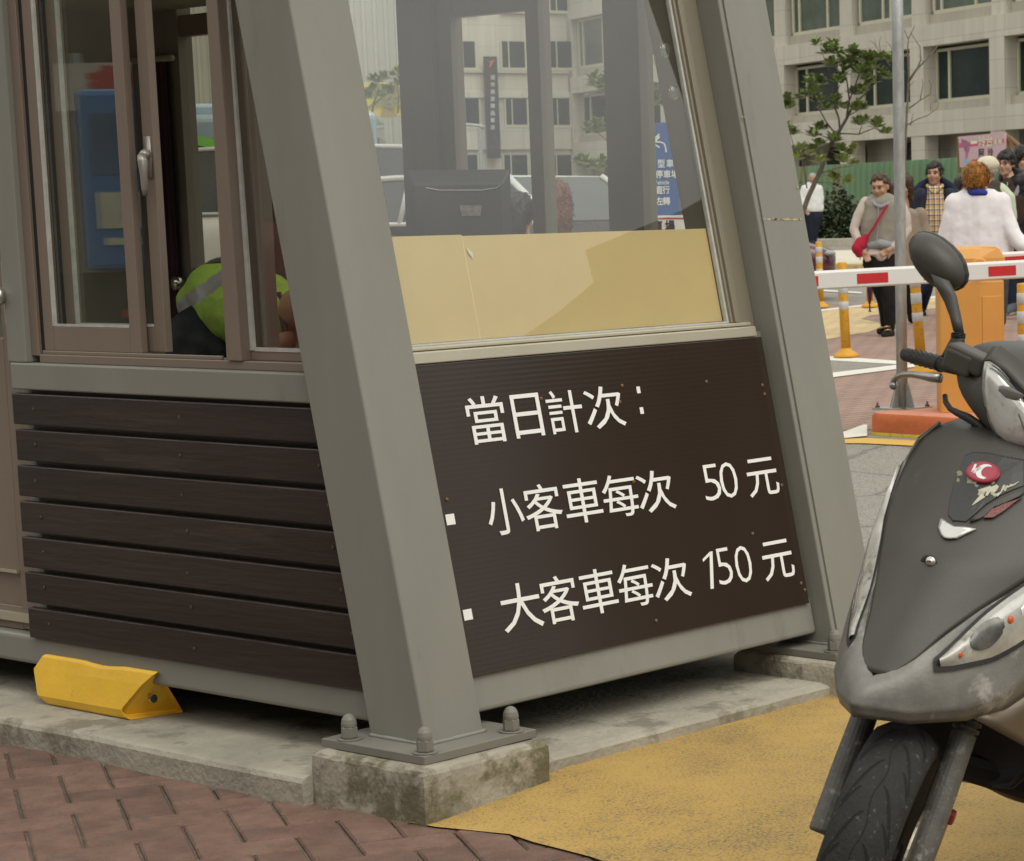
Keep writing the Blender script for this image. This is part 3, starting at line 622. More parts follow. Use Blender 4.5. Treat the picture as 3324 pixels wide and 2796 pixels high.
# beige board propped inside the sloped glass, two overlapping sheets
M_CARD = mat('beige_card', (.56, .43, .20), .8, 0, .05, 3, .05, 120)
cb = thing('beige_board', 'beige card sheets taped inside the lower part of the sloped booth window', 'board', (.9, .45, 1.02))
mb = MB(shear); mb.box(.310, .5865, .2065, .2085, 1.0175, 1.266); mb.build('card_sheet', M_CARD, cb, recalc=True)
mb = MB(shear); mb.box(.5785, 1.0, .2095, .2115, 1.0175, 1.263); mb.box(1.0002, 1.4785, .2096, .2116, 1.0175, 1.2635); mb.build('card_sheet', M_CARD, cb)
M_TAPE = glass('clear_tape', (.9, .9, .86), .12, .12, (.75, .72, .6), .15)
mb = MB(shear); mb.box(.5868, .5895, .2066, .2086, 1.0175, 1.264); mb.build('sheet_edge', mat('card_edge', (.66, .55, .30), .7), cb)
mb = MB(); c = on_tilt(962, 520, .2056); mb.face([mb.v(c + n_rt * a + n_up * b) for a, b in ((-.006, .016), (.003, .008), (.011, .001), (.007, -.011), (.001, -.003), (-.004, .002))]); mb.build('tape_scrap', mat('tape_white', (.62, .6, .5), .4), cb, recalc=False)
# suction hooks on the glass
M_SUC = glass('clear_rubber', (.88, .90, .86), .07, .06, (.6, .6, .55), .05)
for i, (px, py, lb) in enumerate(((1363, 104, 'clear suction cup on sloped glass, the higher of two near the right jamb'), (1381, 191, 'clear suction cup on sloped glass, the lower of two near the right jamb'))):
    c = on_tilt(px, py, .206); q = thing('suction_cup', lb, 'suction cup', c, group='suction cups on the booth glass')
    rot = Matrix.Rotation(R(-90 + 11.6), 4, 'X')
    mb = MB(lambda x, y, z: tuple(rot @ Vec((x, y, z)))); mb.lathe([(.020, 0), (.0195, .0015), (.014, .0035), (.007, .006), (.006, .011), (.008, .013), (.006, .016), (.001, .017)], (0, 0, 0), 24)
    mb.build('cup', M_SUC, q, smooth=True, local=True)
    mb = MB(lambda x, y, z: tuple(rot @ Vec((x, y, z)))); mb.tube([(0, 0, .013), (0, -.005, .02), (0, -.012, .021), (0, -.016, .015)], .0015, 8); mb.build('hook', M_CHR, q, smooth=True, local=True)
# ================================================================ SCOOTER at the right edge
def rotm(axis, a):
    return np.array(Matrix.Rotation(a, 3, Vec(axis)))
SG_ = on_z(2762 / KS, 3180 / KS, .03)
_a = R(58); _h = -RH * math.cos(_a) - FH * math.sin(_a); S_ANG = math.atan2(_h[1], _h[0])
S_M = rotm((0, 0, 1), S_ANG) @ rotm((1, 0, 0), R(-10)); S_AX = np.array([-math.sin(R(26)), 0, math.cos(R(26))]); S_S = rotm(S_AX, R(20)); HUB = np.array([0, 0, .225])
def onf(x, y, f):
    d = S_M.T @ ray(x, y); c = S_M.T @ (CAMP - SG_); return c + d * ((f - c[0]) / d[0])
def onl(x, y, l):
    d = S_M.T @ ray(x, y); c = S_M.T @ (CAMP - SG_); return c + d * ((l - c[1]) / d[1])
sc4 = lambda x, y: ((2500 + x / 2.205) / KS, (700 + y / 2.205) / KS)
def steer(x, y, z): return tuple(HUB + S_S @ (np.array([x, y, z], float) - HUB))
M_MATTE = mat('matte_grey_plastic', (.054, .050, .043), .46, 0, .08, 6, .05, 300, .45, dirt=((.085, .08, .07), .18, 7))
M_BLKP = mat('black_plastic', (.022, .021, .019), .5, 0, .15, 20, .1, 300, .4)
M_TYRE = mat('dusty_tyre', (.026, .025, .024), .8, 0, .25, 22, .25, 160, .3, dirt=((.10, .095, .085), .3, 70))
M_GROOVE = mat('tyre_groove', (.006, .006, .006), .95)
M_FORK = mat('dusty_fork', (.115, .11, .10), .55, .2, .2, 30, .15, 200, .4, dirt=((.26, .245, .215), .35, 60))
M_DISC = mat('brake_disc', (.30, .27, .22), .35, .9, .2, 30)
M_RED = mat('red_caliper', (.20, .025, .025), .4, 0, .2, 30)
M_BRN = mat('brown_metallic_panel', (.125, .098, .066), .35, .35, .12, 8, .03, 200, .5, dirt=((.34, .32, .30), .10, 11))
M_PRIM = mat('primer_patched_panel', (.175, .168, .152), .45, .15, .40, 6, .08, 160, .45, dirt=((.42, .405, .38), .36, 8))
M_LENS = mat('clear_lamp_lens', (.40, .39, .35), .22, .0, .4, 10, .1, 40, .6, coat=1.0, dirt=((.14, .13, .11), .42, 11))
M_REFL = mat('lamp_reflector', (.60, .60, .575), .16, .30, .12, 5, .08, 30, .6, coat=1.0, dirt=((.34, .335, .32), .36, 9))
M_RIMS = mat('lamp_rim', (.40, .39, .35), .25, .8, .08, 10)
M_ORG = mat('orange_reflector', (.55, .10, .02), .3, 0, .1, 20)
M_CARB = bpy.data.materials.new('carbon_weave'); M_CARB.use_nodes = True
_t = M_CARB.node_tree; _b = _t.nodes['Principled BSDF']; _tc = _t.nodes.new('ShaderNodeTexCoord'); _mp = _t.nodes.new('ShaderNodeMapping'); _mp.inputs['Rotation'].default_value = (0, R(35), R(20)); _w = _t.nodes.new('ShaderNodeTexWave'); _w.inputs['Scale'].default_value = 210; _w.bands_direction = 'DIAGONAL'
L2 = _t.links.new; L2(_tc.outputs['Object'], _mp.inputs[0]); L2(_mp.outputs[0], _w.inputs['Vector']); _r = _t.nodes.new('ShaderNodeValToRGB'); _r.color_ramp.elements[0].color = (.014, .014, .0135, 1); _r.color_ramp.elements[1].color = (.052, .052, .049, 1)
L2(_w.outputs['Fac'], _r.inputs[0]); L2(_r.outputs[0], _b.inputs['Base Color']); _b.inputs['Roughness'].default_value = .42
sco = thing('parked_scooter', 'dark grey scooter with scuffed primer nose parked on yellow paint beside the booth', 'scooter', SG_)
sco.rotation_mode = 'XYZ'; sco.rotation_euler = Matrix([list(r) for r in S_M]).to_euler('XYZ')
Bld = lambda mb, name, m, par=None, **k: mb.build(name, m, par or sco, local=True, **k)
# --- front wheel
mb = MB(steer); mb.lathe([(.150, -.036), (.165, -.046), (.188, -.0565), (.205, -.052), (.2165, -.038), (.2225, -.02), (.225, 0), (.2225, .02), (.2165, .038), (.205, .052), (.188, .0565), (.165, .046), (.150, .036)], HUB, 64, 'y')
wh = Bld(MB(steer).lathe([(.152, -.034), (.146, -.030), (.138, -.012), (.138, .012), (.146, .030), (.152, .034)], HUB, 48, 'y'), 'front_wheel', M_BLKP, smooth=True)
ty = Bld(mb, 'tyre', M_TYRE, wh, smooth=True)
tread = lambda a, l, h=.0006: (HUB[0] + math.cos(a) * (np.interp(abs(l), [0, .02, .038, .052], [.225, .2225, .2165, .205]) + h), l, HUB[2] + math.sin(a) * (np.interp(abs(l), [0, .02, .038, .052], [.225, .2225, .2165, .205]) + h))
mb = MB(steer)
def strip(pts, wd):
    n = len(pts); rows = []
    for i, (a, l) in enumerate(pts):
        a1, l1 = pts[min(i + 1, n - 1)]; a0, l0 = pts[max(i - 1, 0)]; t = np.array([(a1 - a0) * .22, l1 - l0]); t /= np.linalg.norm(t) + 1e-9
        ww = wd * (.35 + .65 * math.sin(math.pi * min(.96, max(.04, i / (n - 1)))))
        rows.append([tread(a - t[1] * ww / .22, l + t[0] * ww), tread(a + t[1] * ww / .22, l - t[0] * ww)])
    mb.grid(rows)
for k in range(14):
    a0 = k * 2 * math.pi / 14
    for sgn, ph in ((1, 0), (-1, .22)):
        strip([(a0 + ph - .42 * q ** 1.5, sgn * (.008 + .040 * q)) for q in np.linspace(0, 1, 9)], .0026)
        strip([(a0 + ph + .18 - .20 * q ** 1.5, sgn * (.026 + .022 * q)) for q in np.linspace(0, 1, 7)], .0022)
for k in range(90): strip([((k + q) * 2 * math.pi / 90, .004 * math.sin((k + q) * .98)) for q in (0, .5, 1)], .0011)
Bld(mb, 'tread_groove', M_GROOVE, wh, recalc=False)
mb = MB(steer)
for k in range(5):
    a = k * 2 * math.pi / 5 + .3; mb.obox(HUB + np.array([math.cos(a) * .085, 0, math.sin(a) * .085]), (math.cos(a), 0, math.sin(a)), (0, 1, 0), (-math.sin(a), 0, math.cos(a)), .062, .014, .016)
mb.lathe([(.001, -.05), (.035, -.05), (.035, .05), (.001, .05)], HUB, 24, 'y'); Bld(mb, 'rim_spokes', M_BLKP, wh, bevel=.003)
mb = MB(steer); mb.lathe([(.055, .066), (.108, .066), (.108, .070), (.055, .070)], HUB, 48, 'y'); Bld(mb, 'brake_disc', M_DISC, wh)
# --- fork and caliper
for sgn in (-1, 1):
    yy = .083 * sgn
    mb = MB(steer); lo = np.array([.012, yy, .236]); d = np.array([-math.sin(R(27)), 0, math.cos(R(27))])
    mb.tube([lo, lo + d * .004, lo + d * .13, lo + d * .235], [.0215, .0235, .0235, .0215], 20); mb.tube([lo + d * .232, lo + d * .52], [.0165, .0165], 16)
    for k in range(7): mb.tube([lo + d * (.24 + k * .012), lo + d * (.246 + k * .012)], [.0235, .0235], 16)
    Bld(mb, 'fork_leg', M_FORK, smooth=False, bevel=.001)
mb = MB(steer); c = HUB + np.array([-.10, .082, .035]); mb.obox(c, (.8, 0, .6), (0, 1, 0), (-.6, 0, .8), .022, .018, .045); mb.obox(c + np.array([-.015, .012, .03]), (1, 0, 0), (0, 1, 0), (0, 0, 1), .012, .015, .012); Bld(mb, 'brake_caliper', M_RED, bevel=.005)
mb = MB(steer); mb.tube([HUB + np.array([-.02, .07, 0]), HUB + np.array([-.02, .125, 0])], .009, 8); Bld(mb, 'axle_bolt', M_BLKP)
# --- centre panel of the front apron
zc = [.551, .60, .66, .715, .754, .80, .848, .885, .905]; fc = [.069, .030, -.024, -.073, -.128, -.178, -.220, -.258, -.29]
ze = [.551, .58, .62, .66, .70, .74, .78, .82, .86, .885, .905]; fe = [.066, .03, -.02, -.08, -.145, -.205, -.265, -.305, -.335, -.355, -.38]; we = [.022, .050, .071, .100, .134, .165, .187, .194, .186, .165, .13]
def panel(z, q, lift=0.0):   # q in -1..1 across
    a, b, w_ = np.interp(z, zc, fc), np.interp(z, ze, fe), np.interp(z, ze, we); return (a - (a - b) * abs(q) ** 1.7 + lift, w_ * q, z)
zz = np.unique(np.concatenate([np.linspace(.551, .60, 7), np.linspace(.60, .905, 22)]))
mb = MB(); mb.grid([[panel(z, q) for q in np.linspace(-1, 1, 25)] for z in zz]); pn = Bld(mb, 'front_panel', M_MATTE, smooth=True, solid=.004)
# --- scuffed nose band, both sides
inn = [(.070, 0, .546), (.03, .048, .579), (-.02, .073, .619), (-.08, .099, .659), (-.146, .134, .699), (-.206, .165, .739), (-.266, .187, .779), (-.307, .194, .82), (-.337, .186, .86), (-.358, .163, .886)]
out = [(.128, 0, .509), (.062, .068, .500), (-.022, .124, .506), (-.09, .158, .524), (-.147, .182, .566), (-.20, .197, .632), (-.258, .207, .70), (-.302, .208, .77), (-.336, .197, .838), (-.362, .168, .884)]
low = [(.118, 0, .486), (.048, .066, .478), (-.042, .118, .480), (-.12, .152, .494), (-.18, .178, .53), (-.24, .192, .59), (-.30, .200, .65), (-.35, .198, .72), (-.39, .185, .80), (-.42, .155, .86)]
def rail(P, t):
    i = min(int(t), len(P) - 2); q = t - i; return np.array(P[i]) * (1 - q) + np.array(P[i + 1]) * q
def band(t, v, lift=0.0):
    """t along the rim 0..9 (sign gives the side), v 0 = panel edge .. 1 = outer edge .. 2 = underside"""
    s_ = -1 if t < 0 else 1; t = abs(t); a, b, c = rail(inn, t), rail(out, t), rail(low, t)
    p = (a * (1 - v) + b * v) if v <= 1 else (b * (2 - v) + c * (v - 1))
    if v < 1: p = p + np.array([.012, 0, .006]) * math.sin(math.pi * v)
    p = p + np.array([lift, lift * .4, lift * .6]); return (p[0], p[1] * s_, p[2])
ts = list(np.linspace(-9, 9, 73))
mb = MB(); mb.grid([[band(t, v) for v in (0, .03, .2, .4, .6, .8, .95, 1.0, 1.15, 1.6, 2)] for t in ts]); Bld(mb, 'nose_band', M_PRIM, smooth=True, solid=.003)
mb = MB(); mb.grid([[band(t, v, .0004) for v in (-.006, .014)] for t in ts if abs(t) < 7.2]); Bld(mb, 'panel_gap', M_RUB, pn, recalc=False)
for s_ in (-1, 1):
    mb = MB(); n = 26; rows = []
    for i in range(n + 1):
        t = 1.75 + (7.0 - 1.75) * i / n; wv = .30 * math.sin(math.pi * min(1, (i / n) * .93 + .04)) ** .75; cv = .36 - .02 * i / n
        rows.append([band(s_ * t, cv + wv * q, (.004 + .010 * (1 - q * q)) * (1 if s_ > 0 else .4)) for q in np.linspace(-1, 1, 9)])
    mb.grid(rows); ln = Bld(mb, 'indicator_lamp', M_LENS, smooth=True)
    mb = MB(); rows = []
    for i in range(n + 1):
        t = 1.6 + (7.15 - 1.6) * i / n; wv = .30 * math.sin(math.pi * min(1, (i / n) * .93 + .04)) ** .75 + .045; cv = .36 - .02 * i / n
        rows.append([band(s_ * t, cv + wv * q, .0035 * (1 if s_ > 0 else .35)) for q in np.linspace(-1, 1, 5)])
    mb.grid(rows); Bld(mb, 'lamp_surround', M_BLKP, ln, smooth=True)
    for (ta, tb2, va, vb, mm_) in () if s_ < 0 else ((2.55, 3.45, .20, .50, mat('lamp_bowl_grey', (.10, .098, .09), .25, .4, .5, 40)), (3.9, 4.5, .16, .54, mat('lamp_ridge', (.62, .60, .55), .2, .3, .5, 60)), (5.0, 5.7, .22, .50, mat('lamp_bowl_grey', (.10, .098, .09)))):
        mb = MB(); mb.grid([[band(s_ * (ta + (tb2 - ta) * k / 8), (va + vb) / 2 + (vb - va) / 2 * q * math.sqrt(max(.05, 1 - ((k - 4) / 4.4) ** 2)), .0045 + .0105 * (1 - ((va + vb) / 2 - .36 + (vb - va) / 2 * q) ** 2 / .09)) for q in np.linspace(-1, 1, 7)] for k in range(9)]); Bld(mb, 'reflector_bowl', mm_, ln, smooth=True)
    for (tq, vq, rr) in () if s_ < 0 else ((2.25, .40, .0065), (3.6, .36, .009), (5.4, .35, .009)):
        mb = MB(); mb.ball(band(s_ * tq, vq, .0095), (rr, rr * .7, rr), 12, 8); Bld(mb, 'bulb', M_ORG if rr < .01 else M_REFL, ln, smooth=True)
# --- side apron / leg shield with the dark wheel-well liner
mb = MB(); rows = []
for (z, w_, f0, r_) in ((.70, .185, -.385, .03), (.62, .205, -.35, .05), (.54, .21, -.30, .08), (.46, .212, -.29, .09), (.39, .205, -.285, .085), (.33, .188, -.285, .07), (.29, .165, -.29, .05), (.268, .13, -.30, .03), (.262, .09, -.32, .02)):
    rows.append([(f0 - .03 - r_ * abs(q) ** 3 - .05 * (1 - abs(q)), w_ * q, z) for q in np.linspace(-1, 1, 21)])
mb.grid(rows); Bld(mb, 'leg_shield', M_BRN, smooth=True, solid=.006)
mb = MB(); rows = []
for (z, w_, f0) in ((.60, .10, -.24), (.55, .125, -.262), (.48, .145, -.275), (.40, .150, -.285), (.34, .135, -.292), (.302, .105, -.30), (.288, .06, -.31)):
    rows.append([(f0 - .05 * (1 - abs(q) ** 2.2), w_ * q, z) for q in np.linspace(-1, 1, 15)])
mb.grid(rows); Bld(mb, 'wheel_well_liner', M_BLKP, smooth=True, solid=.004)
mb = MB(); rows = []                                    # cowl flank between nose band and leg shield, with the fork arch
for t in np.linspace(2.2, 9, 20):
    a = np.array(band(t, 2)); b = np.array([min(a[0] - .10, -.30), .21, a[2] - .13])
    rows.append([tuple(a * (1 - q) + b * q + np.array([0, .014, 0]) * math.sin(math.pi * q)) for q in np.linspace(0, 1, 8)])
mb.grid(rows); mb.grid([[(p[0], -p[1], p[2]) for p in r] for r in rows]); Bld(mb, 'side_cowl', M_BRN, smooth=True, solid=.004)
mb = MB(); mb.lathe([(.001, 0), (.016, 0), (.018, .003), (.014, .006), (.001, .007)], (-.40, .212, .60), 20, 'y'); mb.ball((-.37, .222, .575), (.02, .012, .04), 12, 8); Bld(mb, 'side_reflector', M_ORG, smooth=True)
# --- upper insert with weave, mesh grille, slim crescent lamp, bolt
def pp(px, py, lift=.003):
    """picture point pushed onto the front panel surface"""
    best = None
    for z in np.linspace(.56, .90, 120):
        for q in np.linspace(-1, 1, 81):
            p = panel(z, q, lift); wv = SG_ + S_M @ np.array(p); v = wv - CAMP; dd = v @ CW; e = abs((CCX + CF * (v @ CR) / dd) - px) + abs((CCY - CF * (v @ CU) / dd) - py)
            if best is None or e < best[0]: best = (e, z, q)
    return best
sc5 = lambda x, y: (2700 + x / 2.845, 1380 + y / 2.845)
def patch(pts, lift, mb, n=5):
    """polygon traced on the panel, filled as a fan that follows the surface"""
    zq = [pp(*sc5(*p))[1:] for p in pts]; cz = sum(a for a, b in zq) / len(zq); cq = sum(b for a, b in zq) / len(zq)
    rings = [[panel(cz + (a - cz) * k, cq + (b - cq) * k, lift * (1 if k < .97 else .3)) for a, b in zq] for k in (1, .96, .7, .4, .1)]
    mb.loft(rings, True, False, True); return zq
mb = MB(); carb = [(1290, 245), (1230, 280), (1140, 480), (1095, 680), (1070, 845), (1120, 890), (1245, 900), (1300, 860), (1420, 740), (1560, 650), (1700, 590), (1775, 560), (1790, 420), (1790, 330), (1600, 285), (1440, 255)]
patch(carb, .004, mb); Bld(mb, 'weave_insert', M_CARB, smooth=False)
mb = MB(); patch([(1255, 890), (1330, 830), (1440, 745), (1580, 660), (1775, 585), (1775, 640), (1720, 665), (1600, 705), (1500, 760), (1420, 840), (1380, 875), (1300, 895)], .0075, mb); Bld(mb, 'insert_rim', M_MATTE, smooth=True)
mb = MB(); patch([(1415, 850), (1500, 770), (1600, 715), (1725, 672), (1765, 660), (1720, 700), (1600, 785), (1500, 845)], .009, mb); Bld(mb, 'grille', mat('red_mesh_grille', (.17, .05, .045), .5, 0, .9, 320), smooth=False)
mb = MB(); patch([(1003, 862), (1000, 940), (1018, 1010), (1045, 1050), (1090, 1060), (1160, 1045), (1255, 1000), (1335, 948), (1230, 948), (1130, 940), (1065, 905)], .008, mb); Bld(mb, 'position_lamp', M_REFL, smooth=True)
e = pp(2700 + 915 / 2.845, 1380 + 1260 / 2.845); c = panel(e[1], e[2], .001); mb = MB(); mb.ball(c, (.005, .0095, .0095), 16, 10); mb.ball((c[0] + .004, c[1], c[2]), (.003, .0065, .0065), 16, 10); Bld(mb, 'panel_bolt', M_CHR, smooth=True)
mb = MB(); mb.ball((c[0] - .003, c[1] - .004, c[2] - .004), (.0045, .016, .015), 16, 10); Bld(mb, 'bolt_recess', M_BLKP, smooth=True)
# --- badge and script
def flat_on(px, py, lift):
    e = pp(*sc5(px, py)); p0 = np.array(panel(e[1], e[2], lift)); pr = np.array(panel(e[1], e[2] + .05, lift)); pu = np.array(panel(e[1] + .012, e[2], lift)); u = pr - p0; u /= np.linalg.norm(u); v_ = pu - p0; v_ -= u * (v_ @ u); v_ /= np.linalg.norm(v_); n_ = np.cross(u, v_); return p0, u, v_, n_
p0, u_, v_, n_ = flat_on(1413, 435, .006)
a = np.array(onf(*[q / KS for q in sc5(1308, 415)], p0[0])); b = np.array(onf(*[q / KS for q in sc5(1518, 455)], p0[0])); rw = .033
mb = MB(); el = lambda rx, ry, h: [p0 + u_ * rx * math.cos(t) + v_ * ry * math.sin(t) + n_ * h for t in np.linspace(0, 2 * math.pi, 33)[:-1]]
mb.loft([el(.030, .0215, -.002), el(.030, .0215, .002), el(.028, .020, .0035)]); bd = Bld(mb, 'badge', mat('red_badge', (.30, .02, .045), .35, 0, .05, 10), bevel=.0)
mb = MB(); mb.loft([el(.0255, .018, .0036), el(.0255, .018, .0040)]); Bld(mb, 'badge_field', mat('badge_red_field', (.34, .045, .07), .35), bd)
mb = MB(); P2 = lambda x, y: p0 + u_ * x + v_ * y + n_ * .0044
cres = [P2(.004 + .0155 * math.cos(t), .0155 * math.sin(t)) for t in np.linspace(R(68), R(292), 18)] + [P2(.0085 + .0105 * math.cos(t), .0005 + .0115 * math.sin(t)) for t in np.linspace(R(285), R(75), 18)]
mb.face([mb.v(p) for p in cres]); mb.quad(P2(-.019, .010), P2(-.0155, .0115), P2(-.0125, -.009), P2(-.0185, -.006)); mb.quad(P2(-.0185, -.006), P2(-.0125, -.009), P2(-.004, .006), P2(-.008, .009))
Bld(mb, 'badge_emblem', mat('badge_silver', (.72, .70, .68), .3, .5), bd, recalc=False)
M_SCRIPT = mat('faded_decal', (.50, .48, .36), .5, 0, .1, 20)
mb = MB()
def stroke(pts, wd):
    pw = []
    for (x, y, k) in pts: e = pp(*sc5(x, y)); pw.append((np.array(panel(e[1], e[2], .0062)), k))
    for (a, ka), (b, kb) in zip(pw[:-1], pw[1:]):
        t = b - a; t /= np.linalg.norm(t) + 1e-9; n_ = np.cross(t, (1, 0, .4)); n_ /= np.linalg.norm(n_) + 1e-9
        mb.quad(a - n_ * wd * ka, b - n_ * wd * kb, b + n_ * wd * kb, a + n_ * wd * ka)
stroke([(1475, 560, .5), (1400, 600, 1.3), (1370, 630, 1.2), (1415, 640, 1.3), (1370, 690, .8), (1312, 742, .15)], .0035)
stroke([(1505, 560, .8), (1470, 610, 1.2), (1440, 655, .6)], .0032); stroke([(1465, 580, .6), (1530, 560, 1), (1520, 585, 1), (1475, 612, .9), (1530, 645, 1), (1570, 620, .4)], .0028)
stroke([(1555, 620, .5), (1590, 575, .9), (1610, 550, .7), (1605, 595, .9), (1635, 575, .6)], .0022); stroke([(1640, 560, .8), (1625, 582, .8), (1660, 568, .6)], .002); stroke([(1680, 545, .8), (1660, 570, .8), (1700, 550, .6), (1732, 517, .2)], .002)
Bld(mb, 'script_decal', M_SCRIPT, recalc=False)
mb = MB()
for (x, y, r_) in ((1190, 460, .006), (1170, 500, .005), (1275, 495, .006), (1300, 520, .007), (1330, 525, .005), (1410, 515, .006), (1495, 520, .006), (1315, 360, .003), (1340, 545, .004)):
    e = pp(*sc5(x, y)); c = np.array(panel(e[1], e[2], .0062)); mb.face([mb.v(c + np.array([0, math.cos(t) * r_ * RND.uniform(.3, 1.2), math.sin(t) * r_ * RND.uniform(.3, 1.2)])) for t in np.linspace(0, 6.28, 10)[:-1]])
Bld(mb, 'worn_patch', M_SCRIPT, recalc=False)
# --- handlebar cowl, headlamp
def cowl_row(z, w_, f0, fb, p=2.2):
    front = [(f0 - (f0 - fb) * abs(q) ** p, w_ * q, z) for q in np.linspace(-1, 1, 17)]
    return front + [(fb - .06, w_ * .8, z), (fb - .10, 0, z), (fb - .06, -w_ * .8, z)]
cy = .012
mb = MB(lambda x, y, z: (x, y + cy, z)); mb.loft([cowl_row(*r) for r in ((.872, .035, -.30, -.34), (.90, .085, -.285, -.345), (.93, .135, -.275, -.355), (.955, .168, -.275, -.37), (.985, .182, -.285, -.38), (1.01, .180, -.30, -.385), (1.03, .160, -.325, -.395), (1.043, .12, -.35, -.40), (1.05, .06, -.38, -.41))])
cw_ = Bld(mb, 'handlebar_cowl', M_MATTE, smooth=True, sub=1)
mb = MB(); mb.tube([(-.36, .0, .90), (-.33, 0, .80)], [.05, .06], 16); Bld(mb, 'steering_neck', M_BLKP, smooth=True)
def traced_dome(pts, f0, h, mb, sgn=1, steps=6, mirror_l=None):
    ps = [np.array(onf(x / KS, y / KS, f0)) for x, y in pts]
    if mirror_l is not None: ps = [np.array([p[0], 2 * mirror_l - p[1], p[2]]) for p in ps]
    c = sum(ps) / len(ps); rings = []
    for k in range(steps + 1):
        a = k / steps * math.pi / 2 * .98; s_ = math.cos(a) ** .8; rings.append([c + (p - c) * s_ + np.array([sgn * h * math.sin(a), 0, 0]) for p in ps])
    mb.loft(rings, True, True, True); return c
HL = [(3207, 1180), (3198, 1215), (3196, 1262), (3203, 1315), (3217, 1368), (3240, 1412), (3275, 1442), (3320, 1452), (3372, 1448), (3402, 1430), (3398, 1395), (3362, 1335), (3310, 1270), (3250, 1208)]
grow = lambda pts, k: [((x - 3285) * k + 3285, (y - 1335) * k + 1335) for x, y in pts]
HC = onf(3405 / KS, 1330 / KS, -.285)[1]
for ml in (None, HC):
    mb = MB(); traced_dome(grow(HL, 1.10), -.298, .018, mb, mirror_l=ml); hl = Bld(mb, 'headlight', M_RIMS, smooth=True)
    mb = MB(); traced_dome(HL, -.288, .020, mb, mirror_l=ml); Bld(mb, 'headlight_lens', M_REFL, hl, smooth=True)
    for pts_, m_, lf in (([(3222, 1262), (3245, 1250), (3285, 1258), (3330, 1285), (3300, 1300), (3262, 1302), (3235, 1292)], mat('lamp_shade_grey', (.16, .155, .145), .3, .2), -.2735), ([(3226, 1296), (3256, 1300), (3256, 1312), (3228, 1308)], M_WHITE, -.2730), ([(3300, 1330), (3308, 1330), (3345, 1425), (3335, 1428)], mat('lamp_shade_grey', (.16, .155, .145)), -.2725)):
        mb = MB(); traced_dome(pts_, lf, .004, mb, mirror_l=ml, steps=3); Bld(mb, 'lamp_insert', m_, hl, smooth=True)
# brow over the lamp
mb = MB(); bl = [np.array(onf(x / KS, y / KS, -.275)) for x, y in ((3190, 1170), (3215, 1168), (3265, 1205), (3330, 1275), (3400, 1345), (3440, 1380))]
rows = [[p + np.array([-.03 * k, 0, .022 * k]) for p in bl] for k in (0, .3, 1)]; mb.grid(rows); mb.grid([[np.array([p[0], 2 * HC - p[1], p[2]]) for p in r] for r in rows]); Bld(mb, 'lamp_brow', M_MATTE, smooth=True, solid=.003)
# brake reservoir block, grip, lever, cable
mb = MB(); c = np.array(onf(*sc4(1430, 1030), -.33)); c2 = c + np.array([-.045, 0, 0])
mb.obox(c, (1, 0, 0), (0, .97, -.2), (0, .2, .97), .024, .040, .018); mb.obox(c + np.array([-.004, -.012, -.006]), (1, 0, 0), (0, .97, -.2), (0, .2, .97), .030, .028, .020); Bld(mb, 'brake_reservoir', M_MATTE, bevel=.007, seg=3)
ge, gi = np.array(onf(*sc4(965, 993), -.46)), np.array(onf(*sc4(1228, 1062), -.385)); gd = (gi - ge) / np.linalg.norm(gi - ge)
mb = MB(); mb.tube([ge - gd * .004, ge, ge + gd * .004, ge + (gi - ge) * .12, ge + (gi - ge) * .95, gi], [.004, .0105, .0125, .0128, .0138, .0155], 20)
gr = Bld(mb, 'handgrip', M_BLKP, smooth=True)
mb = MB()
for k in range(9):
    for a in range(12): q = ge + (gi - ge) * (.28 + .07 * k); t = a * math.pi / 6 + (k % 2) * .26; e1_ = np.cross(gd, (0, 0, 1)); e1_ /= np.linalg.norm(e1_); e2_ = np.cross(gd, e1_); mb.ball(q + (e1_ * math.cos(t) + e2_ * math.sin(t)) * .0134, .0013, 6, 4)
Bld(mb, 'grip_rib', M_BLKP, gr, smooth=True)
mb = MB(); mb.tube([gi - gd * .01, gi + gd * .07], [.014, .012], 14); Bld(mb, 'handlebar', M_BLKP, smooth=True)
lp = [np.array(onf(*sc4(x, y), f)) for x, y, f in ((1222, 1165, -.36), (1150, 1160, -.36), (1090, 1148, -.365), (1020, 1137, -.375), (950, 1140, -.385), (910, 1155, -.39), (885, 1180, -.395), (878, 1210, -.395))]
mb = MB(); mb.tube(lp, [.0085, .0080, .0068, .0058, .0055, .0052, .0050, .0050], 12); mb.ball(np.array(onf(*sc4(884, 1218), -.395)), .0078, 14, 10); Bld(mb, 'brake_lever', mat('lever_alloy', (.36, .355, .33), .35, .8, .1, 30), smooth=True)
mb = MB(); mb.tube([np.array(onf(*sc4(x, y), f)) for x, y, f in ((1252, 1290, -.36), (1256, 1335, -.35), (1290, 1385, -.34), (1345, 1415, -.335), (1420, 1450, -.33), (1490, 1495, -.325), (1530, 1530, -.32), (1575, 1580, -.315))], [.005, .005, .005, .0065, .008, .0075, .005, .004], 10); Bld(mb, 'brake_cable', M_BLKP, smooth=True)
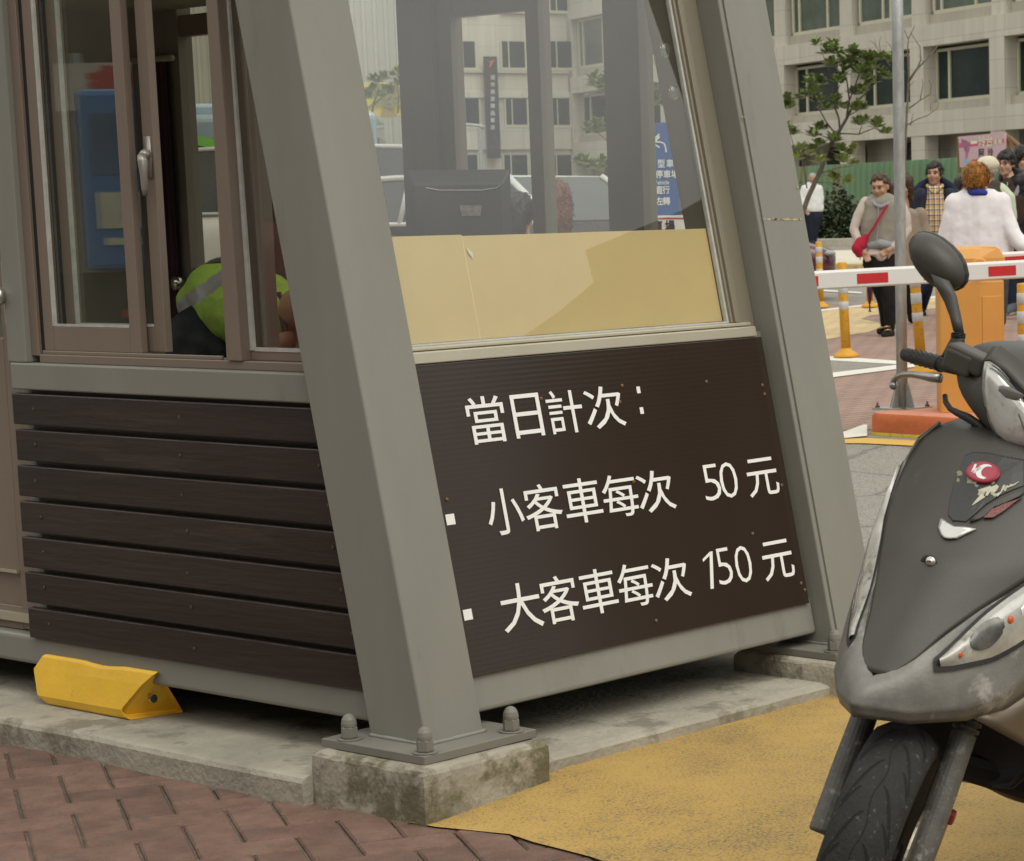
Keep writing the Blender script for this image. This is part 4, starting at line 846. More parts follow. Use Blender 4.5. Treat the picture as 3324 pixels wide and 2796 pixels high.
# --- mirror
MO = [(1100, 118), (1060, 124), (1030, 148), (1012, 190), (1010, 235), (1025, 300), (1062, 375), (1110, 440), (1160, 490), (1215, 525), (1270, 540), (1320, 535), (1362, 515), (1395, 470), (1402, 420), (1385, 345), (1350, 280), (1290, 215), (1220, 160), (1155, 128)]
tos = lambda L_: [tuple(q * KS for q in sc4(*p)) for p in L_]
mb = MB(); traced_dome(tos(MO), -.44, .042, mb, 1, 7); mr = Bld(mb, 'mirror', M_MATTE, smooth=True)
mb = MB(); ps = [np.array(onf(x / KS, y / KS, -.44)) for x, y in tos(MO)]; c = sum(ps) / len(ps); off = np.array([-.004, .0, 0])
mb.loft([[c + (p - c) * k + off * j for p in ps] for k, j in ((.99, 0), (1.03, .4), (1.03, 2.5), (.97, 3.2))]); Bld(mb, 'mirror_rim', M_BLKP, mr, smooth=False, bevel=.002)
mb = MB(); mb.loft([[c + (p - c) * .93 + off * j for p in ps] for j in (3.3, 3.6)]); Bld(mb, 'mirror_glass', M_CHR, mr)
st_ = [np.array(onf(*sc4(x, y), f)) for x, y, f in ((1215, 440, -.405), (1262, 545, -.405), (1300, 640, -.402), (1330, 740, -.398), (1350, 838, -.392))]
mb = MB(); rings = []
for p, rx in zip(st_, (.020, .0215, .0155, .0125, .0108)):
    rings.append([p + np.array([.0095 * math.sin(t), rx * math.cos(t) * .97, rx * .2 * -math.cos(t)]) for t in np.linspace(0, 2 * math.pi, 19)[:-1]])
mb.loft(rings); Bld(mb, 'mirror_stem', M_MATTE, mr, smooth=True)
bt = [np.array(onf(*sc4(x, y), f)) for x, y, f in ((1348, 842, -.392), (1345, 880, -.39), (1330, 930, -.385), (1318, 975, -.38), (1300, 1020, -.375))]
mb = MB()
rings = []
for p, rx in zip(bt, (.0115, .0125, .0155, .0185, .020)): rings.append([p + np.array([rx * .8 * math.sin(t), rx * math.cos(t), 0]) for t in np.linspace(0, 2 * math.pi, 19)[:-1]])
mb.loft(rings)
for k in range(3): mb.tube([bt[0] + (bt[1] - bt[0]) * (.1 + .3 * k), bt[0] + (bt[1] - bt[0]) * (.25 + .3 * k)], .0132, 14)
Bld(mb, 'mirror_boot', M_BLKP, mr, smooth=True)
# --- the rest of the scooter, outside the frame: floor, seat body, rear wheel
mb = MB(); mb.box(-.78, -.33, -.15, .15, .27, .33); Bld(mb, 'footboard', M_BLKP, bevel=.02)
mb = MB(); mb.loft([[(x, y * w_, z0 + zz_) for y, zz_ in ((-1, 0), (-.9, .25), (-.5, .36), (.5, .36), (.9, .25), (1, 0), (.8, -.02), (-.8, -.02))] for x, w_, z0 in ((-.74, .12, .36), (-.9, .17, .38), (-1.2, .18, .40), (-1.5, .13, .46), (-1.62, .06, .52))]); Bld(mb, 'rear_body', M_MATTE, smooth=True)
mb = MB(); mb.loft([[(x, .13 * w_ * math.cos(t), .76 + .035 * math.sin(t)) for t in np.linspace(0, 6.28, 13)[:-1]] for x, w_ in ((-.72, .5), (-.8, .9), (-1.1, 1.1), (-1.45, .9), (-1.52, .4))]); Bld(mb, 'seat', M_BLKP, smooth=True)
mb = MB(); mb.lathe([(.15, -.04), (.188, -.055), (.21, -.045), (.225, 0), (.21, .045), (.188, .055), (.15, .04)], (-1.27, 0, .225), 40, 'y'); Bld(mb, 'rear_wheel', M_TYRE, smooth=True)
# ================================================================ THINGS IN THE YARD
M_YPL = mat('yellow_rubber', (.78, .47, .035), .45, 0, .10, 5, .08, 90, .45, dirt=((.30, .24, .14), .20, 26))
ws = thing('wheel_stop', 'yellow rubber parking stop lying on the concrete plinth below the planks', 'wheel stop', (.14, 1.42, .066))
RR = [(.131, 1.245, .067), (.124, 1.264, .092), (.140, 1.190, .163), (.150, 1.143, .196), (.163, 1.150, .198), (.27, 1.205, .067)]
LL = [(.131, 1.602, .067), (.124, 1.640, .090), (.140, 1.672, .155), (.150, 1.640, .194), (.163, 1.632, .196), (.27, 1.60, .067)]
mb = MB(); rings = []
for q in np.linspace(0, 1, 15):
    dent = -.006 * max(0, math.sin((q - .3) * 9)) if .3 < q < .65 else 0
    rings.append([tuple(np.array(a) * (1 - q) + np.array(b) * q + (np.array([0, 0, dent]) if i in (3, 4) else 0)) for i, (a, b) in enumerate(zip(RR, LL))])
mb.loft(rings)
mb.bm.faces.ensure_lookup_table()
endf = min([f for f in mb.bm.faces if len(f.verts) == 6], key=lambda f: sum(v.co.y for v in f.verts))
bmesh.ops.inset_region(mb.bm, faces=[endf], thickness=.020, depth=0)
for v_ in endf.verts: v_.co += Vec((.006, .028, -.010 if v_.co.z > .12 else .003))
wsb = mb.build('block', M_YPL, ws, bevel=.007, seg=3)
mb = MB(); p0 = np.array([.170, 1.20, .122]); mb.tube([p0, p0 + np.array([.02, .05, .018])], .006, 10); mb.lathe([(.001, -.01), (.011, -.01), (.011, .0), (.008, .001)], p0, 12, 'y'); mb.build('anchor_bolt', M_CHR, ws)
# --- orange traffic island
M_ISL = mat('orange_island_paint', (.50, .135, .045), .7, 0, .18, 5, .35, 30, .3, dirt=((.15, .11, .085), .30, 6))
M_ISLT = mat('island_top_paint', (.56, .24, .155), .7, 0, .15, 5, .3, 30, .3)
iA, iB = on_z(1767, 900, .004), on_z(2033, 918, .004)
dI = (iB - iA) / np.linalg.norm(iB - iA); nI = np.array([-dI[1], dI[0], 0.]); nI = nI if nI @ FH > 0 else -nI
isl = thing('traffic_island', 'orange painted kerb island carrying the grey pole and the barrier box', 'traffic island', iA)
rings = []
Wd, Ln = .95, 3.2
def islring(z, ins):
    pts = []
    for (cx_, cy_, a0) in ((.12, .12, 180), (Ln - .12, .12, 270), (Ln - .12, Wd - .12, 0), (.12, Wd - .12, 90)):
        for k in range(9):
            a = R(a0 + k * 11.25); pts.append(iA + dI * (cx_ + (.12 - ins) * math.cos(a)) + nI * (cy_ + (.12 - ins) * math.sin(a)) + np.array([0, 0, z]))
    return pts
mb = MB(); mb.loft([islring(z, i_) for z, i_ in ((.012, 0), (.05, .002), (.10, .004), (.135, .010), (.150, .022))], True, False, False); mb.build('kerb_face', M_ISL, isl, smooth=True, disp=.02, dscale=.10)
mb = MB(); mb.loft([islring(.1495, .020), islring(.158, .05), islring(.160, .09)], True, False, True); mb.build('island_top', M_ISLT, isl, smooth=True)
mb = MB(); mb.loft([islring(.006, -.003), islring(.030, -.004), islring(.046, -.001)], True, False, False); mb.build('paint_edge', mat('yellow_drips', (.55, .40, .04), .7, 0, .25, 20, dirt=((.05, .04, .03), .3, 40)), isl, disp=.01, dscale=.05)
IZ = .157
# --- galvanised pole
M_GALV = mat('galvanised_steel', (.36, .37, .36), .5, .45, .22, 26, .12, 150, .5, stretch=(1, 1, .35), dirt=((.27, .23, .18), .16, 5))
pb = on_z(1848, 838, IZ); po = thing('steel_pole', 'tall galvanised steel pole bolted to the orange island', 'pole', pb)
u_p = (pb - CAMP) @ FH; rp_ = 11.6 * KS * u_p / CF
topd = at_depth(1835.5, -160, u_p); axp = (topd - pb)
mb = MB(); mb.tube([pb + axp * q for q in (0.004, .25, .5, .75, 1)], [rp_ * 1.0, rp_, rp_, rp_, rp_], 24); mb.build('shaft', M_GALV, po, smooth=True)
mb = MB(); mb.obox(pb + np.array([0, 0, .006]), dI, nI, (0, 0, 1), .125, .125, .006); mb.build('base_plate', M_GALV, po)
for a in range(4):
    v_ = dI * math.cos(a * math.pi / 2) + nI * math.sin(a * math.pi / 2); t_ = np.cross(v_, (0, 0, 1))
    mb = MB(); mb.loft([[pb + v_ * (rp_ * .9) + t_ * s_ + np.array([0, 0, z]) for z, s_ in ((.012, -.003), (.012, .003))] + [pb + v_ * (rp_ * .9) + t_ * s_ + np.array([0, 0, .15]) for s_ in (.003, -.003)], [pb + v_ * .095 + t_ * s_ + np.array([0, 0, .012]) for s_ in (-.003, .003)] + [pb + v_ * (rp_ * 1.6) + t_ * s_ + np.array([0, 0, .145]) for s_ in (.003, -.003)]]); mb.build('gusset', M_GALV, po)
    d_ = (dI * math.cos(a * math.pi / 2 + .785) + nI * math.sin(a * math.pi / 2 + .785)) * .145; c = pb + d_
    mb = MB(); mb.lathe([(.014, .012), (.014, .024), (.006, .025), (.006, .042)], c, 6); mb.build('anchor_bolt', M_RUST, po)
# --- barrier box with its arm, and the arm of a second one reaching in from the right
M_OBOX = mat('orange_powder_coat', (.62, .30, .072), .45, 0, .05, 2, .03, 100, .4, dirt=((.48, .24, .06), .2, 3))
M_ARMW = mat('white_barrier_paint', (.66, .65, .62), .4, 0, .03, 3)
M_ARMR = mat('red_reflective', (.50, .018, .022), .35, 0, .06, 20)
bA, bB = on_z(1926, 849, IZ), on_z(2050, 858, IZ)
ub = (bA - CAMP) @ FH
def barrier_box(name, label, base, w_, d_, h_, group):
    t = thing(name, label, 'barrier', base, RZ, group)
    mb = MB(); mb.loft([[(x, y, z) for x, y in ((0, 0), (w_ * .62, 0), (w_, d_ * .12), (w_, d_), (0, d_))] for z in (0, h_ * .80)]); mb.build('housing', M_OBOX, t, local=True, bevel=.012)
    mb = MB(); mb.loft([[(x, y, z) for x, y in ((-.008 + i, -.008 + i), (w_ * .62, -.008 + i), (w_ + .008 - i, d_ * .12), (w_ + .008 - i, d_ + .008 - i), (-.008 + i, d_ + .008 - i))] for z, i in ((h_ * .803, 0), (h_ * .93, .0), (h_ * .985, .03), (h_, .06))]); mb.build('cap', M_OBOX, t, local=True, bevel=.014, seg=3)
    mb = MB(); mb.obox((w_ * .81, d_ * .055, h_ * .405), (1, d_ * .12 / (w_ * .38), 0), (-d_ * .12 / (w_ * .38), 1, 0), (0, 0, 1), w_ * .155, .004, h_ * .30); dr_ = mb.build('door', M_OBOX, t, local=True, bevel=.004)
    mb = MB(); mb.lathe([(.001, -.008), (.010, -.008), (.012, 0), (.012, .01)], (w_ * .92, d_ * .075, h_ * .18), 16, 'y'); mb.build('lock', M_CHR, dr_, local=True)
    mb = MB(); mb.lathe([(.001, -.03), (.045, -.03), (.05, -.02), (.05, .0), (.001, .001)], (w_ * .62, 0, h_ * .88), 24, 'y'); mb.build('arm_hub', M_OBOX, t, local=True, bevel=.004)
    return t
M2P = ub / CF * KS
bw1 = (2053 - 1919) * M2P; bh1 = (850 - 511) * M2P
bx = barrier_box('parking_barrier', 'orange barrier box on the island with a white arm lifted level behind it', bA, bw1, .34, bh1, 'parking barriers')
def arm(parent, p0, p1, hgt, marks, thick=.045):
    d = (p1 - p0); ln = np.linalg.norm(d); d /= ln; up = np.array([0, 0, 1.]) - d * d[2]; up /= np.linalg.norm(up); n_ = np.cross(d, up)
    if n_ @ FH > 0: n_ = -n_
    rings = []
    for q in (0, 1):
        c = p0 + d * ln * q; rings.append([c + up * a * hgt / 2 + n_ * b * thick / 2 for a, b in ((-1, .5), (-.86, 1), (.74, 1), (1, .62), (1, -.8), (.8, -1), (-.8, -1), (-1, -.5))])
    mb = MB(); mb.loft(rings); a_ = mb.build('arm', M_ARMW, parent, bevel=.003)
    for (s0, s1) in marks:
        mb = MB(); c0, c1 = p0 + d * s0, p0 + d * s1; o_ = n_ * (thick / 2 + .0015)
        mb.quad(c0 + o_ + up * hgt * (-.30), c1 + o_ + up * hgt * (-.30), c1 + o_ + up * hgt * .24, c0 + o_ + up * hgt * .24); mb.build('reflector_strip', M_ARMR, a_, recalc=False)
    return a_, p0, d
bx.rotation_euler = (0, 0, 0)
# rebuild offsets: parts of the box were authored in the rotated local frame, so turn the mesh data instead
for ch in list(bx.children):
    for o in [ch] + list(ch.children): o.data.transform(Matrix.Rotation(RZ, 4, 'Z'))
uA, uB = 12.85, 13.45
q0, q1 = at_depth(1640, 575.5, uA), at_depth(2230, 542, uB)
hA = 59 / CF * 13.1
bx2 = barrier_box('parking_barrier', 'barrier whose long white arm with red strips crosses in front of the orange box', q1 + np.array([0, 0, -q1[2] + .03]) + RH * .02 + FH * .06, .42, .34, 1.05, 'parking barriers')
bx2.rotation_euler = (0, 0, 0)
for ch in list(bx2.children):
    for o in [ch] + list(ch.children): o.data.transform(Matrix.Rotation(RZ, 4, 'Z'))
pxs = lambda x, y: at_depth(x, y, np.interp(x, [1640, 2230], [uA, uB]))
dA = (q1 - q0) / np.linalg.norm(q1 - q0); sd_ = lambda x: float((pxs(x, np.interp(x, [1640, 2230], [575.5, 542])) - q0) @ dA)
qs = q0 - dA * 1.6
arm(bx2, qs, q1 + RH * .15, hA, [(sd_(a) + 1.6, sd_(b) + 1.6) for a, b in ((1575, 1640), (1652, 1669), (1747, 1810), (1882, 1945), (2013, 2069), (2140, 2200))])
e0, e1 = at_depth(2030, 536, ub + .33), at_depth(2420, 514, ub + .6)
arm(bx, e0, e1, hA, [(s_, s_ + .22) for s_ in (.07, .57, 1.07, 1.57, 2.07)])
# --- flexible bollards
M_BYEL = mat('bollard_yellow', (.60, .30, .02), .5, 0, .1, 8, .05, 60, .4, dirt=((.30, .17, .05), .35, 16))
M_BWHT = mat('bollard_white', (.52, .52, .50), .4, 0, .08, 20)
def make_bollard(label):
    t = thing('bollard', label, 'bollard', (0, 0, 0), 0, 'yellow and white bollards on the plaza')
    mb = MB(); mb.lathe([(.105, 0), (.105, .012), (.09, .03), (.055, .05), (.042, .07), (.04, .075)], n=28); mb.build('base', M_BYEL, t, local=True, smooth=True)
    mb = MB(); mb.lathe([(.041, .07), (.039, .42), (.039, .765), (.034, .775), (.001, .778)], n=24); po_ = mb.build('post', M_BYEL, t, local=True, smooth=True)
    for z0, z1 in ((.39, .455), (.52, .60), (.645, .715)):
        mb = MB(); mb.lathe([(.0395, z0), (.0412, z0 + .002), (.0412, z1 - .002), (.0395, z1)], n=24); mb.build('reflective_band', M_BWHT, t, local=True, smooth=True)
    return t
bl0 = None
for (x, y, lean, lb) in ((1733, 735, 1.6, 'yellow and white bollard nearest the slanted booth leg, foot on white line'),
                         (1681, 633, .8, 'yellow and white bollard in front of the maroon car'),
                         (1782, 632, .5, 'yellow and white bollard half hidden behind the woman with the red bag'),
                         (1888, 770, 3.5, 'yellow and white bollard leaning between the steel pole and the barrier box'),
                         (2098, 838, .2, 'yellow and white bollard cut by the right edge beyond the barrier box')):
    if bl0 is None: bl0 = o = make_bollard(lb)
    else: o = copy_tree(bl0); o['label'] = lb
    p = on_ground(x, y); o.location = (p[0], p[1], zg(p[0], p[1]) + .015); o.rotation_euler = Matrix.Rotation(R(-lean), 3, Vec(FH)).to_euler()
# --- planter wall, hedge, fence
M_HEDGE = [mat('hedge_leaf', (.05, .07, .03), .5, 0, .5, 3, island=.5), mat('twig', (.05, .04, .03), .8)]
pw = thing('planter_wall', 'low grey stone planter wall in front of the dark hedge', 'planter', ru(1, 57.2, .42))
mb = MB()
for i in range(-12, 9): mb.obox(ru(i * 1.6 + .8, 57.35, .55), RH, FH, (0, 0, 1), .795, .18, .13)
mb.build('coping', M_CONC, pw, bevel=.02)
def leaf_cloud(mb, c, rad, n, size, rnd, flat=.5):
    for _ in range(n):
        while True:
            p = np.array([rnd.uniform(-1, 1) for _ in range(3)])
            if p @ p < 1: break
        p = np.array(c) + RH * p[0] * rad[0] + FH * p[1] * rad[1] + np.array([0, 0, p[2] * rad[2]])
        a, b = rnd.uniform(0, 6.28), rnd.uniform(-1, 1); d = np.array([math.cos(a), math.sin(a), b]); d /= np.linalg.norm(d); s_ = np.cross(d, (rnd.uniform(-1, 1), rnd.uniform(-1, 1), 1)); s_ /= np.linalg.norm(s_) + 1e-9
        L_ = size * rnd.uniform(.6, 1.3); W_ = L_ * .36
        mb.face([mb.v(p), mb.v(p + d * L_ * .5 + s_ * W_), mb.v(p + d * L_), mb.v(p + d * L_ * .5 - s_ * W_)])
hd = thing('hedge', 'dense dark green hedge behind the low planter wall before the green fence', 'hedge', ru(1, 58.5, .5))
mb = MB(); rnd = random.Random(3)
for i in range(46):
    r_ = -9 + i * .30; h_ = .62 + .10 * math.sin(i * 1.7) + rnd.uniform(-.06, .09) + (.10 if -.5 < r_ < 1.2 else 0)
    leaf_cloud(mb, ru(r_, 58.4, .62 + h_ * .78), (.34, .5, h_ * .85), 620, .115, rnd)
mb.build('foliage', M_HEDGE[0], hd, recalc=False)
mb = MB()
for i in range(60):
    r_ = -9 + i * .23; b_ = ru(r_, 58.4 + rnd.uniform(-.3, .3), .5); mb.tube([b_, b_ + np.array([rnd.uniform(-.1, .1), rnd.uniform(-.1, .1), .5]), b_ + np.array([rnd.uniform(-.25, .25), rnd.uniform(-.2, .2), 1.0])], [.012, .01, .006], 5)
mb.build('stem', M_HEDGE[1], hd)
M_FEN = mat('green_sheet_fence', (.15, .255, .14), .55, 0, .12, 1.5, 0, 50, .4, stretch=(1, 1, .15), dirt=((.22, .15, .07), .32, 1.2))
BD = np.array([math.cos(R(68)), math.sin(R(68)), 0.]); BN = np.array([math.cos(R(158)), math.sin(R(158)), 0.])
FO = at_depth(1750, 335, 66.0)
ftop = FO[2]
fn = thing('hoarding_fence', 'rusting green corrugated hoarding fence below the pale building', 'fence', FO * np.array([1, 1, 0]) + np.array([0, 0, .5]))
mb = MB(); rows = [[], []]
s_ = -14.0; k = 0
while s_ < 62:
    for (ds, dn) in ((0, 0), (.17, 0), (.20, .045), (.27, .045), (.30, 0)):
        p = FO + BD * (s_ + ds) + BN * dn; rows[0].append((p[0], p[1], .3)); rows[1].append((p[0], p[1], ftop + .0))
    s_ += .30
mb.grid(rows); mb.build('corrugated_sheet', M_FEN, fn, recalc=False, solid=.01)
mb = MB()
for i in range(26): mb.obox(FO + BD * (-13 + i * 3) - BN * .12 + np.array([0, 0, -ftop * .5 - .1]), BD, BN, (0, 0, 1), .05, .05, ftop * .5 - .1)
mb.build('fence_post', M_RUST, fn)
# --- pink billboard behind the fence
c3 = lambda x, y: ((2400 + x / 1.96) / KS, y / 1.96 / KS)
c6 = lambda x, y: ((3000 + x / 6.3) / KS, (380 + y / 6.3) / KS)
BBP = FO + BN * 2.6
onb = lambda x, y, n_=0.0: on_plane(*c6(x, y), BN, BN @ BBP + n_)
M_PINK = mat('pink_board', (.52, .36, .40), .5, 0, .05, 2)
bb = thing('pink_billboard', 'pink shop billboard with rose stripe above the green fence', 'billboard', onb(1100, 1000) * np.array([1, 1, 0]) + np.array([0, 0, .5]))
cs = [onb(700, 405), onb(1640, 318), onb(1640, 960), onb(728, 1030)]
mb = MB(); mb.prism(cs, -BN * .06); mb.build('board', M_PINK, bb)
mb = MB(); mb.quad(onb(712, 540, .004), onb(1632, 446, .004), onb(1632, 535, .004), onb(716, 632, .004)); mb.build('stripe', mat('rose_stripe', (.50, .085, .18), .5), bb, recalc=False)
ux = cs[1] - cs[0]; ux[2] = 0; ux /= np.linalg.norm(ux); uz = np.array([0, 0, 1.]); pm = 66 / CF / 1.0
def bbt(s, x, y, w6, h6, n_, m, nm):
    c = onb(x, y, n_); a, b = onb(x - w6 / 2, y, n_), onb(x + w6 / 2, y, n_); hh = h6 / 6.3 * ((c - CAMP) @ FH) / CF; mb = MB(); text_on(mb, s, c, ux, uz, 1, .02, fit=(np.linalg.norm((b - a)[:2]), hh)); mb.build(nm, m, bb, recalc=False)
M_CREAM = mat('cream_letters', (.62, .62, .46), .5); M_DKT = mat('dark_letters', (.05, .035, .045), .5); M_RDT = mat('red_letters', (.50, .04, .07), .5)
for ch, x, y, w_, h_ in (('一', 1020, 520, 135, 40), ('玲', 1185, 500, 150, 210), ('台', 1340, 490, 125, 215), ('檳', 1452, 515, 75, 105), ('榔', 1550, 505, 85, 105)): bbt(ch, x, y, w_, h_, .008, M_CREAM, 'cream_lettering')
for ch, x, y in (('阿', 1170, 740), ('玲', 1355, 725)): bbt(ch, x, y, 110, 170, .008, M_DKT, 'dark_lettering')
bbt('0926-3358', 1270, 895, 600, 85, .008, M_RDT, 'phone_number')
def blobshape(pts, n_, m, nm):
    mb = MB(); mb.prism([onb(x, y, n_) for x, y in pts], BN * .004); mb.build(nm, m, bb)
blobshape([(770, 435), (800, 470), (860, 480), (905, 530), (920, 620), (910, 710), (860, 735), (830, 700), (800, 600), (765, 540)], .006, mat('plum_print', (.30, .12, .22), .5, 0, .4, 6), 'printed_shape')
blobshape([(845, 735), (885, 735), (890, 780), (865, 860), (825, 880), (840, 800)], .006, mat('rose_print', (.45, .20, .28), .5, 0, .3, 6), 'printed_stem')
blobshape([(770, 860), (820, 870), (870, 850), (940, 870), (930, 950), (870, 975), (800, 960), (765, 910)], .0061, mat('blue_print', (.32, .40, .48), .5, 0, .4, 6), 'printed_base')
mb = MB()
for a, b in ((onb(1660, 340, -.1), onb(1745, 700, -.1)), (onb(1690, 380, -.1), onb(1960, 780, -.1)), (onb(1755, 420, -.1), onb(2100, 720, -.1)), (onb(1640, 320, -.05), onb(1655, 900, -.05)), (onb(1000, 1000, -.1), onb(1000, 1160, -.1)), (onb(700, 405, -.05), onb(728, 1150, -.05))): mb.tube([a, b], .045, 6)
mb.build('support_frame', M_RUST, bb)
# --- trees
M_BARK = mat('grey_bark', (.13, .105, .08), .85, 0, .3, 12, .4, 40)
M_LEAF = [mat('glossy_leaf', (.15, .20, .055), .42, 0, .3, 3, 0, 50, .5, island=.35), mat('young_leaf', (.24, .29, .08), .45, 0, .25, 3, 0, 50, .5, island=.3)]
def rosette(mb, c, r_, rnd, up):
    n = rnd.randint(17, 24)
    for k in range(n):
        a = k * 2.4 + rnd.uniform(-.3, .3); el = rnd.uniform(-.15, 1.0) ; d = np.array([math.cos(a) * math.cos(el), math.sin(a) * math.cos(el), math.sin(el)]) + up * .3; d /= np.linalg.norm(d)
        s_ = np.cross(d, (0, 0, 1)); s_ /= np.linalg.norm(s_) + 1e-9; nn = np.cross(s_, d); L_ = r_ * rnd.uniform(.75, 1.25); W_ = L_ * .2
        p = [c, c + d * L_ * .55 + s_ * W_ + nn * .04 * L_, c + d * L_ * .9 + s_ * W_ * .7 - nn * .02 * L_, c + d * L_ - nn * .06 * L_, c + d * L_ * .9 - s_ * W_ * .7 - nn * .02 * L_, c + d * L_ * .55 - s_ * W_ + nn * .04 * L_]
        m_ = c + d * L_ * .55 - nn * .04 * L_
        vs = [mb.v(q) for q in p]; vm = mb.v(m_)
        for i in range(6): mb.face([vs[i], vs[(i + 1) % 6], vm])
def ctree(name, label, cat, u, cv, limbs, tips, rad, seed, young=(), group=None, leafr=28):
    rnd = random.Random(seed); w3 = lambda p, j=0: at_depth(*cv(*p), u + j)
    base = w3(limbs[0][0][0]); t = thing(name, label, cat, (base[0], base[1], zg(base[0], base[1])), 0, group)
    for i, (pts, r0, r1) in enumerate(limbs):
        js = np.cumsum([0] + [rnd.uniform(-.12, .12) * (i > 0) for _ in pts[1:]]); mb = MB(); P = [w3(p, j) for p, j in zip(pts, js)]
        if i == 0: P = [np.array([P[0][0], P[0][1], zg(P[0][0], P[0][1]) - .05])] + P if P[0][2] > zg(P[0][0], P[0][1]) + .1 else P
        mm = u / CF; rr = np.linspace(r0, r1, len(P)) * mm * .58
        mb.tube(P, list(rr), 8); mb.build('trunk' if i == 0 else 'branch', M_BARK, t, smooth=True)
    if tips:
        for mi, sel in ((0, [p for i, p in enumerate(tips) if i not in young]), (1, [p for i, p in enumerate(tips) if i in young])):
            if not sel: continue
            mb = MB()
            for p in sel:
                for _ in range(2 if rnd.random() < .5 else 3):
                    c = w3((p[0] + rnd.uniform(-20, 20), p[1] + rnd.uniform(-16, 16)), rnd.uniform(-.5, .5)); rosette(mb, c, leafr * u / CF * rnd.uniform(.75, 1.1), rnd, np.array([0, 0, 1.]))
            mb.build('crown', M_LEAF[mi], t, recalc=False)
    return t
TIPS = [(500, 290), (590, 300), (620, 330), (660, 380), (720, 330), (750, 370), (700, 400), (780, 380), (740, 440), (830, 380), (880, 370), (950, 390), (850, 450), (900, 470), (940, 490), (690, 440), (580, 420), (430, 520), (510, 530), (400, 620), (460, 590), (500, 640), (630, 530), (720, 590), (780, 580), (610, 640), (570, 700), (660, 700), (780, 690), (740, 710), (290, 650), (320, 690), (310, 820), (350, 860), (470, 860), (530, 840), (600, 900), (780, 790), (860, 800), (925, 845), (400, 960), (450, 980), (370, 1010), (510, 940), (640, 960), (650, 1030), (720, 970), (600, 1150), (690, 1160), (730, 1050), (520, 1020), (800, 500), (840, 520), (770, 470), (640, 500), (560, 340)]
ctree('broadleaf_tree', 'small leaning tree with leaf rosettes in front of the pale building', 'tree', 42, c3,
      [([(380, 1420), (440, 1250), (520, 1080), (560, 950), (620, 860), (680, 760), (730, 660)], 17, 7), ([(620, 860), (560, 790), (505, 690), (480, 600), (440, 540)], 5, 2), ([(640, 830), (632, 750), (595, 650), (600, 520), (560, 420), (520, 320)], 6, 2),
       ([(680, 760), (700, 640), (685, 520), (650, 430), (620, 350)], 6, 2), ([(730, 660), (800, 600), (880, 510), (930, 420)], 6, 2), ([(640, 850), (760, 855), (860, 815), (920, 850)], 4, 2), ([(760, 855), (780, 800)], 3, 2), ([(560, 950), (640, 1000), (720, 975)], 3, 1.5),
       ([(500, 1110), (620, 1070), (730, 1055)], 3, 1.5), ([(480, 1160), (600, 1165)], 2.5, 1.5), ([(430, 1200), (410, 1060), (345, 930), (318, 830)], 4, 2), ([(410, 1060), (440, 990)], 3, 1.5), ([(600, 890), (510, 860), (470, 850)], 3, 1.5), ([(700, 640), (760, 480), (740, 380)], 4, 2), ([(595, 650), (640, 540)], 3, 2), ([(700, 560), (770, 560)], 3, 2), ([(690, 740), (770, 695)], 3, 2)],
      TIPS, 1, 5, young=(40, 41, 42, 45, 46, 47, 48, 49, 50), leafr=31)
ctree('bare_tree', 'thin leafless tree beside the tall galvanised pole', 'tree', 46, c3,
      [([(1050, 1300), (1052, 1000), (1060, 830), (1070, 640), (1078, 480), (1070, 330), (1075, 250), (1050, 190)], 10, 2), ([(1075, 520), (1130, 440), (1200, 370), (1265, 290)], 8, 2.5), ([(1130, 440), (1155, 380), (1150, 300), (1110, 240), (1085, 200)], 4, 1.2), ([(1062, 800), (1130, 760), (1200, 735), (1260, 690), (1268, 650)], 3.5, 1), ([(1080, 690), (1150, 640), (1215, 600), (1220, 540), (1205, 510)], 4, 1.2), ([(1150, 640), (1168, 540), (1160, 500)], 3, 1), ([(1075, 250), (1110, 180), (1115, 160)], 2.5, 1), ([(1070, 600), (1090, 540), (1115, 515)], 2.5, 1),
       ([(1030, 420), (990, 360), (960, 290), (930, 260)], 3, 1), ([(1060, 470), (1000, 380), (985, 250)], 3, 1), ([(900, 340), (890, 280), (900, 230)], 2.4, 1), ([(960, 420), (900, 340), (850, 270), (830, 260)], 3, 1), ([(870, 300), (860, 250)], 2, 1), ([(1200, 370), (1210, 310)], 2, 1), ([(1170, 400), (1140, 350)], 2, 1), ([(1230, 330), (1190, 290)], 2, 1), ([(1090, 800), (1105, 720)], 2.4, 1)],
      [], 1, 8)
cw3 = lambda x, y: ((1150 + x / 1.906) / KS, y / 1.906 / KS)
ctree('broadleaf_tree', 'rosette leaved tree seen through the booth windows before the pale block', 'tree', 44, cw3,
      [([(1545, 1240), (1560, 1050), (1575, 970), (1625, 850), (1640, 740), (1625, 640)], 13, 5), ([(1600, 900), (1540, 850), (1490, 810)], 4, 2), ([(1575, 980), (1500, 1030), (1420, 1040)], 4, 2), ([(1640, 740), (1590, 600), (1560, 530)], 4, 2), ([(1625, 640), (1700, 560), (1780, 560)], 4, 2), ([(1640, 760), (1720, 700), (1850, 640)], 4, 2)],
      [(1460, 520), (1500, 540), (1540, 520), (1590, 500), (1600, 560), (1550, 570), (1480, 800), (1510, 770), (1450, 820), (1510, 820), (1400, 1030), (1450, 1045), (1530, 1010), (1600, 1030), (1510, 1060), (1570, 1070), (1430, 1010), (1640, 530), (1690, 560), (1750, 540), (1700, 700), (1620, 700), (1780, 600), (1850, 640), (1900, 600), (1930, 640), (1880, 560)], 1, 11, leafr=34)
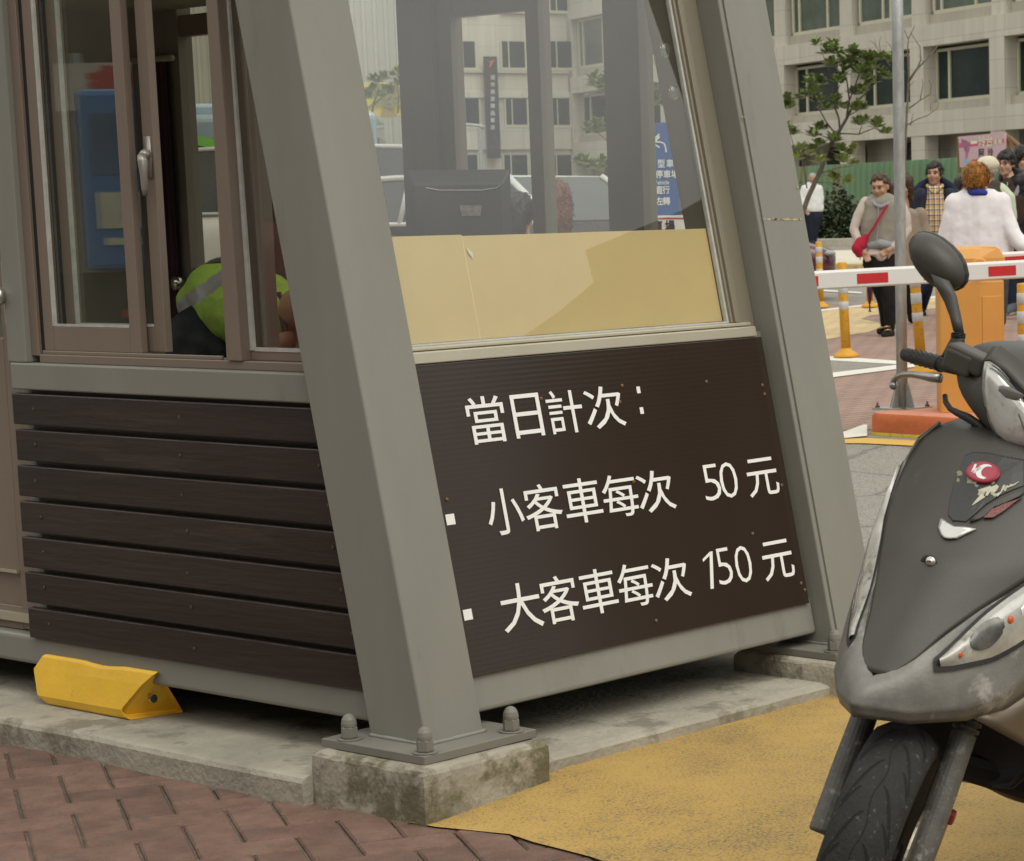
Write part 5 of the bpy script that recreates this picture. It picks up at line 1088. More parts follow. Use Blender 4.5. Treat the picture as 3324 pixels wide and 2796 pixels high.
ctree('broadleaf_tree', 'small tree beside the yellow banner seen through the booth glass', 'tree', 45, cw3,
      [([(100, 1000), (110, 700), (120, 640), (150, 560)], 8, 3), ([(120, 650), (200, 580), (250, 540)], 3, 1.5), ([(270, 700), (275, 600), (260, 480)], 4, 2)],
      [(110, 500), (150, 510), (180, 490), (120, 560), (160, 590), (90, 600), (250, 460), (270, 540), (240, 580), (280, 500), (200, 560)], 1, 13, leafr=26)
# ================================================================ PEOPLE
c7 = lambda x, y: ((2600 + x / 2.845) / KS, (480 + y / 2.845) / KS)
def skinmat(n, c): return mat(n, c, .55, 0, .08, 20, .05, 200, .4)
M_SK = [skinmat('skin_warm', (.42, .25, .165)), skinmat('skin_pale', (.50, .31, .22)), skinmat('skin_tan', (.33, .18, .11))]
M_HB = mat('black_hair', (.016, .013, .011), .45, 0, .3, 60, .5, 120, .4, stretch=(1, 1, .2)); M_HBR = mat('brown_hair', (.060, .032, .018), .5, 0, .3, 60, .5, 120, .4, stretch=(1, 1, .2))
M_HOR = mat('dyed_orange_hair', (.33, .145, .03), .6, 0, .35, 40, .7, 90, .3, stretch=(1, 1, .4), dirt=((.10, .045, .012), .3, 16)); M_HGR = mat('grey_hair', (.33, .32, .30), .6, 0, .3, 60, .5, 120)
M_EYE = mat('dark_eye', (.012, .010, .009), .25); M_LIP = mat('lip', (.30, .12, .10), .5)
def cloth(n, c, **k): return mat(n, c, k.pop('rough', .85), 0, k.pop('var', .13), k.pop('scale', 7), k.pop('bump', .35), k.pop('bscale', 28), .2, **k)
class Figure:
    def __init__(s, label, u, base, conv, group=None, name='person'):
        b = at_depth(*conv(*base), u); s.u, s.conv, s.b = u, conv, b; s.z0 = zg(b[0], b[1]) + .01
        s.t = thing(name, label, 'person', (b[0], b[1], s.z0), RZ, group)
    def P(s, x, y, d=0.0):
        p = at_depth(*s.conv(x, y), s.u + d) - np.array([s.b[0], s.b[1], s.z0]); return np.array([p @ RH, p @ FH, p[2]])
    def head(s, c, k, yaw, pitch, skin, limbs, roll=0.0, hands=(), voxel=.009):
        """skin-coloured body in one piece: head with features, neck, limbs, hands"""
        M = Matrix.Rotation(R(yaw), 3, 'Z') @ Matrix.Rotation(R(pitch), 3, 'X') @ Matrix.Rotation(R(roll), 3, 'Y'); c = np.array(c); s.hc, s.hM, s.hk = c, M, k
        H = lambda x, y, z: c + np.array(M @ Vec((x * k, y * k, z * k)))
        s.H = H; e = lambda p, r: ('e', H(*p), [q * k for q in r], M)
        sh = [e((0, .012, .030), (.074, .092, .088)), e((0, -.010, -.035), (.064, .078, .070)), e((0, -.030, -.075), (.046, .052, .040)), e((0, -.062, -.095), (.022, .020, .018)), e((-.036, -.058, -.025), (.026, .026, .028)), e((.036, -.058, -.025), (.026, .026, .028)),
              e((0, -.066, .030), (.058, .026, .022)), ('l', [H(0, -.080, .012), H(0, -.100, -.020), H(0, -.096, -.030)], [.010 * k, .0135 * k, .013 * k]), e((-.013, -.092, -.029), (.009, .010, .008)), e((.013, -.092, -.029), (.009, .010, .008)),
              e((0, -.080, -.052), (.024, .012, .007)), e((0, -.078, -.066), (.020, .012, .007)), e((-.077, .014, -.008), (.010, .020, .032)), e((.077, .014, -.008), (.010, .020, .032))] + limbs
        for hd_ in hands: sh += hd_
        body = blob(sh, 'body', skin, s.t, voxel, 2); s.body = body
        mb = MB()
        for sx in (-1, 1): mb.ball(H(sx * .031, -.0795, .006), np.array((.0135, .006, .0055)) * k, 10, 6, M)
        o = mb.build('eye', M_EYE, body, local=True, smooth=True)
        mb = MB()
        for sx in (-1, 1): mb.tube([H(sx * .014, -.088, .026), H(sx * .032, -.087, .031), H(sx * .050, -.074, .026)], [.003 * k, .0042 * k, .0025 * k], 6)
        mb.build('eyebrow', s.browm if hasattr(s, 'browm') else M_HB, body, local=True, smooth=True)
        mb = MB(); mb.ball(H(0, -.0865, -.058), np.array((.022, .0065, .0055)) * k, 12, 6, M); mb.build('mouth', M_LIP, body, local=True, smooth=True)
        return body
    def cap_hair(s, m, front=.055, back=-.075, side=-.03, puff=0.0, extra=(), name='hair', voxel=.010, strand=(.25, .2, .022)):
        k, H, M = s.hk, s.H, s.hM
        # skull cap: many overlapping tufts over the cranium above the hairline
        sh = []; rnd = random.Random(int(abs(s.b[0]) * 1000))
        for i in range(230):
            a = rnd.uniform(0, 2 * math.pi); zc_ = rnd.uniform(-.09, .122)
            fy = -math.cos(a)                        # -1 front .. 1 back
            lim = front if fy < -.55 else (np.interp(fy, [-.55, -.1, .3, 1], [front * .8, side, back * .8, back]))
            if zc_ < lim: continue
            rr = math.sqrt(max(0, 1 - ((zc_ - .030) / .092) ** 2)) if abs(zc_ - .03) < .092 else 0
            p = (math.sin(a) * .074 * rr * 1.03, .012 - math.cos(a) * .092 * rr * 1.02, zc_)
            q = rnd.uniform(.014, .021) + puff
            sh.append(('e', H(*p), [q * k, q * k, q * k * rnd.uniform(.9, 1.5)], M))
        sh.append(('e', H(0, .018, .042), [.072 * k, .086 * k, .086 * k], M)); sh += list(extra)
        hb = blob(sh, name, m, s.t, voxel, 1)
        mb = MB(); st = strand
        for v_ in hb.data.vertices:
            if rnd.random() > st[0]: continue
            p = np.array(v_.co); n_ = np.array(v_.normal); dn = np.array(M @ Vec((0, .25, -1.0))); d = n_ * st[1] + dn * (1 - st[1]) + np.array([rnd.uniform(-.4, .4) for _ in range(3)]); d /= np.linalg.norm(d); q = p + n_ * .002; L_ = st[2] * k * rnd.uniform(.5, 1.3); s_ = np.cross(d, n_); s_ /= np.linalg.norm(s_) + 1e-9; w_ = .0038 * k
            a, b, c, e = mb.v(q - s_ * w_), mb.v(q + s_ * w_), mb.v(q + d * L_ * .6 + s_ * w_ * .8 + n_ * .004), mb.v(q + d * L_); mb.face([a, b, c]); mb.face([a, c, e])
        mb.build('hair_strands', m, hb, local=True, recalc=False)
        return hb
def torso(top, mid, bot, wt, wm, wb, r, flat=1.0, n=5):
    out = []
    for i in range(n):
        q = -1 + 2 * i / (n - 1); rr = r * (1 - .22 * abs(q)) ; out.append(('l', [np.array(top) + np.array((q * wt, 0, -.02 * abs(q))), np.array(mid) + np.array((q * wm, 0, 0)), np.array(bot) + np.array((q * wb, 0, 0))], [rr * .88, rr, rr]))
    return out
def hand(w_, d, k=1.0, side=1, curl=.5):
    """palm, four bent fingers, thumb; w_ wrist, d direction of the palm"""
    d = np.array(d, float); d /= np.linalg.norm(d); s_ = np.cross(d, (0, 1, 0)); s_ = s_ / (np.linalg.norm(s_) + 1e-9) * side; n_ = np.cross(s_, d) * side; w_ = np.array(w_, float); out = []
    out.append(('l', [w_, w_ + d * .03 * k], [.026 * k, .03 * k]))
    for i, L_ in zip((-1.5, -.5, .5, 1.5), (.062, .074, .070, .055)):
        a = w_ + d * .045 * k + s_ * i * .017 * k; b = a + d * .045 * k; c = b + (d * (1 - curl) - n_ * curl) * L_ * .5 * k; e = c + (d * (1 - 1.5 * curl) - n_ * curl) * L_ * .45 * k
        out.append(('l', [a, b, c, e], [.0115 * k, .0105 * k, .0095 * k, .008 * k]))
    a = w_ + d * .015 * k + s_ * .022 * k; out.append(('l', [a, a + (d * .6 + s_ * .8) * .035 * k, a + (d * .95 + s_ * .75) * .062 * k], [.014 * k, .012 * k, .009 * k]))
    return out
mm = lambda pts, rr: ('l', pts, rr)
# --- woman with the red bag, head bowed
f = Figure('woman in grey fleece vest with red shoulder bag walking with her head bowed', 23.0, (800, 1735), c7); P = f.P; f.browm = M_HBR
hc = P(728, 360); f.head(hc, 1.0, -24, 14, M_SK[0], [mm([hc + (0, .03, -.07), P(735, 520, .02)], [.05, .06]), mm([P(740, 560), P(745, 900)], [.09, .1]), mm([P(560, 930, -.06), P(580, 960, -.1)], [.028, .026]), mm([P(850, 910, -.06), P(810, 945, -.1)], [.028, .026])],
       hands=[hand(P(572, 945, -.10), (.45, -.15, -.9), .95, -1, .35), hand(P(830, 930, -.10), (-.85, -.1, -.5), .95, 1, .5)])
f.cap_hair(M_HBR, .072, -.06, .0, -.004, strand=(.05, .1, .015), extra=[mm([f.H(.02, .10, .03), f.H(.055, .12, -.03), f.H(.06, .11, -.10), f.H(.05, .10, -.15)], [.035, .042, .036, .018]), ('e', f.H(.03, .10, .03), [.04, .04, .045])])
mb = MB(); mb.tube([f.H(math.cos(a) * .079, .012 - .005 * math.sin(a), .052 + math.sin(a) * .072) for a in np.linspace(.05, math.pi - .05, 16)], .0075, 6); mb.build('hairband', M_BLKP, f.t, local=True, smooth=True)
M_FLE = cloth('grey_fleece', (.255, .235, .195), dirt=((.32, .26, .14), .2, 8)); M_PINKSL = cloth('pale_pink_sleeve', (.50, .43, .385))
blob([mm([P(600, 505, .01), P(525, 640), P(488, 755, -.02), P(530, 860, -.06), P(562, 930, -.09)], [.058, .052, .047, .043, .036]), mm([P(905, 505, .01), P(965, 640), P(985, 755, -.02), P(925, 850, -.07), P(850, 915, -.09)], [.058, .052, .047, .043, .036]), mm([P(640, 930), P(840, 930)], [.085, .085])], 'sleeves', M_PINKSL, f.t, .012, folds=.012)
blob(torso(P(750, 520), P(745, 720), P(745, 885), .10, .115, .11, .115) + [mm([P(660, 500, .02), P(740, 475, .05), P(820, 500, .02)], [.045, .045, .045]), mm([P(615, 520), P(700, 470)], [.06, .06]), mm([P(880, 520), P(790, 470)], [.06, .06])], 'fleece_vest', M_FLE, f.t, .012, folds=.012)
blob([mm([P(655, 490, -.05), P(690, 530, -.085), P(735, 548, -.10), P(790, 530, -.085), P(830, 490, -.05)], [.018, .022, .022, .022, .018])], 'collar', cloth('blue_grey_lining', (.26, .275, .29)), f.t, .010)
blob([mm([P(630, 905, -.07), P(740, 885, -.10), P(850, 905, -.07)], [.038, .045, .038])], 'vest_hem', cloth('blue_grey_lining', (.26, .275, .29)), f.t, .010, folds=.015)
mb = MB(); mb.tube([P(715, 540, -.118), P(712, 700, -.128), P(700, 880, -.13)], .005, 6); mb.build('zip', M_GALV, f.t, local=True)
blob([mm([P(640, 940, -.04), P(740, 1000, -.06), P(850, 930, -.04)], [.05, .06, .05]), mm([P(620, 985, -.09), P(760, 975, -.10)], [.018, .018])], 'shirt_hem', M_PINKSL, f.t, .010)
blob(torso(P(745, 950), P(745, 1030), P(745, 1080), .09, .10, .10, .10) + [mm([P(700, 1050), P(715, 1250, -.03), P(765, 1430, .05), P(785, 1640, .12)], [.098, .082, .062, .052]), mm([P(800, 1050), P(805, 1270, -.03), P(815, 1450, -.06), P(820, 1660, -.04)], [.098, .084, .064, .054])], 'trousers', cloth('black_trousers', (.012, .011, .011)), f.t, .013, folds=.012)
M_SHOE = cloth('black_shoe', (.02, .019, .018), bump=.1)
blob([mm([P(770, 1680, .10), P(730, 1695, .0)], [.045, .036])], 'shoe', M_SHOE, f.t, .010); blob([mm([P(825, 1712, -.04), P(775, 1728, -.14)], [.047, .038])], 'shoe', M_SHOE, f.t, .010)
mb = MB(); 
for (x, y, d) in ((790, 1655, -.14), (800, 1685, -.15), (745, 1665, -.02)): mb.tube([P(x - 30, y + 6, d), P(x, y - 4, d - .02), P(x + 32, y - 2, d + .02)], .008, 6)
mb.build('shoe_trim', mat('gold_trim', (.45, .33, .14), .3, .7), f.t, local=True, smooth=True)
bag = thing('shoulder_bag', 'red cloth shoulder bag hanging at the hip of the woman in the fleece', 'bag', f.t.location, RZ)
M_REDB = cloth('red_cloth', (.36, .018, .045))
blob([mm([P(545, 865, -.08), P(525, 930, -.09), P(540, 975, -.09)], [.045, .062, .045]), mm([P(600, 820, -.10), P(560, 900, -.10)], [.028, .05])], 'pouch', M_REDB, bag, .010)
mb = MB(); rows = [[P(x - 9, y - 7, d), P(x + 9, y + 7, d)] for x, y, d in ((800, 528, -.115), (760, 590, -.130), (720, 655, -.137), (675, 735, -.137), (630, 800, -.13), (590, 850, -.12))]; mb.grid(rows); mb.build('strap', M_REDB, bag, local=True, solid=.006, recalc=False)
# --- umbrella at her side
um = thing('folded_umbrella', 'folded plaid umbrella pointing down beside the woman with the red bag', 'umbrella', f.t.location, RZ)
mb = MB(); mb.tube([P(640, 1240, .5), P(637, 1330, .5), P(634, 1440, .5)], [.030, .028, .012], 12); mb.build('canopy', cloth('plaid_canopy', (.10, .045, .07), var=.6, scale=20), um, local=True, smooth=True)
mb = MB(); mb.tube([P(634, 1435, .5), P(637, 1512, .5)], [.008, .008], 8); mb.tube([P(637, 1508, .5), P(637, 1516, .5)], [.02, .015], 8); mb.build('tip', M_BLKP, um, local=True, smooth=True)
# --- man in plaid shirt and navy jacket
def plaidmat():
    m = bpy.data.materials.new('yellow_plaid'); m.use_nodes = True; t = m.node_tree; b = t.nodes['Principled BSDF']; N = t.nodes.new; K = t.links.new
    tc = N('ShaderNodeTexCoord'); sp = N('ShaderNodeSeparateXYZ'); K(tc.outputs['Object'], sp.inputs[0]); cols = []
    def band_(ax, per, lo, hi):
        a = N('ShaderNodeMath'); a.operation = 'MULTIPLY'; a.inputs[1].default_value = 1 / per; K(sp.outputs[ax], a.inputs[0]); f_ = N('ShaderNodeMath'); f_.operation = 'FRACT'; K(a.outputs[0], f_.inputs[0])
        g1 = N('ShaderNodeMath'); g1.operation = 'GREATER_THAN'; g1.inputs[1].default_value = lo; K(f_.outputs[0], g1.inputs[0]); g2 = N('ShaderNodeMath'); g2.operation = 'LESS_THAN'; g2.inputs[1].default_value = hi; K(f_.outputs[0], g2.inputs[0])
        g = N('ShaderNodeMath'); g.operation = 'MULTIPLY'; K(g1.outputs[0], g.inputs[0]); K(g2.outputs[0], g.inputs[1]); return g.outputs[0]
    cur = None
    prev = (.66, .62, .55, 1)
    for (ax, per, lo, hi, c, k) in (('X', .058, .0, .40, (.50, .26, .04, 1), .75), ('Z', .058, .0, .42, (.50, .26, .04, 1), .6), ('X', .058, .45, .72, (.03, .03, .045, 1), .72), ('Z', .058, .5, .75, (.03, .03, .045, 1), .72)):
        mx = N('ShaderNodeMixRGB'); mx.inputs[2].default_value = c; mu = N('ShaderNodeMath'); mu.operation = 'MULTIPLY'; mu.inputs[1].default_value = k; K(band_(ax, per, lo, hi), mu.inputs[0]); K(mu.outputs[0], mx.inputs[0])
        if cur is None: mx.inputs[1].default_value = prev
        else: K(cur, mx.inputs[1])
        cur = mx.outputs[0]
    K(cur, b.inputs['Base Color']); b.inputs['Roughness'].default_value = .85; return m
f = Figure('man in yellow plaid shirt and open navy jacket with fur collar', 26.6, (1110, 1540), c7); P = f.P
hc = P(1232, 245); f.head(hc, 1.05, -18, -2, M_SK[0], [mm([hc + (0, .03, -.07), P(1240, 400, .02)], [.06, .068]), mm([P(1230, 450), P(1230, 800)], [.1, .1]), mm([P(1000, 850), P(995, 900)], [.035, .03])], hands=[hand(P(998, 880), (0, 0, -1), .95, -1, .4)], voxel=.010)
f.cap_hair(M_HB, .062, -.05, -.035)
blob(torso(P(1232, 440, -.04), P(1232, 620, -.06), P(1232, 770, -.05), .07, .085, .085, .125), 'plaid_shirt', plaidmat(), f.t, .012, folds=.012)
mb = MB(); mb.tube([P(1165, 345, -.09), P(1215, 415, -.15)], [.02, .012], 8); mb.tube([P(1310, 345, -.09), P(1255, 415, -.15)], [.02, .012], 8); mb.build('shirt_collar', plaidmat(), f.t, local=True, smooth=True)
M_NAVY = cloth('navy_jacket', (.014, .018, .032), rough=.6)
blob([mm([P(1075, 440), P(1030, 620), P(1000, 760), P(995, 860)], [.088, .078, .066, .055]), mm([P(1405, 440), P(1455, 620), P(1470, 760)], [.088, .078, .066]), mm([P(1118, 440, -.06), P(1100, 620, -.075), P(1100, 840, -.06)], [.085, .09, .085]), mm([P(1362, 440, -.06), P(1372, 620, -.075), P(1378, 840, -.06)], [.085, .09, .085]), mm([P(1140, 430, .09), P(1340, 430, .09)], [.1, .1]), mm([P(1140, 640, .09), P(1340, 640, .09)], [.11, .11]), mm([P(1140, 830, .07), P(1340, 830, .07)], [.11, .11])], 'jacket', M_NAVY, f.t, .013, folds=.012)
blob([mm([P(1060, 395, -.02), P(1110, 360, .03), P(1180, 320, .08), P(1240, 310, .1), P(1310, 320, .08), P(1380, 365, .03), P(1415, 400, -.02)], [.04, .055, .055, .05, .055, .055, .04])], 'fur_collar', cloth('navy_fur', (.012, .018, .042), bump=.8, bscale=60), f.t, .010)
mb = MB(); c = P(1366, 512, -.125); mb.ball(c, (.032, .012, .040), 16, 8); mb.build('sleeve_patch', mat('patch_print', (.20, .18, .25), .6, 0, .9, 60), f.t, local=True, smooth=True)
blob(torso(P(1235, 800), P(1235, 860), P(1235, 900), .09, .1, .1, .11) + [mm([P(1190, 900), P(1180, 1180, -.05), P(1140, 1370, .05), P(1105, 1500, .2)], [.105, .09, .07, .06]), mm([P(1270, 900), P(1200, 1180, -.1), P(1050, 1370, -.1), P(1000, 1470, -.05)], [.105, .09, .07, .06])], 'trousers', cloth('dark_jeans', (.016, .022, .045)), f.t, .014, folds=.012)
blob([mm([P(1105, 1510, .15), P(1125, 1540, .02)], [.05, .042])], 'shoe', M_SHOE, f.t, .011); blob([mm([P(995, 1480, -.05), P(1000, 1515, -.17)], [.05, .042])], 'shoe', M_SHOE, f.t, .011)
# --- man in white sweatshirt, seen from behind
f = Figure('man with dyed orange hair in white sweatshirt with blue collar seen from behind', 17.6, (1640, 1640), c7); P = f.P; f.z0 = f.z0
hc = P(1618, 305); f.head(hc, .94, 172, 6, M_SK[2], [mm([hc + (0, -.01, -.07), P(1625, 430, .0)], [.062, .066]), mm([P(1630, 470), P(1640, 900)], [.1, .1]), mm([P(1330, 900), P(1310, 1000)], [.04, .035]), mm([P(1990, 850, -.05), P(2060, 940, -.1)], [.04, .035])], hands=[hand(P(2060, 940, -.1), (.5, -.4, -.8), 1, 1, .4), hand(P(1310, 990), (0, -.1, -1), 1, -1, .4)], voxel=.009)
f.cap_hair(M_HOR, .04, -.092, -.035, .006, voxel=.008, strand=(.45, .35, .022))
mb = MB(); mb.ball(P(1531, 372, -.03), (.010, .012, .022), 10, 6); mb.build('earpiece', M_GALV, f.t, local=True, smooth=True)
M_WSW = cloth('white_sweatshirt', (.72, .70, .72), bump=.5, bscale=9, var=.04)
blob(torso(P(1632, 500, .01), P(1640, 720, .01), P(1645, 985, .0), .155, .135, .145, .135) + [mm([P(1452, 520), P(1385, 680), P(1335, 850), P(1325, 960)], [.082, .074, .062, .056]), mm([P(1818, 520), P(1890, 680, -.02), P(1955, 800, -.06), P(2050, 905, -.12)], [.082, .076, .066, .056]), mm([P(1540, 452, .01), P(1630, 430, .01), P(1715, 452, .01)], [.062, .066, .062])], 'sweatshirt', M_WSW, f.t, .011, 4, folds=.012)
blob([mm([P(1548, 424, -.03), P(1590, 414, -.08), P(1640, 411, -.09), P(1690, 417, -.075), P(1712, 428, -.02)], [.024, .026, .027, .026, .024]), mm([P(1548, 424, -.03), P(1560, 420, .05)], [.024, .022]), mm([P(1712, 428, -.02), P(1700, 420, .06)], [.024, .022])], 'collar', cloth('royal_blue_collar', (.035, .045, .26)), f.t, .007)
blob(torso(P(1645, 990), P(1645, 1060), P(1645, 1120), .10, .11, .11, .12) + [mm([P(1600, 1100), P(1600, 1360), P(1600, 1620)], [.1, .075, .06]), mm([P(1690, 1100), P(1695, 1360), P(1700, 1620)], [.1, .075, .06])], 'trousers', cloth('dark_jeans', (.016, .022, .045)), f.t, .014, folds=.012)
# --- elderly man in cap and vest
f = Figure('man in cream cap and dark vest half hidden behind the orange haired man', 23.5, (1800, 1640), c7); P = f.P; f.browm = M_HGR
hc = P(1716, 215); f.head(hc, .98, -62, 4, M_SK[2], [mm([hc + (.01, .02, -.07), P(1750, 370, .0)], [.058, .065]), mm([P(1770, 420), P(1780, 900)], [.1, .1])], voxel=.010)
f.cap_hair(M_HGR, .05, -.075, -.045, .0, strand=(.1, .1, .012))
blob([('e', f.H(0, .012, .062), [.098, .116, .084], f.hM), ('e', f.H(0, .03, .055), [.096, .108, .06], f.hM), mm([f.H(-.03, -.07, .052), f.H(-.02, -.135, .036)], [.022, .008]), mm([f.H(.03, -.07, .052), f.H(.02, -.135, .036)], [.022, .008]), mm([f.H(0, -.07, .055), f.H(0, -.145, .038)], [.022, .008])], 'cap', cloth('cream_cap', (.60, .56, .42)), f.t, .008)
blob([mm([P(1830, 400), P(1905, 470), P(1930, 640), P(1940, 800)], [.085, .08, .07, .06]), mm([P(1690, 400), P(1620, 520), P(1600, 760)], [.08, .075, .06])] + torso(P(1765, 420, .01), P(1780, 640, .01), P(1785, 900, .01), .11, .11, .11, .12), 'shirt', cloth('pale_green_shirt', (.50, .56, .42)), f.t, .012, folds=.012)
blob(torso(P(1765, 440, .0), P(1780, 640, .0), P(1785, 890, .0), .078, .098, .10, .135) + [mm([P(1790, 360, -.02), P(1800, 440, -.02)], [.07, .09])], 'vest', cloth('charcoal_vest', (.065, .055, .045)), f.t, .012, folds=.012)
blob([mm([P(1760, 900), P(1760, 1600)], [.12, .06]), mm([P(1830, 900), P(1840, 1600)], [.12, .06])], 'trousers', cloth('grey_trousers', (.06, .06, .06)), f.t, .014, folds=.012)
# --- man with glasses in black down jacket
f = Figure('man with glasses in black quilted jacket and brown zip shirt at the right edge', 25.5, (1950, 1530), c7); P = f.P
hc = P(1893, 150); f.head(hc, 1.06, -30, 2, M_SK[1], [mm([hc + (.01, .03, -.07), P(1925, 300, .02)], [.058, .066]), mm([P(1950, 350), P(1970, 900)], [.1, .1]), mm([P(1880, 880, -.05), P(1890, 920, -.08)], [.035, .03])], hands=[hand(P(1885, 890, -.08), (-.1, -.2, -1), 1, -1, .5)], voxel=.009)
f.cap_hair(M_HB, .055, -.055, -.02, .005)
mb = MB()
for sx in (-1, 1): mb.tube([f.H(sx * .031 + .021 * math.cos(a), -.094, .004 + .014 * math.sin(a)) for a in np.linspace(0, 2 * math.pi, 15)], .0022, 6); mb.tube([f.H(sx * .052, -.092, .008), f.H(sx * .078, -.03, .010), f.H(sx * .080, .01, .008)], .0022, 6)
mb.tube([f.H(-.010, -.096, .008), f.H(.010, -.096, .008)], .002, 6); mb.build('glasses', mat('dark_metal_frame', (.08, .07, .06), .3, .8), f.t, local=True, smooth=True)
blob(torso(P(1935, 360, -.05), P(1945, 480, -.07), P(1950, 640, -.06), .045, .06, .07, .115) + [mm([P(1885, 300, -.05), P(1920, 340, -.10), P(1975, 300, -.04)], [.03, .035, .03])], 'zip_shirt', cloth('brown_shirt', (.045, .026, .022)), f.t, .011, folds=.012)
mb = MB(); mb.tube([P(1907, 318, -.155), P(1905, 355, -.165)], .006, 6); mb.build('zip_pull', M_GALV, f.t, local=True)
mb = MB(); mb.quad(*(P(x, y, -.19) for x, y in ((1918, 435), (1950, 430), (1952, 452), (1920, 458)))); mb.build('shirt_print', M_LIP, f.t, local=True, recalc=False)
PUF = cloth('black_quilted', (.014, .013, .014), rough=.45)
sh = []
for y in range(330, 1000, 62): sh += [mm([P(1990 + (y - 330) * .02, y, -.06), P(2040, y, .0), P(2090, y, .04)], [.092, .11, .11])] + ([mm([P(1850, y + 10, .04), P(1840, y + 10, .02)], [.05, .06])] if y < 420 else [])
for y in range(380, 860, 58): sh.append(('e', P(2075 + (y - 380) * .03, y, -.04), [.09, .09, .045]))
sh += [mm([P(1835, 345, .02), P(1870, 275, .07), P(1940, 240, .10), P(2010, 250, .08), P(2060, 310, .04)], [.05, .06, .065, .065, .06]), mm([P(1960, 420, .1), P(2000, 900, .1)], [.12, .12])]
blob(sh, 'down_jacket', PUF, f.t, .013, 2)
mb = MB(); mb.grid([[P(2000, 345, -.14), P(2030, 360, -.12)], [P(1965, 420, -.17), P(2000, 430, -.15)], [P(1950, 520, -.17), P(1975, 520, -.15)]]); mb.build('jacket_lining', cloth('blue_grey_lining', (.26, .275, .29)), f.t, local=True, recalc=False, solid=.008)
blob([mm([P(1990, 950), P(1960, 1150), P(1955, 1290, .02), P(1950, 1420, .04)], [.11, .09, .072, .062]), mm([P(2060, 950), P(2080, 1200), P(2090, 1480)], [.11, .09, .065])], 'jeans', cloth('blue_jeans', (.022, .03, .05)), f.t, .014, folds=.012)
blob([mm([P(1960, 1430, .05), P(1950, 1480, .02)], [.06, .055]), mm([P(1955, 1490, .04), P(1890, 1520, -.10)], [.05, .04])], 'shoe', cloth('grey_canvas_shoe', (.10, .11, .13)), f.t, .010)
mb = MB(); mb.tube([P(1985, 1524, .06), P(1930, 1531, -.04), P(1880, 1533, -.12)], [.028, .03, .028], 10); mb.build('shoe_sole', mat('pale_sole', (.42, .36, .28), .7), f.t, local=True, smooth=True)
# --- people mostly hidden: behind the pole, behind the plaid man, at the right edge
def hidden(label, u, base, hp, k, yaw, skin, hairm, coat, long=True, sh_w=150, pale=None):
    f = Figure(label, u, base, c7); P = f.P; hc = P(*hp); mpp = 2.845 * CF / u
    f.head(hc, k, yaw, 5, skin, [mm([hc + (0, .03, -.07), hc + (0, .03, -.2)], [.055, .062]), mm([hc + (0, .03, -.35), hc + (0, .03, -.8)], [.09, .1])], voxel=.011)
    f.cap_hair(hairm, .05, -.09, -.09, .01, extra=[mm([f.H(.06, .03, .0), f.H(.065, .04, -.12)], [.045, .03]), mm([f.H(-.06, .03, .0), f.H(-.065, .04, -.12)], [.045, .03]), mm([f.H(0, .08, .0), f.H(0, .09, -.14)], [.06, .04])] if long else ())
    z = hc; T = lambda x, zz, d=.03: hc + np.array((x, d, -zz))
    blob(torso(T(0, .28), T(0, .5), T(0, .85), .10, .11, .12, .115) + [mm([T(-.17, .27), T(-.23, .5), T(-.22, .75)], [.07, .06, .05]), mm([T(.17, .27), T(.23, .5), T(.22, .75)], [.07, .06, .05])], 'coat', coat, f.t, .014, folds=.012)
    blob([mm([T(-.09, .85), T(-.08, max(.9, hc[2] - .05))], [.1, .055]), mm([T(.09, .85), T(.08, max(.9, hc[2] - .05))], [.1, .055])], 'trousers', cloth('black_trousers', (.012, .011, .011)), f.t, .015, folds=.012)
    return f
hidden('person with wavy brown hair in beige coat almost hidden behind the steel pole', 25.0, (940, 1600), (945, 368), 1.0, -20, M_SK[0], M_HBR, cloth('beige_coat', (.27, .22, .165)))
hidden('person with dark bobbed hair glimpsed between the plaid man and the orange haired man', 29.0, (1500, 1470), (1492, 372), .95, 40, M_SK[1], M_HB, cloth('black_coat', (.02, .02, .02)))
hidden('person with black hair cut off by the right edge behind the man with glasses', 27.5, (2075, 1500), (2055, 112), 1.1, 20, M_SK[1], M_HB, cloth('dark_green_coat', (.05, .06, .04)), False)
# --- old man in white shirt by the planter
f = Figure('balding man in white shirt and dark trousers standing by the hedge far off', 55.5, (110, 885), c7); P = f.P; f.browm = M_HGR
hc = P(108, 292); f.head(hc, 1.05, -25, 25, M_SK[2], [mm([hc + (0, .03, -.07), P(105, 345, .02)], [.06, .066]), mm([P(100, 380), P(110, 560)], [.1, .1]), mm([P(30, 540, -.1), P(40, 580, -.15)], [.04, .035])], hands=[hand(P(40, 575, -.15), (.5, -.3, -.7), 1.2, -1, .4)], voxel=.013)
f.cap_hair(M_HGR, .12, -.05, -.02, 0)
blob(torso(P(98, 390), P(105, 470), P(112, 560), .13, .135, .13, .15) + [mm([P(35, 380), P(10, 460), P(30, 550, -.1)], [.095, .085, .07]), mm([P(165, 380), P(180, 470), P(175, 560)], [.095, .085, .07]), mm([P(80, 345), P(125, 345)], [.08, .08])], 'shirt', cloth('white_shirt', (.62, .62, .62)), f.t, .016, folds=.012)
blob(torso(P(112, 575), P(112, 620), P(112, 640), .11, .12, .12, .14) + [mm([P(90, 640), P(85, 760), P(95, 865)], [.14, .11, .085]), mm([P(140, 640), P(125, 760), P(110, 865)], [.14, .11, .085])], 'trousers', cloth('navy_trousers', (.014, .017, .03)), f.t, .018, folds=.012)
blob([mm([P(100, 870), P(75, 884, -.1)], [.07, .055]), mm([P(118, 870), P(110, 884, -.15)], [.07, .055])], 'shoe', M_SHOE, f.t, .015)
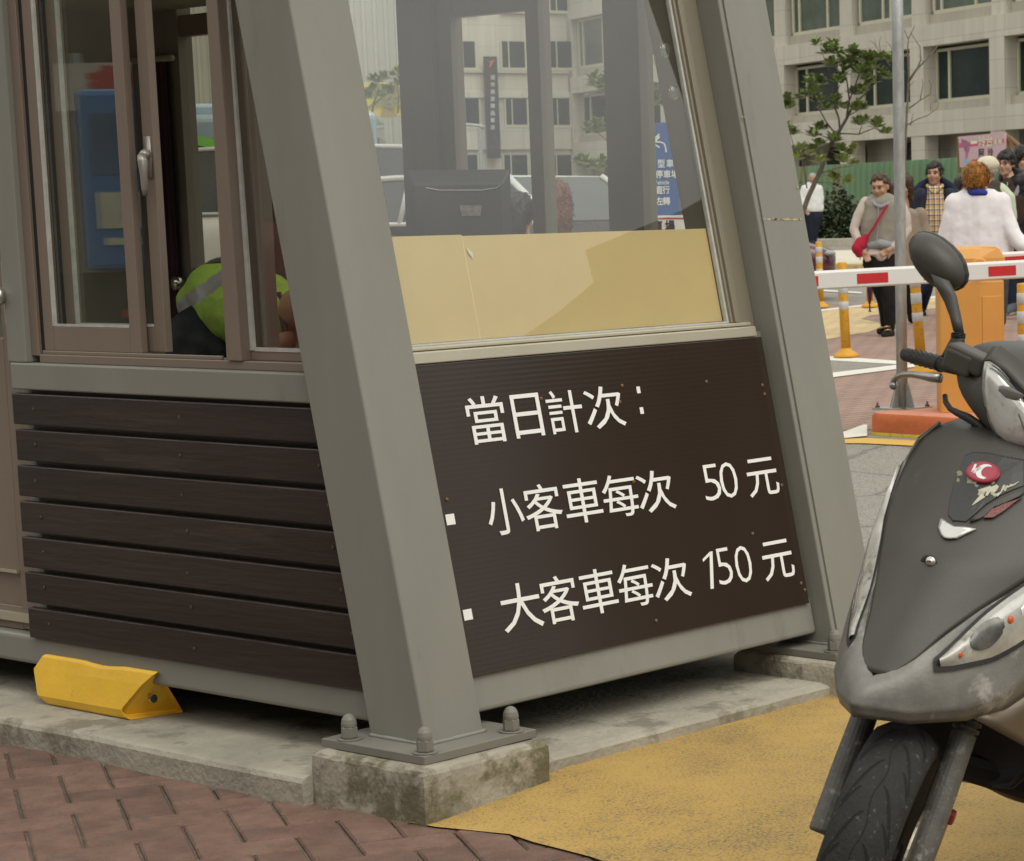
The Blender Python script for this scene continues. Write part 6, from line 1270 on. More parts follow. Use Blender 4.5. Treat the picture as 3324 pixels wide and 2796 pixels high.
# --- attendant in hi-vis vest inside the booth
M_HIV = cloth('lime_hi_vis', (.27, .40, .065), bump=.6, bscale=30, var=.1); M_REFLT = mat('grey_reflective_tape', (.22, .215, .20), .4, 0, .1, 30)
def PL(x, y, X): return on_x(x, y, X)
at_ = Figure('attendant in lime hi vis vest bent over the desk inside the toll booth', 6.2, (470, 900), lambda x, y: (x, y))
oP = np.array([float(at_.t.location[0]), float(at_.t.location[1]), 0.0]); at_.t.location = (.78, 1.42, .18); at_.t.rotation_euler = (0, 0, 0); Q = lambda x, y, X: PL(x, y, X) - np.array((.78, 1.42, .18))
hc = Q(690, 610, .52)
at_.hk = 1
at_.head(hc, 1.0, -75, 45, M_SK[2], [mm([hc, Q(600, 640, .66)], [.055, .06]), mm([Q(490, 640, .74), Q(480, 760, .84)], [.09, .1]), mm([Q(400, 740, .72), Q(390, 760, .7)], [.03, .03])], hands=[hand(Q(590, 698, .45), (-.6, .6, -.3), 1, 1, .4)], voxel=.010)
at_.cap_hair(M_HB, .05, -.06, -.03)
blob([mm([Q(440, 600, .76), Q(470, 640, .74), Q(540, 650, .70), Q(590, 640, .66)], [.085, .10, .10, .08]), mm([Q(455, 640, .78), Q(470, 780, .86)], [.11, .13]), mm([Q(540, 640, .74), Q(540, 780, .82)], [.11, .13]), mm([Q(585, 640, .64), Q(570, 760, .66)], [.07, .08]), mm([Q(430, 590, .77), Q(405, 622, .74)], [.062, .062])], 'hi_vis_vest', M_HIV, at_.t, .010, folds=.012)
blob([mm([Q(432, 668, .715), Q(410, 690, .68), Q(402, 715, .64), Q(380, 750, .60)], [.080, .088, .08, .066]), mm([Q(455, 690, .70), Q(450, 730, .66)], [.06, .06])], 'sleeve', cloth('black_sleeve', (.012, .012, .015), rough=.6), at_.t, .010, folds=.012)
vest = [c_ for c_ in at_.t.children if c_.name.startswith('hi_vis_vest')][0]; vest.data.materials.append(M_REFLT)
for p in vest.data.polygons:
    x_, y_ = pxv(np.array(p.center) + np.array((.78, 1.42, .18))); e_ = y_ - (640 - .72 * (x_ - 368))
    if -26 < e_ < 8 and x_ < 475: p.material_index = 1
mb = MB(); mb.grid([[Q(566, 600, .60), Q(576, 598, .60)], [Q(576, 660, .585), Q(586, 656, .585)], [Q(584, 712, .58), Q(594, 708, .58)]]); mb.build('placket', M_BLKP, at_.t, local=True, recalc=False, solid=.004)
blob([mm([Q(450, 800, .86), Q(470, 850, .6)], [.12, .1]), mm([Q(530, 800, .84), Q(540, 850, .58)], [.12, .1])], 'trousers', cloth('dark_jeans', (.016, .022, .045)), at_.t, .016)
# chair for the attendant
ch = thing('office_chair', 'black office chair under the attendant in the booth', 'chair', (.92, 1.5, .17))
mb = MB(); mb.box(.70, 1.12, 1.28, 1.72, .56, .62); mb.build('seat', M_BLKP, ch, bevel=.02); mb = MB(); mb.tube([(.91, 1.5, .24), (.91, 1.5, .56)], .025, 10); mb.build('post', M_BLKP, ch)
mb = MB()
for a in range(5): mb.tube([(.91, 1.5, .24), (.91 + .24 * math.cos(a * 1.257), 1.5 + .24 * math.sin(a * 1.257), .19)], [.022, .016], 6)
mb.build('base', M_BLKP, ch)
# monitor on the counter, its back to the sloped window
mo = thing('monitor', 'dark computer monitor seen from the back on the counter inside the booth window', 'monitor', (.91, .83, .935))
Mf = lambda x, y, d=0.0: at_depth(x, y, 6.35 + d)
M_MON = mat('monitor_shell', (.030, .032, .033), .5, 0, .08, 8, .1, 200)
mb = MB(); mb.loft([[Mf(829, 349, .03), Mf(1044, 347, .03), Mf(1051, 520, .03), Mf(833, 524, .03)], [Mf(829, 349, .0), Mf(1044, 347, .0), Mf(1051, 520, .0), Mf(833, 524, .0)], [Mf(846, 378, -.035), Mf(1030, 376, -.035), Mf(1034, 500, -.035), Mf(850, 503, -.035)]]); sh_ = mb.build('shell', M_MON, mo, bevel=.004)
mb = MB(); mb.quad(*(Mf(x, y, -.037) for x, y in ((941, 421), (987, 420), (984, 442), (946, 443)))); mb.build('foil_label', mat('foil_label', (.30, .28, .24), .3, .5, .5, 60), sh_, recalc=False)
mb = MB(); mb.tube([Mf(872, 385, -.037), Mf(900, 390, -.037), Mf(985, 390, -.037), Mf(1018, 385, -.037), Mf(1024, 379, -.037)], .0016, 6); mb.build('vent_slot', M_GALV, sh_)
mb = MB(); c = Mf(940, 520, .0); mb.tube([c, c * np.array([1, 1, 0]) + np.array([0, 0, .94])], [.03, .03], 12); mb.lathe([(.10, .936), (.10, .946), (.03, .952)], c * np.array([1, 1, 0]), 24); mb.build('stand', M_MON, mo)
# ================================================================ BUILDINGS
M_STONE = bpy.data.materials.new('pale_stone_panels'); M_STONE.use_nodes = True
def stonemat(m, base):
    t = m.node_tree; b = t.nodes['Principled BSDF']; N = t.nodes.new; K = t.links.new; tc = N('ShaderNodeTexCoord')
    # panel joints along the facade and up it
    mp = N('ShaderNodeMapping'); mp.inputs['Rotation'].default_value = (0, 0, R(-68)); K(tc.outputs['Object'], mp.inputs[0]); sp = N('ShaderNodeSeparateXYZ'); K(mp.outputs[0], sp.inputs[0])
    ad = N('ShaderNodeMath'); ad.operation = 'ADD'; K(sp.outputs[0], ad.inputs[0]); K(sp.outputs[1], ad.inputs[1]); cb = N('ShaderNodeCombineXYZ'); K(ad.outputs[0], cb.inputs[0]); K(sp.outputs[2], cb.inputs[1])
    br = N('ShaderNodeTexBrick'); br.offset = 0; br.inputs['Scale'].default_value = 1; br.inputs['Brick Width'].default_value = 1.35; br.inputs['Row Height'].default_value = 1.0; br.inputs['Mortar Size'].default_value = .012
    br.inputs['Color1'].default_value = tuple(c * 1.04 for c in base) + (1,); br.inputs['Color2'].default_value = tuple(c * .95 for c in base) + (1,); br.inputs['Mortar'].default_value = tuple(c * .72 for c in base) + (1,); K(cb.outputs[0], br.inputs['Vector'])
    st = N('ShaderNodeMapping'); st.inputs['Scale'].default_value = (1.6, 1.6, .12); K(tc.outputs['Object'], st.inputs[0]); n = N('ShaderNodeTexNoise'); n.inputs['Scale'].default_value = 2; n.inputs['Detail'].default_value = 7; K(st.outputs[0], n.inputs['Vector'])
    r = N('ShaderNodeMapRange'); r.inputs['To Min'].default_value = .80; r.inputs['To Max'].default_value = 1.14; K(n.outputs['Fac'], r.inputs[0]); mu = N('ShaderNodeMixRGB'); mu.blend_type = 'MULTIPLY'; mu.inputs[0].default_value = 1; K(br.outputs[0], mu.inputs[1]); K(r.outputs[0], mu.inputs[2]); K(mu.outputs[0], b.inputs['Base Color']); b.inputs['Roughness'].default_value = .7
stonemat(M_STONE, (.58, .545, .465))
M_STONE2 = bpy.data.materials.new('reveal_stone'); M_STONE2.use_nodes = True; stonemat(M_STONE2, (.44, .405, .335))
M_PANE = mat('dark_window_pane', (.024, .034, .031), .18, 0, .5, .35, 0, 50, .14, dirt=((.06, .075, .068), .22, .5))
M_PANEG = mat('green_window_pane', (.11, .135, .11), .15, 0, .5, .3, 0, 50, .2, dirt=((.22, .23, .185), .3, .4))
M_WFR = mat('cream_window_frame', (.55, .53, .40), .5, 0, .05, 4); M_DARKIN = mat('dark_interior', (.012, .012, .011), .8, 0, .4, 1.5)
BO = at_depth(1950, 400, 90.0)
def fac(x, y, n_=0.0):
    p = on_plane(*c3(x, y), BN, BN @ BO + n_) - BO; return float(p @ BD), float(p[2] + BO[2])
W3 = lambda s, z, n_=0.0: (BO[0] + BD[0] * s + BN[0] * n_, BO[1] + BD[1] * s + BN[1] * n_, z)
bld = thing('office_building', 'pale stone office block with deep dark windows above the green fence', 'building', BO * np.array([1, 1, 0]) + BD * 14 + np.array([0, 0, .5]))
def fbox(mb, s0, s1, z0, z1, n0, n1):
    mb.loft([[W3(s, z, n_) for s, z in ((s0, z0), (s1, z0), (s1, z1), (s0, z1))] for n_ in (n0, n1)])
sCl, sCr = fac(1170, 450)[0], fac(1590, 450)[0]; sDl = fac(1680, 450)[0]; PIT = sCr - sDl; PIT = abs(fac(1085, 500)[0] - fac(1590, 450)[0]); OPN = abs(sCl - sCr)
zs2, zh2 = fac(1400, 693)[1], fac(1400, 268)[1]; zb2 = fac(1400, 848)[1]; zt1 = fac(1400, 128)[1]
FLH = abs(fac(1400, 122)[1] - zs2) ; 
scorner = fac(*[((1172 * KS) - 2400) * 1.96, 300 * KS * 1.96])[0]
sR = -26.0
rows_ = [(zs2, zh2, 'a')]
mbW = MB(); mbR = MB()
# bands
fbox(mbW, sR, scorner, zb2, zs2, -.5, .0)
fbox(mbW, sR, scorner, zh2, zt1, -.5, .0)
zs1, zh1 = zt1 + .12, zt1 + (zh2 - zs2) + .35
fbox(mbW, sR, scorner, zh1, zh1 + 1.3, -.5, .0)
zs0, zh0 = zh1 + 1.42, zh1 + 4.2
fbox(mbW, sR, scorner, zh0, zh0 + 1.6, -.5, .02)
k0 = int((sR - sCr) / PIT) - 1
for k in range(k0, int((scorner - sCr) / PIT) + 2):
    a = sCr + k * PIT; b = a + OPN                     # opening between a and b
    p0, p1 = b, a + PIT
    if p0 < scorner and p1 > sR:
        for z0, z1, n0 in ((.3, zb2, -.02), (zs2, zh2, -.004), (zt1, zh1, -.12), (zh1 + 1.3, zh0, -.12)): fbox(mbW, max(p0, sR), min(p1, scorner - .01), z0 + .003, z1 - .003, -.62, n0)
    if a < sR or b > scorner: continue
    for z0, z1, dep, kind in ((.3, zb2, 1.1, 'd'), (zs2, zh2, .62, 'a'), (zt1, zh1, .42, 'b'), (zh1 + 1.3, zh0, .42, 'b')):
        w_ = b - a
        if kind == 'd':
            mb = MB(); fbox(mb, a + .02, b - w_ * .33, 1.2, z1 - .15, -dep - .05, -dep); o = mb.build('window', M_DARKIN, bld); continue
        zz0, zz1 = z0 + (.32 if kind == 'a' else .38), z1 - (.10 if kind == 'a' else .02)
        fr_ = MB(); tk = .13
        dv = (a + .02, a + w_ * .68, b - w_ * .17) if kind == 'a' else (a + .02, a + w_ * .40, a + w_ * .78, b - w_ * .10)
        dv = (a + .02, b - w_ * .215, b - w_ * .02) if kind == 'a' else ((a + .02, a + w_ * .42, a + w_ * .55, b - w_ * .06) if k % 2 else (a + .02, a + w_ * .30, b - w_ * .18, b - w_ * .06))
        fr_.f = None
        fbox(fr_, dv[0], dv[-1], zz0, zz0 + tk, -dep, -dep + .10); fbox(fr_, dv[0], dv[-1], zz1 - tk * .8, zz1, -dep, -dep + .10)
        for d_ in dv: fbox(fr_, d_ - tk * .5 if d_ not in (dv[0],) else d_, d_ + tk * .5, zz0 + tk + .002, zz1 - tk * .8 - .002, -dep + .002, -dep + .098)
        wo_ = fr_.build('window', M_WFR, bld)
        for g0, g1 in zip(dv[:-1], dv[1:]):
            mb = MB(); fbox(mb, g0 + .05, g1 - .05, zz0 + .05, zz1 - .05, -dep - .02, -dep + .03); mb.build('pane', M_PANE if (kind == 'a') else M_PANEG, wo_)
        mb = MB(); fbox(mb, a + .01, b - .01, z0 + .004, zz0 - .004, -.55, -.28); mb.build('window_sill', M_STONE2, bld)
        if kind == 'a' and k % 2 == 0:
            pass
# wing turned towards the yard: its wall runs on from the corner
CP = np.array(W3(scorner, 0)); wn = -BD                              # this wall looks back along the facade
def wing(x, y, n_=0.0): return on_plane(*cw3(x, y), BD, BD @ CP - n_)
wl = lambda x, y: (float((wing(x, y) - CP) @ BN), float(wing(x, y)[2]))
WW = lambda s, z, n_=0.0: tuple(CP + BN * s + wn * n_ + np.array([0, 0, z]))
def wbox(mb, s0, s1, z0, z1, n0, n1): mb.loft([[WW(s, z, n_) for s, z in ((s0, z0), (s1, z0), (s1, z1), (s0, z1))] for n_ in (n0, n1)])
sL = wl(610, 400)[0] + .5
wins = [(1213, 255, 1357, 420), (1213, -90, 1345, 68), (1228, 612, 1340, 775), (1215, 960, 1352, 1098), (915, 255, 1062, 420), (940, 612, 1075, 772), (930, 960, 1078, 1100), (640, 255, 755, 420), (648, 612, 780, 780), (640, 960, 770, 1100), (640, -90, 755, 65), (915, -90, 1062, 65)]
mbw2 = MB(); wbox(mbw2, .02, sL, .3, zh0 + 1.6, -.6, -.16)
mbw2.build('end_wall', M_STONE, bld)
for (y0, y1) in ((572, 606), (925, 775), (452, 425)):
    mb = MB(); za, zb_ = sorted((wl(1000, y0)[1], wl(1000, y1)[1])); wbox(mb, .03, sL - .02, za, zb_, -.158, -.02); mb.build('string_course', M_STONE, bld)
for (x0, y0, x1, y1) in wins:
    a, zt_ = wl(x0, y0); b, zb_ = wl(x1, y1); a, b = min(a, b), max(a, b); zb_, zt_ = min(zb_, zt_), max(zb_, zt_)
    if b > sL - .05: b = sL - .06
    if b - a < .3: continue
    mb = MB(); wbox(mb, a, b, zb_, zt_, -.155, -.10); w_ = mb.build('window', M_PANE, bld)
    mb = MB(); wbox(mb, a - .08, a - .002, zb_, zt_, -.155, -.06); wbox(mb, b + .002, b + .08, zb_, zt_, -.155, -.06); wbox(mb, a + (b - a) * .68, a + (b - a) * .73, zb_, zt_, -.099, -.07); wbox(mb, a - .12, b + .12, zb_ - .14, zb_ - .002, -.155, .0); mb.build('frame', M_WFR, w_)
mbW.build('wall', M_STONE, bld)
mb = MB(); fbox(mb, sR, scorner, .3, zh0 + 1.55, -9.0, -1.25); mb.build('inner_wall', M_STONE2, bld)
mb = MB(); fbox(mb, sR - .2, scorner + .1, zh0 + 1.6, zh0 + 1.9, -9.2, .1); mb.build('roof', M_STONE2, bld)
# upright black sign on the wing
M_BSG = mat('black_sign', (.03, .03, .032), .4)
vs = thing('vertical_sign', 'tall narrow black sign with white characters on the wing of the pale block', 'sign', wing(855, 700) + BD * -.4)
A_, B_ = wing(806, 350, .35), wing(908, 980, .35)
mb = MB(); mb.prism([A_, (B_[0], B_[1], A_[2]), B_, (A_[0], A_[1], B_[2])], BD * .2); mb.build('panel', M_BSG, vs)
mb = MB(); uw = B_ - A_; uw[2] = 0; ln_ = np.linalg.norm(uw); uw /= ln_
for i, chs in enumerate('城市商旅精品飯店'[:8]): text_on(mb, chs, wing(857, 480 + i * 44, .36), uw, (0, 0, 1), 1, .02, fit=(ln_ * .34, ln_ * .34))
mb.build('lettering', mat('sign_white', (.62, .62, .64), .5), vs, recalc=False)
mb = MB(); c = wing(850, 395, .36); zz_ = np.array([0, 0, 1.])
for a, b in (((-.25, -.3), (.28, .32)),): mb.quad(c + uw * ln_ * -.28 + zz_ * ln_ * -.25, c + uw * ln_ * -.12 + zz_ * ln_ * -.25, c + uw * ln_ * .25 + zz_ * ln_ * .3, c + uw * ln_ * .10 + zz_ * ln_ * .3); mb.quad(c + uw * ln_ * -.22 + zz_ * ln_ * .22, c + uw * ln_ * -.05 + zz_ * ln_ * .22, c + uw * ln_ * .0 + zz_ * ln_ * .05, c + uw * ln_ * -.1 + zz_ * ln_ * .02)
mb.build('emblem', mat('sign_orange', (.55, .12, .05), .5), vs, recalc=False)
# far ribbed grey-white building and yellow banner at the left of the window
rb = thing('ribbed_building', 'pale building with upright ribs seen through the booth beside the steel leg', 'building', ru(-22, 125, .5))
M_RIB = mat('pale_ribbed_cladding', (.50, .49, .44), .6, 0, .08, .3)
mb = MB(); rows = [[], []]
for i in range(64):
    for dx, du in ((0, 0), (.30, 0), (.36, -.12), (.50, -.12), (.56, 0)): q = ru(-44 + i * .56 + dx, 125 + du); rows[0].append((q[0], q[1], .3)); rows[1].append((q[0], q[1], 22))
mb.grid(rows); mb.build('ribbed_wall', M_RIB, rb, recalc=False)
mb = MB(); mb.loft([[ru(-44, 125.1, z), ru(-8.2, 125.1, z), ru(-8.2, 136, z), ru(-44, 136, z)] for z in (.3, 22)]); mb.build('block', M_RIB, rb)
yb = thing('yellow_banner', 'yellow banner with dark lettering seen through the booth beside the steel leg', 'banner', ru(-9.2, 60, 2.4))
yA, yB_ = at_depth(740, 170, 60), at_depth(842, 236, 60)
mb = MB(); mb.prism([yA, (yB_[0], yB_[1], yA[2]), yB_, (yA[0], yA[1], yB_[2])], FH * .05); mb.build('cloth', mat('yellow_banner_cloth', (.60, .52, .10), .7, 0, .06, 2), yb)
mb = MB(); text_on(mb, '文', at_depth(775, 196, 59.9), RH, (0, 0, 1), .7, .02); text_on(mb, '教', at_depth(815, 196, 59.9), RH, (0, 0, 1), .7, .02); mb.build('lettering', mat('banner_grey', (.20, .20, .12), .6), yb, recalc=False)
mb = MB(); q = at_depth(795, 228, 59.92); mb.loft([[q + RH * x * k + np.array([0, 0, z]) for x in (-.2, .2)] + [q + RH * x * k + np.array([0, 0, z]) + FH * .02 for x in (.2, -.2)] for z, k in ((-.15, 1), (.1, .6), (.2, .25), (.45, .05))]); mb.build('tower_print', mat('banner_brown', (.30, .22, .08), .6), yb)
mb = MB()
for q in (-10.6, -8.0): mb.tube([ru(q, 60.2, .5), ru(q, 60.2, 4.6)], .06, 8)
mb.build('banner_post', M_GALV, yb)
# ================================================================ VEHICLES
M_CGL = mat('car_glass', (.02, .024, .022), .05, 0, .3, 3, 0, 50, .8); M_WHEEL = mat('car_tyre', (.02, .02, .02), .8); M_CHRM = mat('wheel_alloy', (.45, .44, .42), .35, .8)
def carpaint(n, c): return mat(n, c, .22, .1, .06, 2, 0, 50, .5, coat=.6)
def make_car(name, label, cat, paint, loc, rz, L_=4.4, W_=1.75, H_=1.5, van=False, belt=.62):
    t = thing(name, label, cat, loc, rz); hw = W_ / 2; B = H_ * belt
    B_ = lambda mb, n, m, p=None, **k: mb.build(n, m, p or t, local=True, **k)
    prof = [(-.50, .42, .55, .80), (-.485, .30, .66, .93), (-.40, .24, B / H_ * 1.0, .99), (-.20, .22, .64, 1.0), (.10, .22, .62, 1.0), (.26, .22, .59, .99), (.40, .24, .53, .96), (.47, .28, .46, .88), (.50, .34, .42, .74)]
    mb = MB(); rings = []
    for x, zl, zt, k in prof:
        zt_ = zt * H_; zl_ = zl * .8
        rings.append([(x * L_, y * hw * k, z) for y, z in ((-.86, zl_), (-1, zl_ + .14), (-1.0, zl_ + (zt_ - zl_) * .62), (-.95, zt_ - .03), (-.80, zt_), (0, zt_ + .02), (.80, zt_), (.95, zt_ - .03), (1.0, zl_ + (zt_ - zl_) * .62), (1, zl_ + .14), (.86, zl_))])
    mb.loft(rings); bd_ = B_(mb, 'body', paint, smooth=True, bevel=.0); md = bd_.modifiers.new('s', 'SUBSURF'); md.levels = md.render_levels = 1
    cab = [(-.47, .66, .10), (-.40, .97, .0), (-.10, 1.0, 0), (.06, .985, 0), (.24, .60, .1)] if not van else [(-.495, .62, .04), (-.48, .97, 0), (-.1, 1.0, 0), (.22, .97, 0), (.36, .60, .05)]
    b0, b1 = cab[0][0], cab[-1][0]
    side = [(b0 * L_, B * .98), (cab[1][0] * L_, cab[1][1] * H_), (cab[2][0] * L_, H_), (cab[3][0] * L_, cab[3][1] * H_), (b1 * L_, B * .96)]
    mb = MB(); rings = []
    for sx, (px, pz) in enumerate(side): rings.append([(px, y * hw * (.93 if abs(pz - B) < .1 else .80), pz) for y in (-1, -.7, 0, .7, 1)])
    mb.grid(rings); mb.face([mb.v((px, -hw * (.93 if abs(pz - B) < .1 else .80), pz)) for px, pz in side]); mb.face([mb.v((px, hw * (.93 if abs(pz - B) < .1 else .80), pz)) for px, pz in side][::-1])
    B_(mb, 'glass', M_CGL, recalc=True)
    mb = MB(); rows = [[(px * 1.0, y * hw * .80 * (1.0), pz + .006) for y in (-1.03, -.95, -.6, 0, .6, .95, 1.03)] for px, pz in side[1:4]]; mb.grid(rows); B_(mb, 'roof', paint, smooth=True, solid=.05)
    mb = MB()
    for s_ in (-1, 1):
        for i in (0, 3):
            a, b = side[i], side[i + 1]; f0 = .93 if i == 0 else .80; f1 = .80 if i == 0 else .93; mb.tube([(a[0], s_ * hw * f0, a[1]), (b[0], s_ * hw * f1, b[1])], .035, 6)
        xm = (cab[2][0] * .6 + .0) * L_; mb.tube([(xm - .06, s_ * hw * .94, B * .97), (xm, s_ * hw * .81, H_ * .995)], .03, 6)
        mb.tube([(b0 * L_, s_ * hw * .94, B * .97), (b1 * L_, s_ * hw * .94, B * .95)], .022, 6)
    B_(mb, 'pillars', paint, smooth=True)
    for s_ in (-1, 1):
        for x in (-.30, .31):
            mb = MB(); mb.lathe([(.18, -.09), (.30, -.10), (.325, -.06), (.325, .06), (.30, .10), (.18, .09)], (x * L_, s_ * hw * .90, .325), 28, 'y'); wh_ = B_(mb, 'wheel', M_WHEEL, smooth=True)
            mb = MB(); mb.lathe([(.001, .06), (.05, .085), (.18, .075), (.19, .05)] if s_ < 0 else [(.19, -.05), (.18, -.075), (.05, -.085), (.001, -.06)], (x * L_, s_ * hw * .90 + s_ * .02 + (0.0), .325), 20, 'y'); B_(mb, 'hubcap', M_CHRM, wh_, smooth=True)
            mb = MB(); mb.lathe([(.35, -.02), (.40, -.02), (.40, .02), (.35, .02)], (x * L_, s_ * hw * .985, .335), 28, 'y'); B_(mb, 'wheel_arch', M_BLKP, smooth=True)
        mb = MB(); mb.ball((.470 * L_, s_ * hw * .66, H_ * .41), (.10, .20, .05), 14, 8); B_(mb, 'headlight', mat('dull_lamp', (.25, .25, .24), .2), smooth=True)
        mb = MB(); mb.ball((-.490 * L_, s_ * hw * .72, H_ * .52), (.06, .13, .12), 12, 8); B_(mb, 'tail_light', M_RED, smooth=True)
        mb = MB(); mb.ball((.17 * L_, s_ * hw * 1.06, B * 1.02), (.06, .10, .07), 10, 8); B_(mb, 'wing_mirror', paint, smooth=True)
    return t
def cpos(r_, u_): p = ru(r_, u_); return (p[0], p[1], zg(p[0], p[1]) + .01)
P_MAR = carpaint('maroon_paint', (.075, .018, .024)); P_WHT = carpaint('white_paint', (.66, .66, .64)); P_SIL = carpaint('silver_paint', (.42, .42, .42)); P_BLU = carpaint('dark_blue_paint', (.03, .04, .07))
make_car('parked_car', 'maroon car whose nose shows beside the slanted booth leg', 'car', P_MAR, cpos(.52 - 2.12, 31.5), RZ + R(4), 4.4, 1.75, 1.42)
make_car('parked_car', 'white wagon seen through the booth windows', 'car', P_WHT, cpos(-3.0, 24), RZ + R(-35), 4.4, 1.72, 1.60, True, .74)
make_car('parked_van', 'white van roof showing above the monitor through the booth windows', 'van', P_WHT, cpos(-5.6, 31), RZ + R(5), 4.7, 1.9, 2.10, True)
make_car('parked_car', 'silver car behind the blue direction sign through the booth window', 'car', P_SIL, cpos(-2.75, 27.5), RZ + R(8), 4.3, 1.72, 1.45)
def bus(name, label, cat, loc, rz, body, band, trim, L_=9.0, W_=2.4, H_=2.85):
    t = thing(name, label, cat, loc, rz); B_ = lambda mb, n, m, p=None, **k: mb.build(n, m, p or t, local=True, **k)
    mb = MB(); mb.box(-L_ / 2, L_ / 2, -W_ / 2, W_ / 2, .42, H_); B_(mb, 'body', body, bevel=.14, seg=4)
    mb = MB(); mb.box(-L_ / 2 + .3, L_ / 2 - .3, -W_ / 2 + .12, W_ / 2 - .12, H_ - .05, H_ + .16); B_(mb, 'roof', band, bevel=.06)
    for s_ in (-1, 1):
        for i in range(5): x = -L_ / 2 + .45 + i * (L_ - .9) / 5; mb = MB(); mb.box(x, x + (L_ - .9) / 5 - .08, s_ * W_ / 2 - .015, s_ * W_ / 2 + .02, H_ * .52, H_ * .86); B_(mb, 'window', M_CGL, bevel=.01)
        mb = MB(); xs = np.linspace(-L_ / 2 + .1, L_ / 2 - .1, 24); mb.grid([[(x, s_ * (W_ / 2 + .03), H_ * (.50 + .38 * math.sin(math.pi * (x / L_ + .5))) + k) for x in xs] for k in (0, .16)]); B_(mb, 'arch_stripe', trim, recalc=False, solid=.01)
        for x in (-L_ * .28, L_ * .30):
            mb = MB(); mb.lathe([(.2, -.12), (.46, -.13), (.48, 0), (.46, .13), (.2, .12)], (x, s_ * W_ / 2 * .92, .48), 28, 'y'); B_(mb, 'wheel', M_WHEEL, smooth=True)
    mb = MB(); mb.box(L_ / 2 - .02, L_ / 2 + .02, -W_ / 2 + .2, W_ / 2 - .2, H_ * .45, H_ * .85); B_(mb, 'windscreen', M_CGL, bevel=.01)
    return t
bus('tour_bus', 'coach with green arch stripe and pale blue roof seen beside the steel leg', 'bus', cpos(-11.3, 41), RZ + R(6), carpaint('bus_blue', (.30, .38, .42)), carpaint('bus_roof_blue', (.42, .55, .68)), carpaint('bus_green', (.22, .55, .12)))
# street lamp and sign seen through the glass
lp_ = thing('street_lamp', 'slim white twin armed lamp post before the black vertical sign', 'street lamp', ru(-9.6, 62, .5))
tp = at_depth(982, 262, 62); mb = MB(); mb.tube([ru(*[float((tp - CAMP) @ RH), 62], .5), tp], .06, 8); mb.build('post', M_GALV, lp_)
mb = MB(); mb.tube([tp + RH * -.9 + np.array([0, 0, .15]), tp + np.array([0, 0, .05]), tp + RH * .12], [.05, .04, .05], 8); mb.ball(tp + RH * -.95 + np.array([0, 0, .14]), (.28, .2, .07), 12, 8); mb.build('lamp_arm', M_GALV, lp_, smooth=True)
M_BLUS = mat('blue_sign', (.028, .095, .30), .4, 0, .05, 3)
bs = thing('direction_sign', 'blue car park direction sign with white left turn arrow behind the booth', 'sign', ru(-.86, 16, 0))
uS = 16.0; sA, sB = at_depth(1286, 253, uS), at_depth(1391, 441, uS); zz_ = np.array([0, 0, 1.]); wS, hS = float((sB - sA) @ RH), float(sA[2] - sB[2])
mb = MB(); rr_ = .02; pts = []
for cx_, cz_, a0 in ((rr_, rr_, 180), (wS - rr_, rr_, 270), (wS - rr_, hS - rr_, 0), (rr_, hS - rr_, 90)):
    for k in range(6): a = R(a0 + k * 18); pts.append(sA + RH * (cx_ + rr_ * math.cos(a)) + zz_ * (-hS + cz_ + rr_ * math.sin(a)))
mb.prism(pts, FH * .012); mb.build('panel', M_BLUS, bs)
mb = MB(); SP = lambda x, y: at_depth(x, y, uS - .004)
def stk(pts, wd):
    P_ = [SP(*p) for p in pts]
    for a, b in zip(P_[:-1], P_[1:]): d_ = b - a; d_ /= np.linalg.norm(d_); n_ = np.cross(d_, FH); mb.quad(a - n_ * wd - d_ * wd * .5, b - n_ * wd + d_ * wd * .5, b + n_ * wd + d_ * wd * .5, a + n_ * wd - d_ * wd * .5)
stk([(1341, 290), (1350, 280)], .006); stk([(1333, 291), (1352, 291), (1360, 294), (1363, 302), (1364, 311)], .0045); stk([(1350, 275), (1333, 291), (1350, 302)], .0045)
for ch_, x, y in (('小', 1331, 335), ('型', 1354, 335), ('車', 1372, 335), ('右', 1315, 357), ('側', 1336, 357), ('停', 1350, 357), ('車', 1366, 357), ('場', 1382, 357), ('請', 1336, 389), ('直', 1350, 389), ('行', 1364, 389), ('後', 1337, 412), ('左', 1351, 412), ('轉', 1365, 412)): text_on(mb, ch_, SP(x, y), RH, zz_, 1, .02, fit=(14 * KS * uS / CF, 15.5 * KS * uS / CF))
text_on(mb, 'Vehicle', SP(1355, 374), RH, zz_, 1, .01, fit=(30 * KS * uS / CF, 8 * KS * uS / CF))
mb.build('lettering', M_WHITE, bs, recalc=False)
mb = MB(); pc = at_depth(1300, 441, uS + .03); mb.tube([pc * np.array([1, 1, 0]) + zz_ * zg(pc[0], pc[1]), pc + zz_ * .6], .03, 10); mb.build('post', M_GALV, bs)
wsn = thing('red_bordered_sign', 'white sign with red border and a black character below the blue sign', 'sign', ru(-.78, 15.9, 0))
wA, wB = at_depth(1296, 443, 15.9), at_depth(1410, 505, 15.9); mb = MB(); mb.prism([wA, (wB[0], wB[1], wA[2]), wB, (wA[0], wA[1], wB[2])], FH * .01); mb.build('panel', M_WHITE, wsn)
mb = MB(); f_ = lambda x, y: at_depth(x, y, 15.895)
for a, b, c_, d_ in ((1300, 446, 1407, 448.6), (1404, 446, 1407, 503), (1300, 446, 1302.6, 503)): mb.quad(f_(a, b), f_(c_, b), f_(c_, d_), f_(a, d_))
mb.build('red_border', M_ARMR, wsn, recalc=False)
